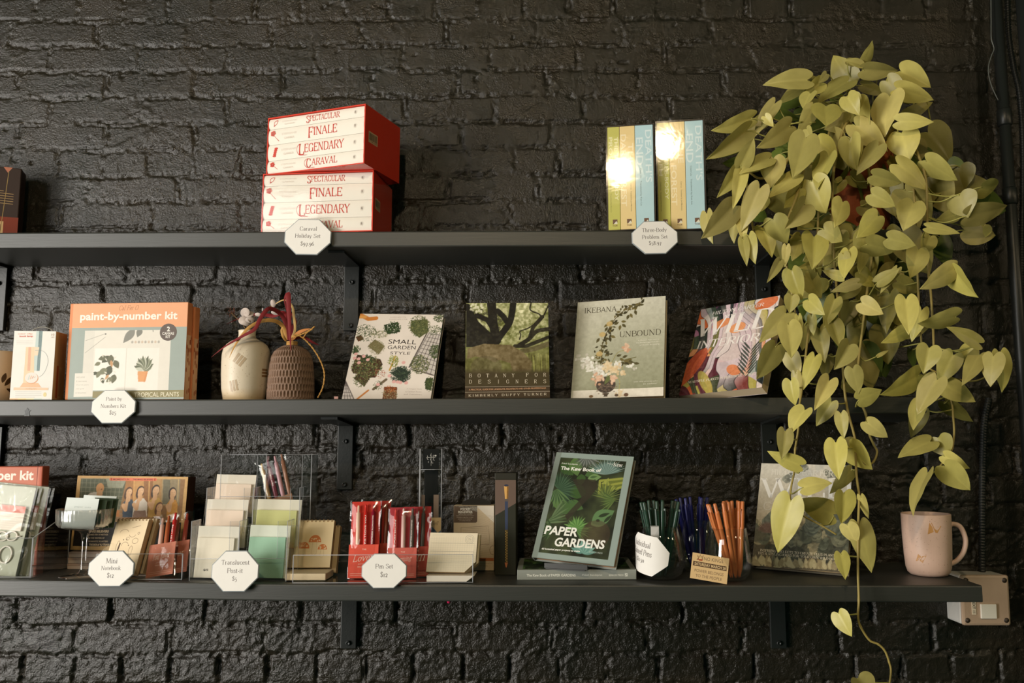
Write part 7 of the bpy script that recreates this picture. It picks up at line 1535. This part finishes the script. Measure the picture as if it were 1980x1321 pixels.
for i in range(170):
    a = -.44 - math.pi * rr.random(); z_ = .008 + .108 * rr.random(); rad = on_mug(z_) + .0002; s = .0003 + .0004 * rr.random(); e1 = np.array([-math.sin(a), math.cos(a), 0]) * s; c_ = np.array([rad * math.cos(a), rad * math.sin(a), z_]); e2 = np.array([0, 0, s]); mb.add([c_ - e1, c_ - e2, c_ + e1, c_ + e2], [(0, 1, 2, 3)], lin((150, 106, 80)))
tag(mb.build('leaf_marks', M_CERAMIC, r), 'tan leaf shapes and speckles')

# price signs along the lowest shelf
price_sign('white price sign leaning in front of the doodle notebooks', 215.5, 1099.5, 91, 67, -0.2925, [('Mini', 22), ('Notebook', 38), ('$12', 13)], sp=13.5, size=10.5)
price_sign('white price sign in front of the six-pocket sticky note display', 455, 1104.5, 94, 77, -0.2925, [('Translucent', 54), ('Post-it', 30), ('$5', 9)], sp=15.5)
price_sign('white price sign in front of the red pen packs', 743, 1104, 90, 65, -0.2925, [('Pen Set', 34), ('$12', 14)], sp=15.5)
# red indicator light under the lowest shelf, drawn as a plain pink piece
p = P(868, 1166, -.25); mb = MB(); mb.lathe([(.0001, -.004), (.003, -.003), (.004, 0), (.004, .006)], lin((220, 40, 96)), 12); o = mb.build('pink_indicator', M_PLASTIC); o.location = (p[0], -.25, zb(p[0]) - .0305 - .006); tag(o, 'tiny bright pink pin under the front of the lowest shelf', 'pin')

# ------------------------------------------------------------------ trailing golden pothos in a terracotta pot
PC = P(1658, 350, -.092)
pz = ZT + .0005
plant = thing('potted_pothos', 'big yellow-green trailing plant spilling from a terracotta pot at the right', 'plant', (PC[0], -.092, pz))
PO = np.array([PC[0], -.092, pz])
mb = MB(); mb.lathe([(.0001, 0), (.056, 0), (.058, .003), (.076, .158), (.084, .159), (.0855, .162), (.088, .192), (.0865, .195), (.081, .194), (.078, .16), (.072, .15), (.052, .006), (.0001, .006)], lin((158, 84, 52)), 56); mb.build('pot', M_CLAY, plant)
mb = MB(); V = [(0, 0, .176)]; n = 40; rr = np.random.default_rng(1)
for ri, rad in enumerate((.03, .055, .0775)):
    for k in range(n): V.append((rad * math.cos(6.2832 * k / n), rad * math.sin(6.2832 * k / n), .174 + .005 * rr.normal() * (ri < 2)))
fc = [(0, 1 + k, 1 + (k + 1) % n) for k in range(n)] + [(1 + r_ * n + k, 1 + (r_ + 1) * n + k, 1 + (r_ + 1) * n + (k + 1) % n, 1 + r_ * n + (k + 1) % n) for r_ in range(2) for k in range(n)]
mb.add(V, fc, lin((50, 38, 28)), True); mb.build('soil', M_CLAY, plant)

def Yp(py, ly):
    y = np.interp(py, [80, 200, 300, 480, 800, 900, 1050, 1200, 1330], [-.13, -.175, -.235, -.25, -.235, -.250, -.300, -.312, -.312])
    return float(y + {'f': -.045, 'm': 0.0, 'd': .060, 'b': .105}[ly] * np.interp(py, [80, 200, 800, 1000], [.5, 1, 1, .35]))
CROPS = {'1': (1340, 80, 4.128), '2': (1640, 80, 3.885), '3': (1340, 380, 4.128), '4': (1640, 400, 4.129), '5': (1420, 680, 4.128), '6': (1660, 680, 4.128), '7': (1440, 980, 3.875), '8': (1430, 870, 4.7185)}
LEAVES = '''
1 905,310 575,320 150 m|1 1020,330 888,425 120 m|1 1250,320 1103,108 200 d|1 1340,185 1210,142 62 m|1 1235,322 990,460 120 m|1 850,380 680,495 90 d|1 935,420 875,530 100 m|1 860,445 640,545 110 b|1 935,485 1100,505 60 d
1 960,530 855,722 120 m|1 1062,520 1070,668 215 f|1 1235,445 1315,580 145 f|1 1190,560 1345,640 95 d|1 1240,640 1060,700 150 m|1 465,615 170,730 135 m|1 650,500 482,750 110 m|1 425,715 130,945 150 m|1 575,615 425,740 110 d|1 575,600 640,680 75 m
1 768,680 540,865 160 m|1 650,560 860,640 95 b|1 385,985 497,766 125 f|1 608,935 390,1025 115 f|1 640,935 622,1160 190 f|1 905,705 945,790 82 m|1 900,770 815,1075 225 f|1 1000,790 1155,915 150 m|1 1250,790 1280,1025 175 m|1 1080,920 975,1175 140 m
1 822,1070 615,1225 125 m|1 388,1010 210,1235 130 f|1 388,1030 330,1320 112 f|1 530,1178 385,1500 170 f|1 950,1120 1050,1375 245 m|1 850,1180 740,1330 130 m|1 385,960 235,985 90 b|1 420,780 240,930 100 b|1 1190,1112 1110,1230 95 d|1 930,322 1012,285 75 m|1 1065,262 1010,330 62 m|1 1110,440 1215,440 95 b
1 700,900 560,1000 110 b|1 1040,1000 900,1100 130 b|1 560,1250 480,1380 120 d|1 1200,520 1120,640 110 d
2 120,170 193,5 75 m|2 0,150 128,180 55 m|2 120,215 387,232 125 m|2 398,228 632,336 150 m|2 295,300 440,470 150 m|2 376,362 660,442 140 f|2 110,335 300,400 85 d|2 310,415 248,690 195 f|2 25,415 70,548 110 m|2 80,450 147,615 125 m|2 430,560 652,450 95 d
2 378,602 642,606 120 f|2 55,632 302,815 165 m|2 300,620 320,760 60 d|2 400,690 455,882 220 m|2 600,690 800,900 215 d|2 540,830 680,880 95 b|2 22,735 40,965 150 m|2 225,785 65,985 130 m|2 375,925 625,1097 150 m|2 588,900 812,1062 150 m|2 835,945 845,1130 200 d
2 190,1010 412,1075 125 f|2 20,1010 150,1108 105 d|2 180,1150 355,1242 135 f|2 345,875 330,975 85 d|2 290,1110 512,1056 85 d|2 1003,1095 1142,1090 140 m|2 905,1310 1242,1258 160 m|2 835,1160 890,1325 200 m|2 490,1215 420,1405 190 m|2 100,1240 255,1330 110 d|2 640,740 480,800 110 b|2 200,480 330,560 110 b|2 480,980 640,1010 110 b|2 600,1120 730,1240 110 b
4 235,75 92,242 165 f|4 120,232 118,527 130 f|4 155,300 390,363 165 f|4 -40,380 -8,512 90 f|4 325,255 542,312 145 f|4 640,165 903,202 85 f|4 865,60 700,115 105 m|4 1080,150 1040,266 125 d|4 730,245 820,485 150 b|4 650,240 598,380 120 m|4 560,345 515,558 165 m
4 480,400 230,560 160 b|4 240,600 417,488 100 f|4 385,500 250,680 70 f|4 845,500 588,662 150 f|4 845,500 1010,742 140 f|4 85,520 232,628 125 m|4 110,768 280,858 140 f|4 395,600 590,685 130 d|4 462,740 488,1005 165 f|4 330,700 284,1010 145 d|4 475,985 280,1087 110 m|4 585,830 500,1073 120 m
4 858,880 580,960 130 f|4 1040,1085 803,955 110 f|4 985,1125 872,1230 115 m|4 645,1130 605,1325 175 f|4 75,880 30,1180 135 d|4 510,1150 530,1290 70 b|4 240,1190 330,1142 30 m|4 300,420 420,520 120 b
3 315,85 88,338 185 f|3 110,140 127,372 95 m|3 335,155 314,370 92 m|3 390,150 402,356 96 f|3 445,318 487,532 110 f|3 400,345 430,542 82 f|3 560,258 640,466 135 m|3 640,185 740,388 180 f|3 885,70 757,256 165 f|3 915,175 845,342 120 d|3 650,330 706,526 100 d
3 862,320 797,507 130 m|3 965,325 972,556 190 f|3 745,400 735,562 65 f|3 1045,262 1190,360 160 f|3 1195,45 1155,226 140 f|3 690,520 604,676 75 f|3 790,598 863,832 150 f|3 960,540 844,572 66 m|3 900,640 1037,815 145 m|3 1080,490 918,622 100 d|3 1190,642 1027,594 82 m|3 1240,435 1197,646 126 f
3 1310,690 1120,752 90 f|3 1300,715 1148,832 105 d|3 788,798 775,928 112 f|3 925,830 1038,942 130 f|3 1130,825 1047,1046 125 m|3 1250,845 1200,1042 150 d|3 738,938 534,1157 160 f|3 760,1025 800,1287 175 f|3 840,960 860,1130 55 f|3 945,960 958,1112 70 m|3 895,1030 880,1242 112 d
3 1110,1005 1183,1212 125 m|3 1010,1065 1047,1316 135 m|3 1240,1190 1140,1382 150 f|3 657,1203 523,1470 165 f|3 480,120 600,200 120 b|3 1000,120 1080,230 120 b|3 1150,470 1060,560 110 b|3 620,420 560,300 100 b|3 880,880 960,980 90 b
5 440,20 520,206 130 m|5 640,45 547,287 115 f|5 490,180 520,392 78 m|5 450,238 478,434 122 f|5 755,235 650,447 138 f|5 740,40 718,216 110 d|5 945,140 995,338 132 f|5 900,250 1000,342 120 d|5 1000,385 1183,311 138 f|5 772,405 650,596 128 m|5 560,470 434,637 135 f
5 405,640 388,852 122 f|5 520,905 274,812 125 f|5 850,500 872,692 100 f|5 810,730 828,1018 165 f|5 945,725 798,792 100 d|5 920,755 1083,957 175 m|5 930,952 764,1142 105 d|5 550,1085 773,1024 128 f|5 1062,565 1227,704 128 f
8 850,590 522,455 215 d|8 950,400 950,682 175 m|8 465,470 335,946 255 f|8 985,690 1066,871 150 m|8 925,955 973,1182 125 f|8 1095,690 1216,1117 205 f|8 1108,432 1175,641 72 m|7 705,802 796,976 125 f|7 850,1292 965,1430 150 f
6 755,30 640,256 165 m|6 965,25 840,252 135 f|6 1078,35 1045,266 160 f|6 1130,20 1186,322 130 m|6 480,190 225,366 150 m|6 625,228 464,492 172 f|6 690,270 941,401 160 m|6 700,405 907,576 118 d|6 480,400 428,613 120 m|6 500,470 418,694 128 d|6 568,720 317,830 138 m
6 640,690 712,842 175 m|6 690,835 881,946 110 m|6 690,918 896,1119 185 f|6 548,975 387,1286 160 f|4 1095,1195 1185,1330 110 d'''
VINES = [
 ('front_vine', 0.0024, [(1655, 250, -.11), (1640, 235, -.19), (1612, 330, -.200), (1612, 480, -.205), (1625, 640, -.22), (1632, 743, -.235), (1639, 794, -.24), (1650, 835, -.24), (1654, 859, -.245), (1656, 917, -.255), (1661, 959, -.275), (1660, 1000, -.29), (1659, 1060, -.300), (1659, 1109, -.306), (1660.6, 1160.6, -.310), (1659, 1192, -.312), (1664, 1212, -.312), (1681, 1238, -.312), (1698, 1246, -.312), (1711, 1259, -.312), (1719, 1280, -.312), (1722.6, 1300, -.312), (1717, 1340, -.312)]),
 ('looped_vine', 0.0024, [(1665, 250, -.11), (1662, 240, -.18), (1690, 420, -.205), (1672, 600, -.22), (1658, 720, -.24), (1662, 770, -.245), (1674, 801, -.25), (1680, 837, -.25), (1689, 859, -.25), (1696, 874, -.25), (1689, 893, -.25), (1676, 899, -.25), (1664, 886, -.248), (1658, 862, -.246)]),
 ('left_vine', 0.0022, [(1650, 250, -.10), (1610, 240, -.18), (1585, 380, -.205), (1578, 520, -.21), (1562, 650, -.235), (1551, 750, -.235), (1545, 789, -.235), (1543.5, 830, -.235), (1537.5, 869, -.24), (1537, 886, -.24), (1536, 912, -.25), (1530, 941, -.26), (1529, 968, -.27), (1546, 993, -.28), (1591, 1018, -.285), (1617, 1034, -.287)]),
 ('right_vine', 0.0024, [(1675, 250, -.10), (1740, 245, -.17), (1786, 330, -.22), (1793, 420, -.22), (1795, 521, -.22), (1800, 570, -.215), (1804, 632, -.21), (1808, 690, -.21), (1826, 735, -.215), (1840, 777, -.22), (1843, 806, -.22), (1845, 835, -.22), (1842, 864, -.225), (1836, 878, -.23), (1815, 905, -.235)]),
 ('side_vine', 0.0022, [(1675, 250, -.095), (1730, 250, -.15), (1764, 350, -.20), (1772, 480, -.2), (1776, 574, -.2), (1780, 642, -.2), (1788, 700, -.205), (1815, 722, -.21), (1871, 737, -.215), (1902, 731, -.22), (1912, 716, -.22)]),
 ('short_vine', 0.0026, [(1640, 250, -.10), (1560, 260, -.18), (1510, 330, -.22), (1470, 345, -.25), (1444, 335, -.255), (1450, 400, -.26), (1460, 470, -.265)]),
 ('low_left_vine', 0.0026, [(1640, 252, -.10), (1580, 270, -.19), (1540, 380, -.25), (1515, 460, -.26), (1530, 560, -.255), (1540, 620, -.25)]),
 ('upper_vine', 0.0026, [(1655, 252, -.09), (1640, 190, -.10), (1665, 150, -.11), (1720, 145, -.13), (1790, 180, -.15)]),
]
vine_pts = []
vines = []
for nm, rad, pts in VINES:
    w_ = np.array([P(*p) for p in pts]); w_[0] = PO + [(.4 * (pts[1][0] - 1658) / 110) * .06, -.02, .170]
    sm = smooth_line(w_, 6); mb = MB(); k_ = np.arange(len(sm))
    mb.tube(sm - PO, rad * (1 + .18 * (k_ % 12 == 0)) * np.linspace(1.15, .75, len(sm)), lin((158, 140, 76)), 8)
    o = mb.build(nm, M_STEM, plant); vines.append((o, MB(), MB())); vine_pts.append(sm)

def leaf(mb, p0, p1, wd, ph, fold, curl, col, back):
    d = p1 - p0; L_ = np.linalg.norm(d); d /= L_
    n = CAM - p0; n -= d * (n @ d); n /= np.linalg.norm(n); s = np.cross(d, n)
    c, sn = math.cos(ph), math.sin(ph); s, n = s * c + n * sn, n * c - s * sn
    hw = wd / 2 / max(.55, abs(c))
    S = [0, .04, .10, .18, .28, .40, .52, .64, .76, .86, .94, 1.0]
    Wt = np.interp(S, [0, .05, .12, .22, .35, .5, .65, .8, .9, .96, 1], [.80, .91, .985, 1.0, .955, .83, .64, .40, .215, .10, 0.005])
    us = np.array([-1, -.9, -.74, -.56, -.38, -.18, 0, .18, .38, .56, .74, .9, 1]); V = []; Cc = []
    for i, q in enumerate(S):
        for u in us:
            au = abs(u); lobe = .165 * math.sin(math.pi * min(1, au * .88)) ** .8 * max(0, 1 - q / .32) ** 1.2
            al = (q - lobe) * L_; la = u * hw * Wt[i]
            hgt = fold * abs(la) - curl * L_ * (q - .15) ** 2 - .35 * la * la / (hw + 1e-6) * (.5 if fold < .1 else .25) + .010 * L_ * math.sin(14 * q + 3 * au) * au
            V.append(p0 + d * al + s * la + n * hgt)
            f_ = 1.0 + (.10 if au < .01 else 0) + .03 * math.sin(40 * q * (.4 + au))
            Cc.append(np.array(col) * f_)
    m_ = len(us); fc = [(i * m_ + j, i * m_ + j + 1, (i + 1) * m_ + j + 1, (i + 1) * m_ + j) for i in range(len(S) - 1) for j in range(m_ - 1)]
    mb.add(np.array(V) - PO, fc, np.array(Cc), True)
rr = np.random.default_rng(99)
allp = np.concatenate(vine_pts); own = np.concatenate([[i] * len(v) for i, v in enumerate(vine_pts)])
fill = []
while len(fill) < 60:                           # inner leaves filling the crown behind the outer ones
    x, y = 1400 + 500 * rr.random(), 130 + 560 * rr.random()
    t_ = (x - 1640) / 240; ok = (y > 150 + 260 * t_ * t_ * (1.5 if t_ < 0 else .8)) and (y < 470 + 260 * (1 - abs((x - 1680) / 170)) if y > 430 else True) and not (1560 < x < 1745 and 240 < y < 330 and rr.random() < .6)
    if not ok: continue
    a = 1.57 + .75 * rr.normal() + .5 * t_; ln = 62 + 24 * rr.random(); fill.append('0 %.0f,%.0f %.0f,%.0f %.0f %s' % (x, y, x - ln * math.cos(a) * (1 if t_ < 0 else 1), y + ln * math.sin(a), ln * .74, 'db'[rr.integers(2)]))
CROPS['0'] = (0, 0, 1.0)
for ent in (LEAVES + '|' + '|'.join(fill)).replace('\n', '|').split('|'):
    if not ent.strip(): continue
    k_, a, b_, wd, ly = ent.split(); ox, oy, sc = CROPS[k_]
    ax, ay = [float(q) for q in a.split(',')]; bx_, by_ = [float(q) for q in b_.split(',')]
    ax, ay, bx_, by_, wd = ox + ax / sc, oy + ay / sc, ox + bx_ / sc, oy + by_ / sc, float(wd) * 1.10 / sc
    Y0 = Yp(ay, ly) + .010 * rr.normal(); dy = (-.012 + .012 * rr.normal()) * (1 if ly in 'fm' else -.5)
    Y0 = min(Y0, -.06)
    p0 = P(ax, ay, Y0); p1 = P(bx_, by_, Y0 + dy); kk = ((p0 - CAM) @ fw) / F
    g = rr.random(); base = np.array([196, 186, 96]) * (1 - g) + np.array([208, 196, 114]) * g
    if ly == 'd': base = np.array([162, 152, 76]) * (1 - .3 * g) + np.array([182, 170, 96]) * .3 * g  # shade inside the crown put into a darker leaf colour
    if ly == 'b': base = np.array([100, 116, 46])  # deepest leaves: their shade painted as dark green
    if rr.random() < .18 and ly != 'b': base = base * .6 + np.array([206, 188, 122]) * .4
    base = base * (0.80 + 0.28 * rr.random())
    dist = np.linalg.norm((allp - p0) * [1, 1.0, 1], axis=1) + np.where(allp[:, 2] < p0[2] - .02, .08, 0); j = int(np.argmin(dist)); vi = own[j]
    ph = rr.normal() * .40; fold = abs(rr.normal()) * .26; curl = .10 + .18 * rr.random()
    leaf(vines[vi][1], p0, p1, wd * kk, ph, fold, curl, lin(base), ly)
    t_ = allp[j]; dd = t_ - p0; ll = np.linalg.norm(dd)
    if ll > .004:
        if ll > .11: t_ = p0 + dd / ll * .11
        out = (p0 - p1); out /= np.linalg.norm(out); mid = (p0 + t_) / 2 + np.array([0, .008, -.010 * min(1, ll / .05)]) + out * .006
        pp = smooth_line([p0, p0 * .8 + mid * .2 + out * .003, mid, t_], 4)
        vines[vi][1].tube(pp - PO, np.linspace(.0010, .0017, len(pp)), lin((166, 160, 84)), 6, mi=1)
for (o, mf_, ms_) in vines:
    if mf_.n: mf_.build('foliage', [M_LEAF, M_STEM], o)
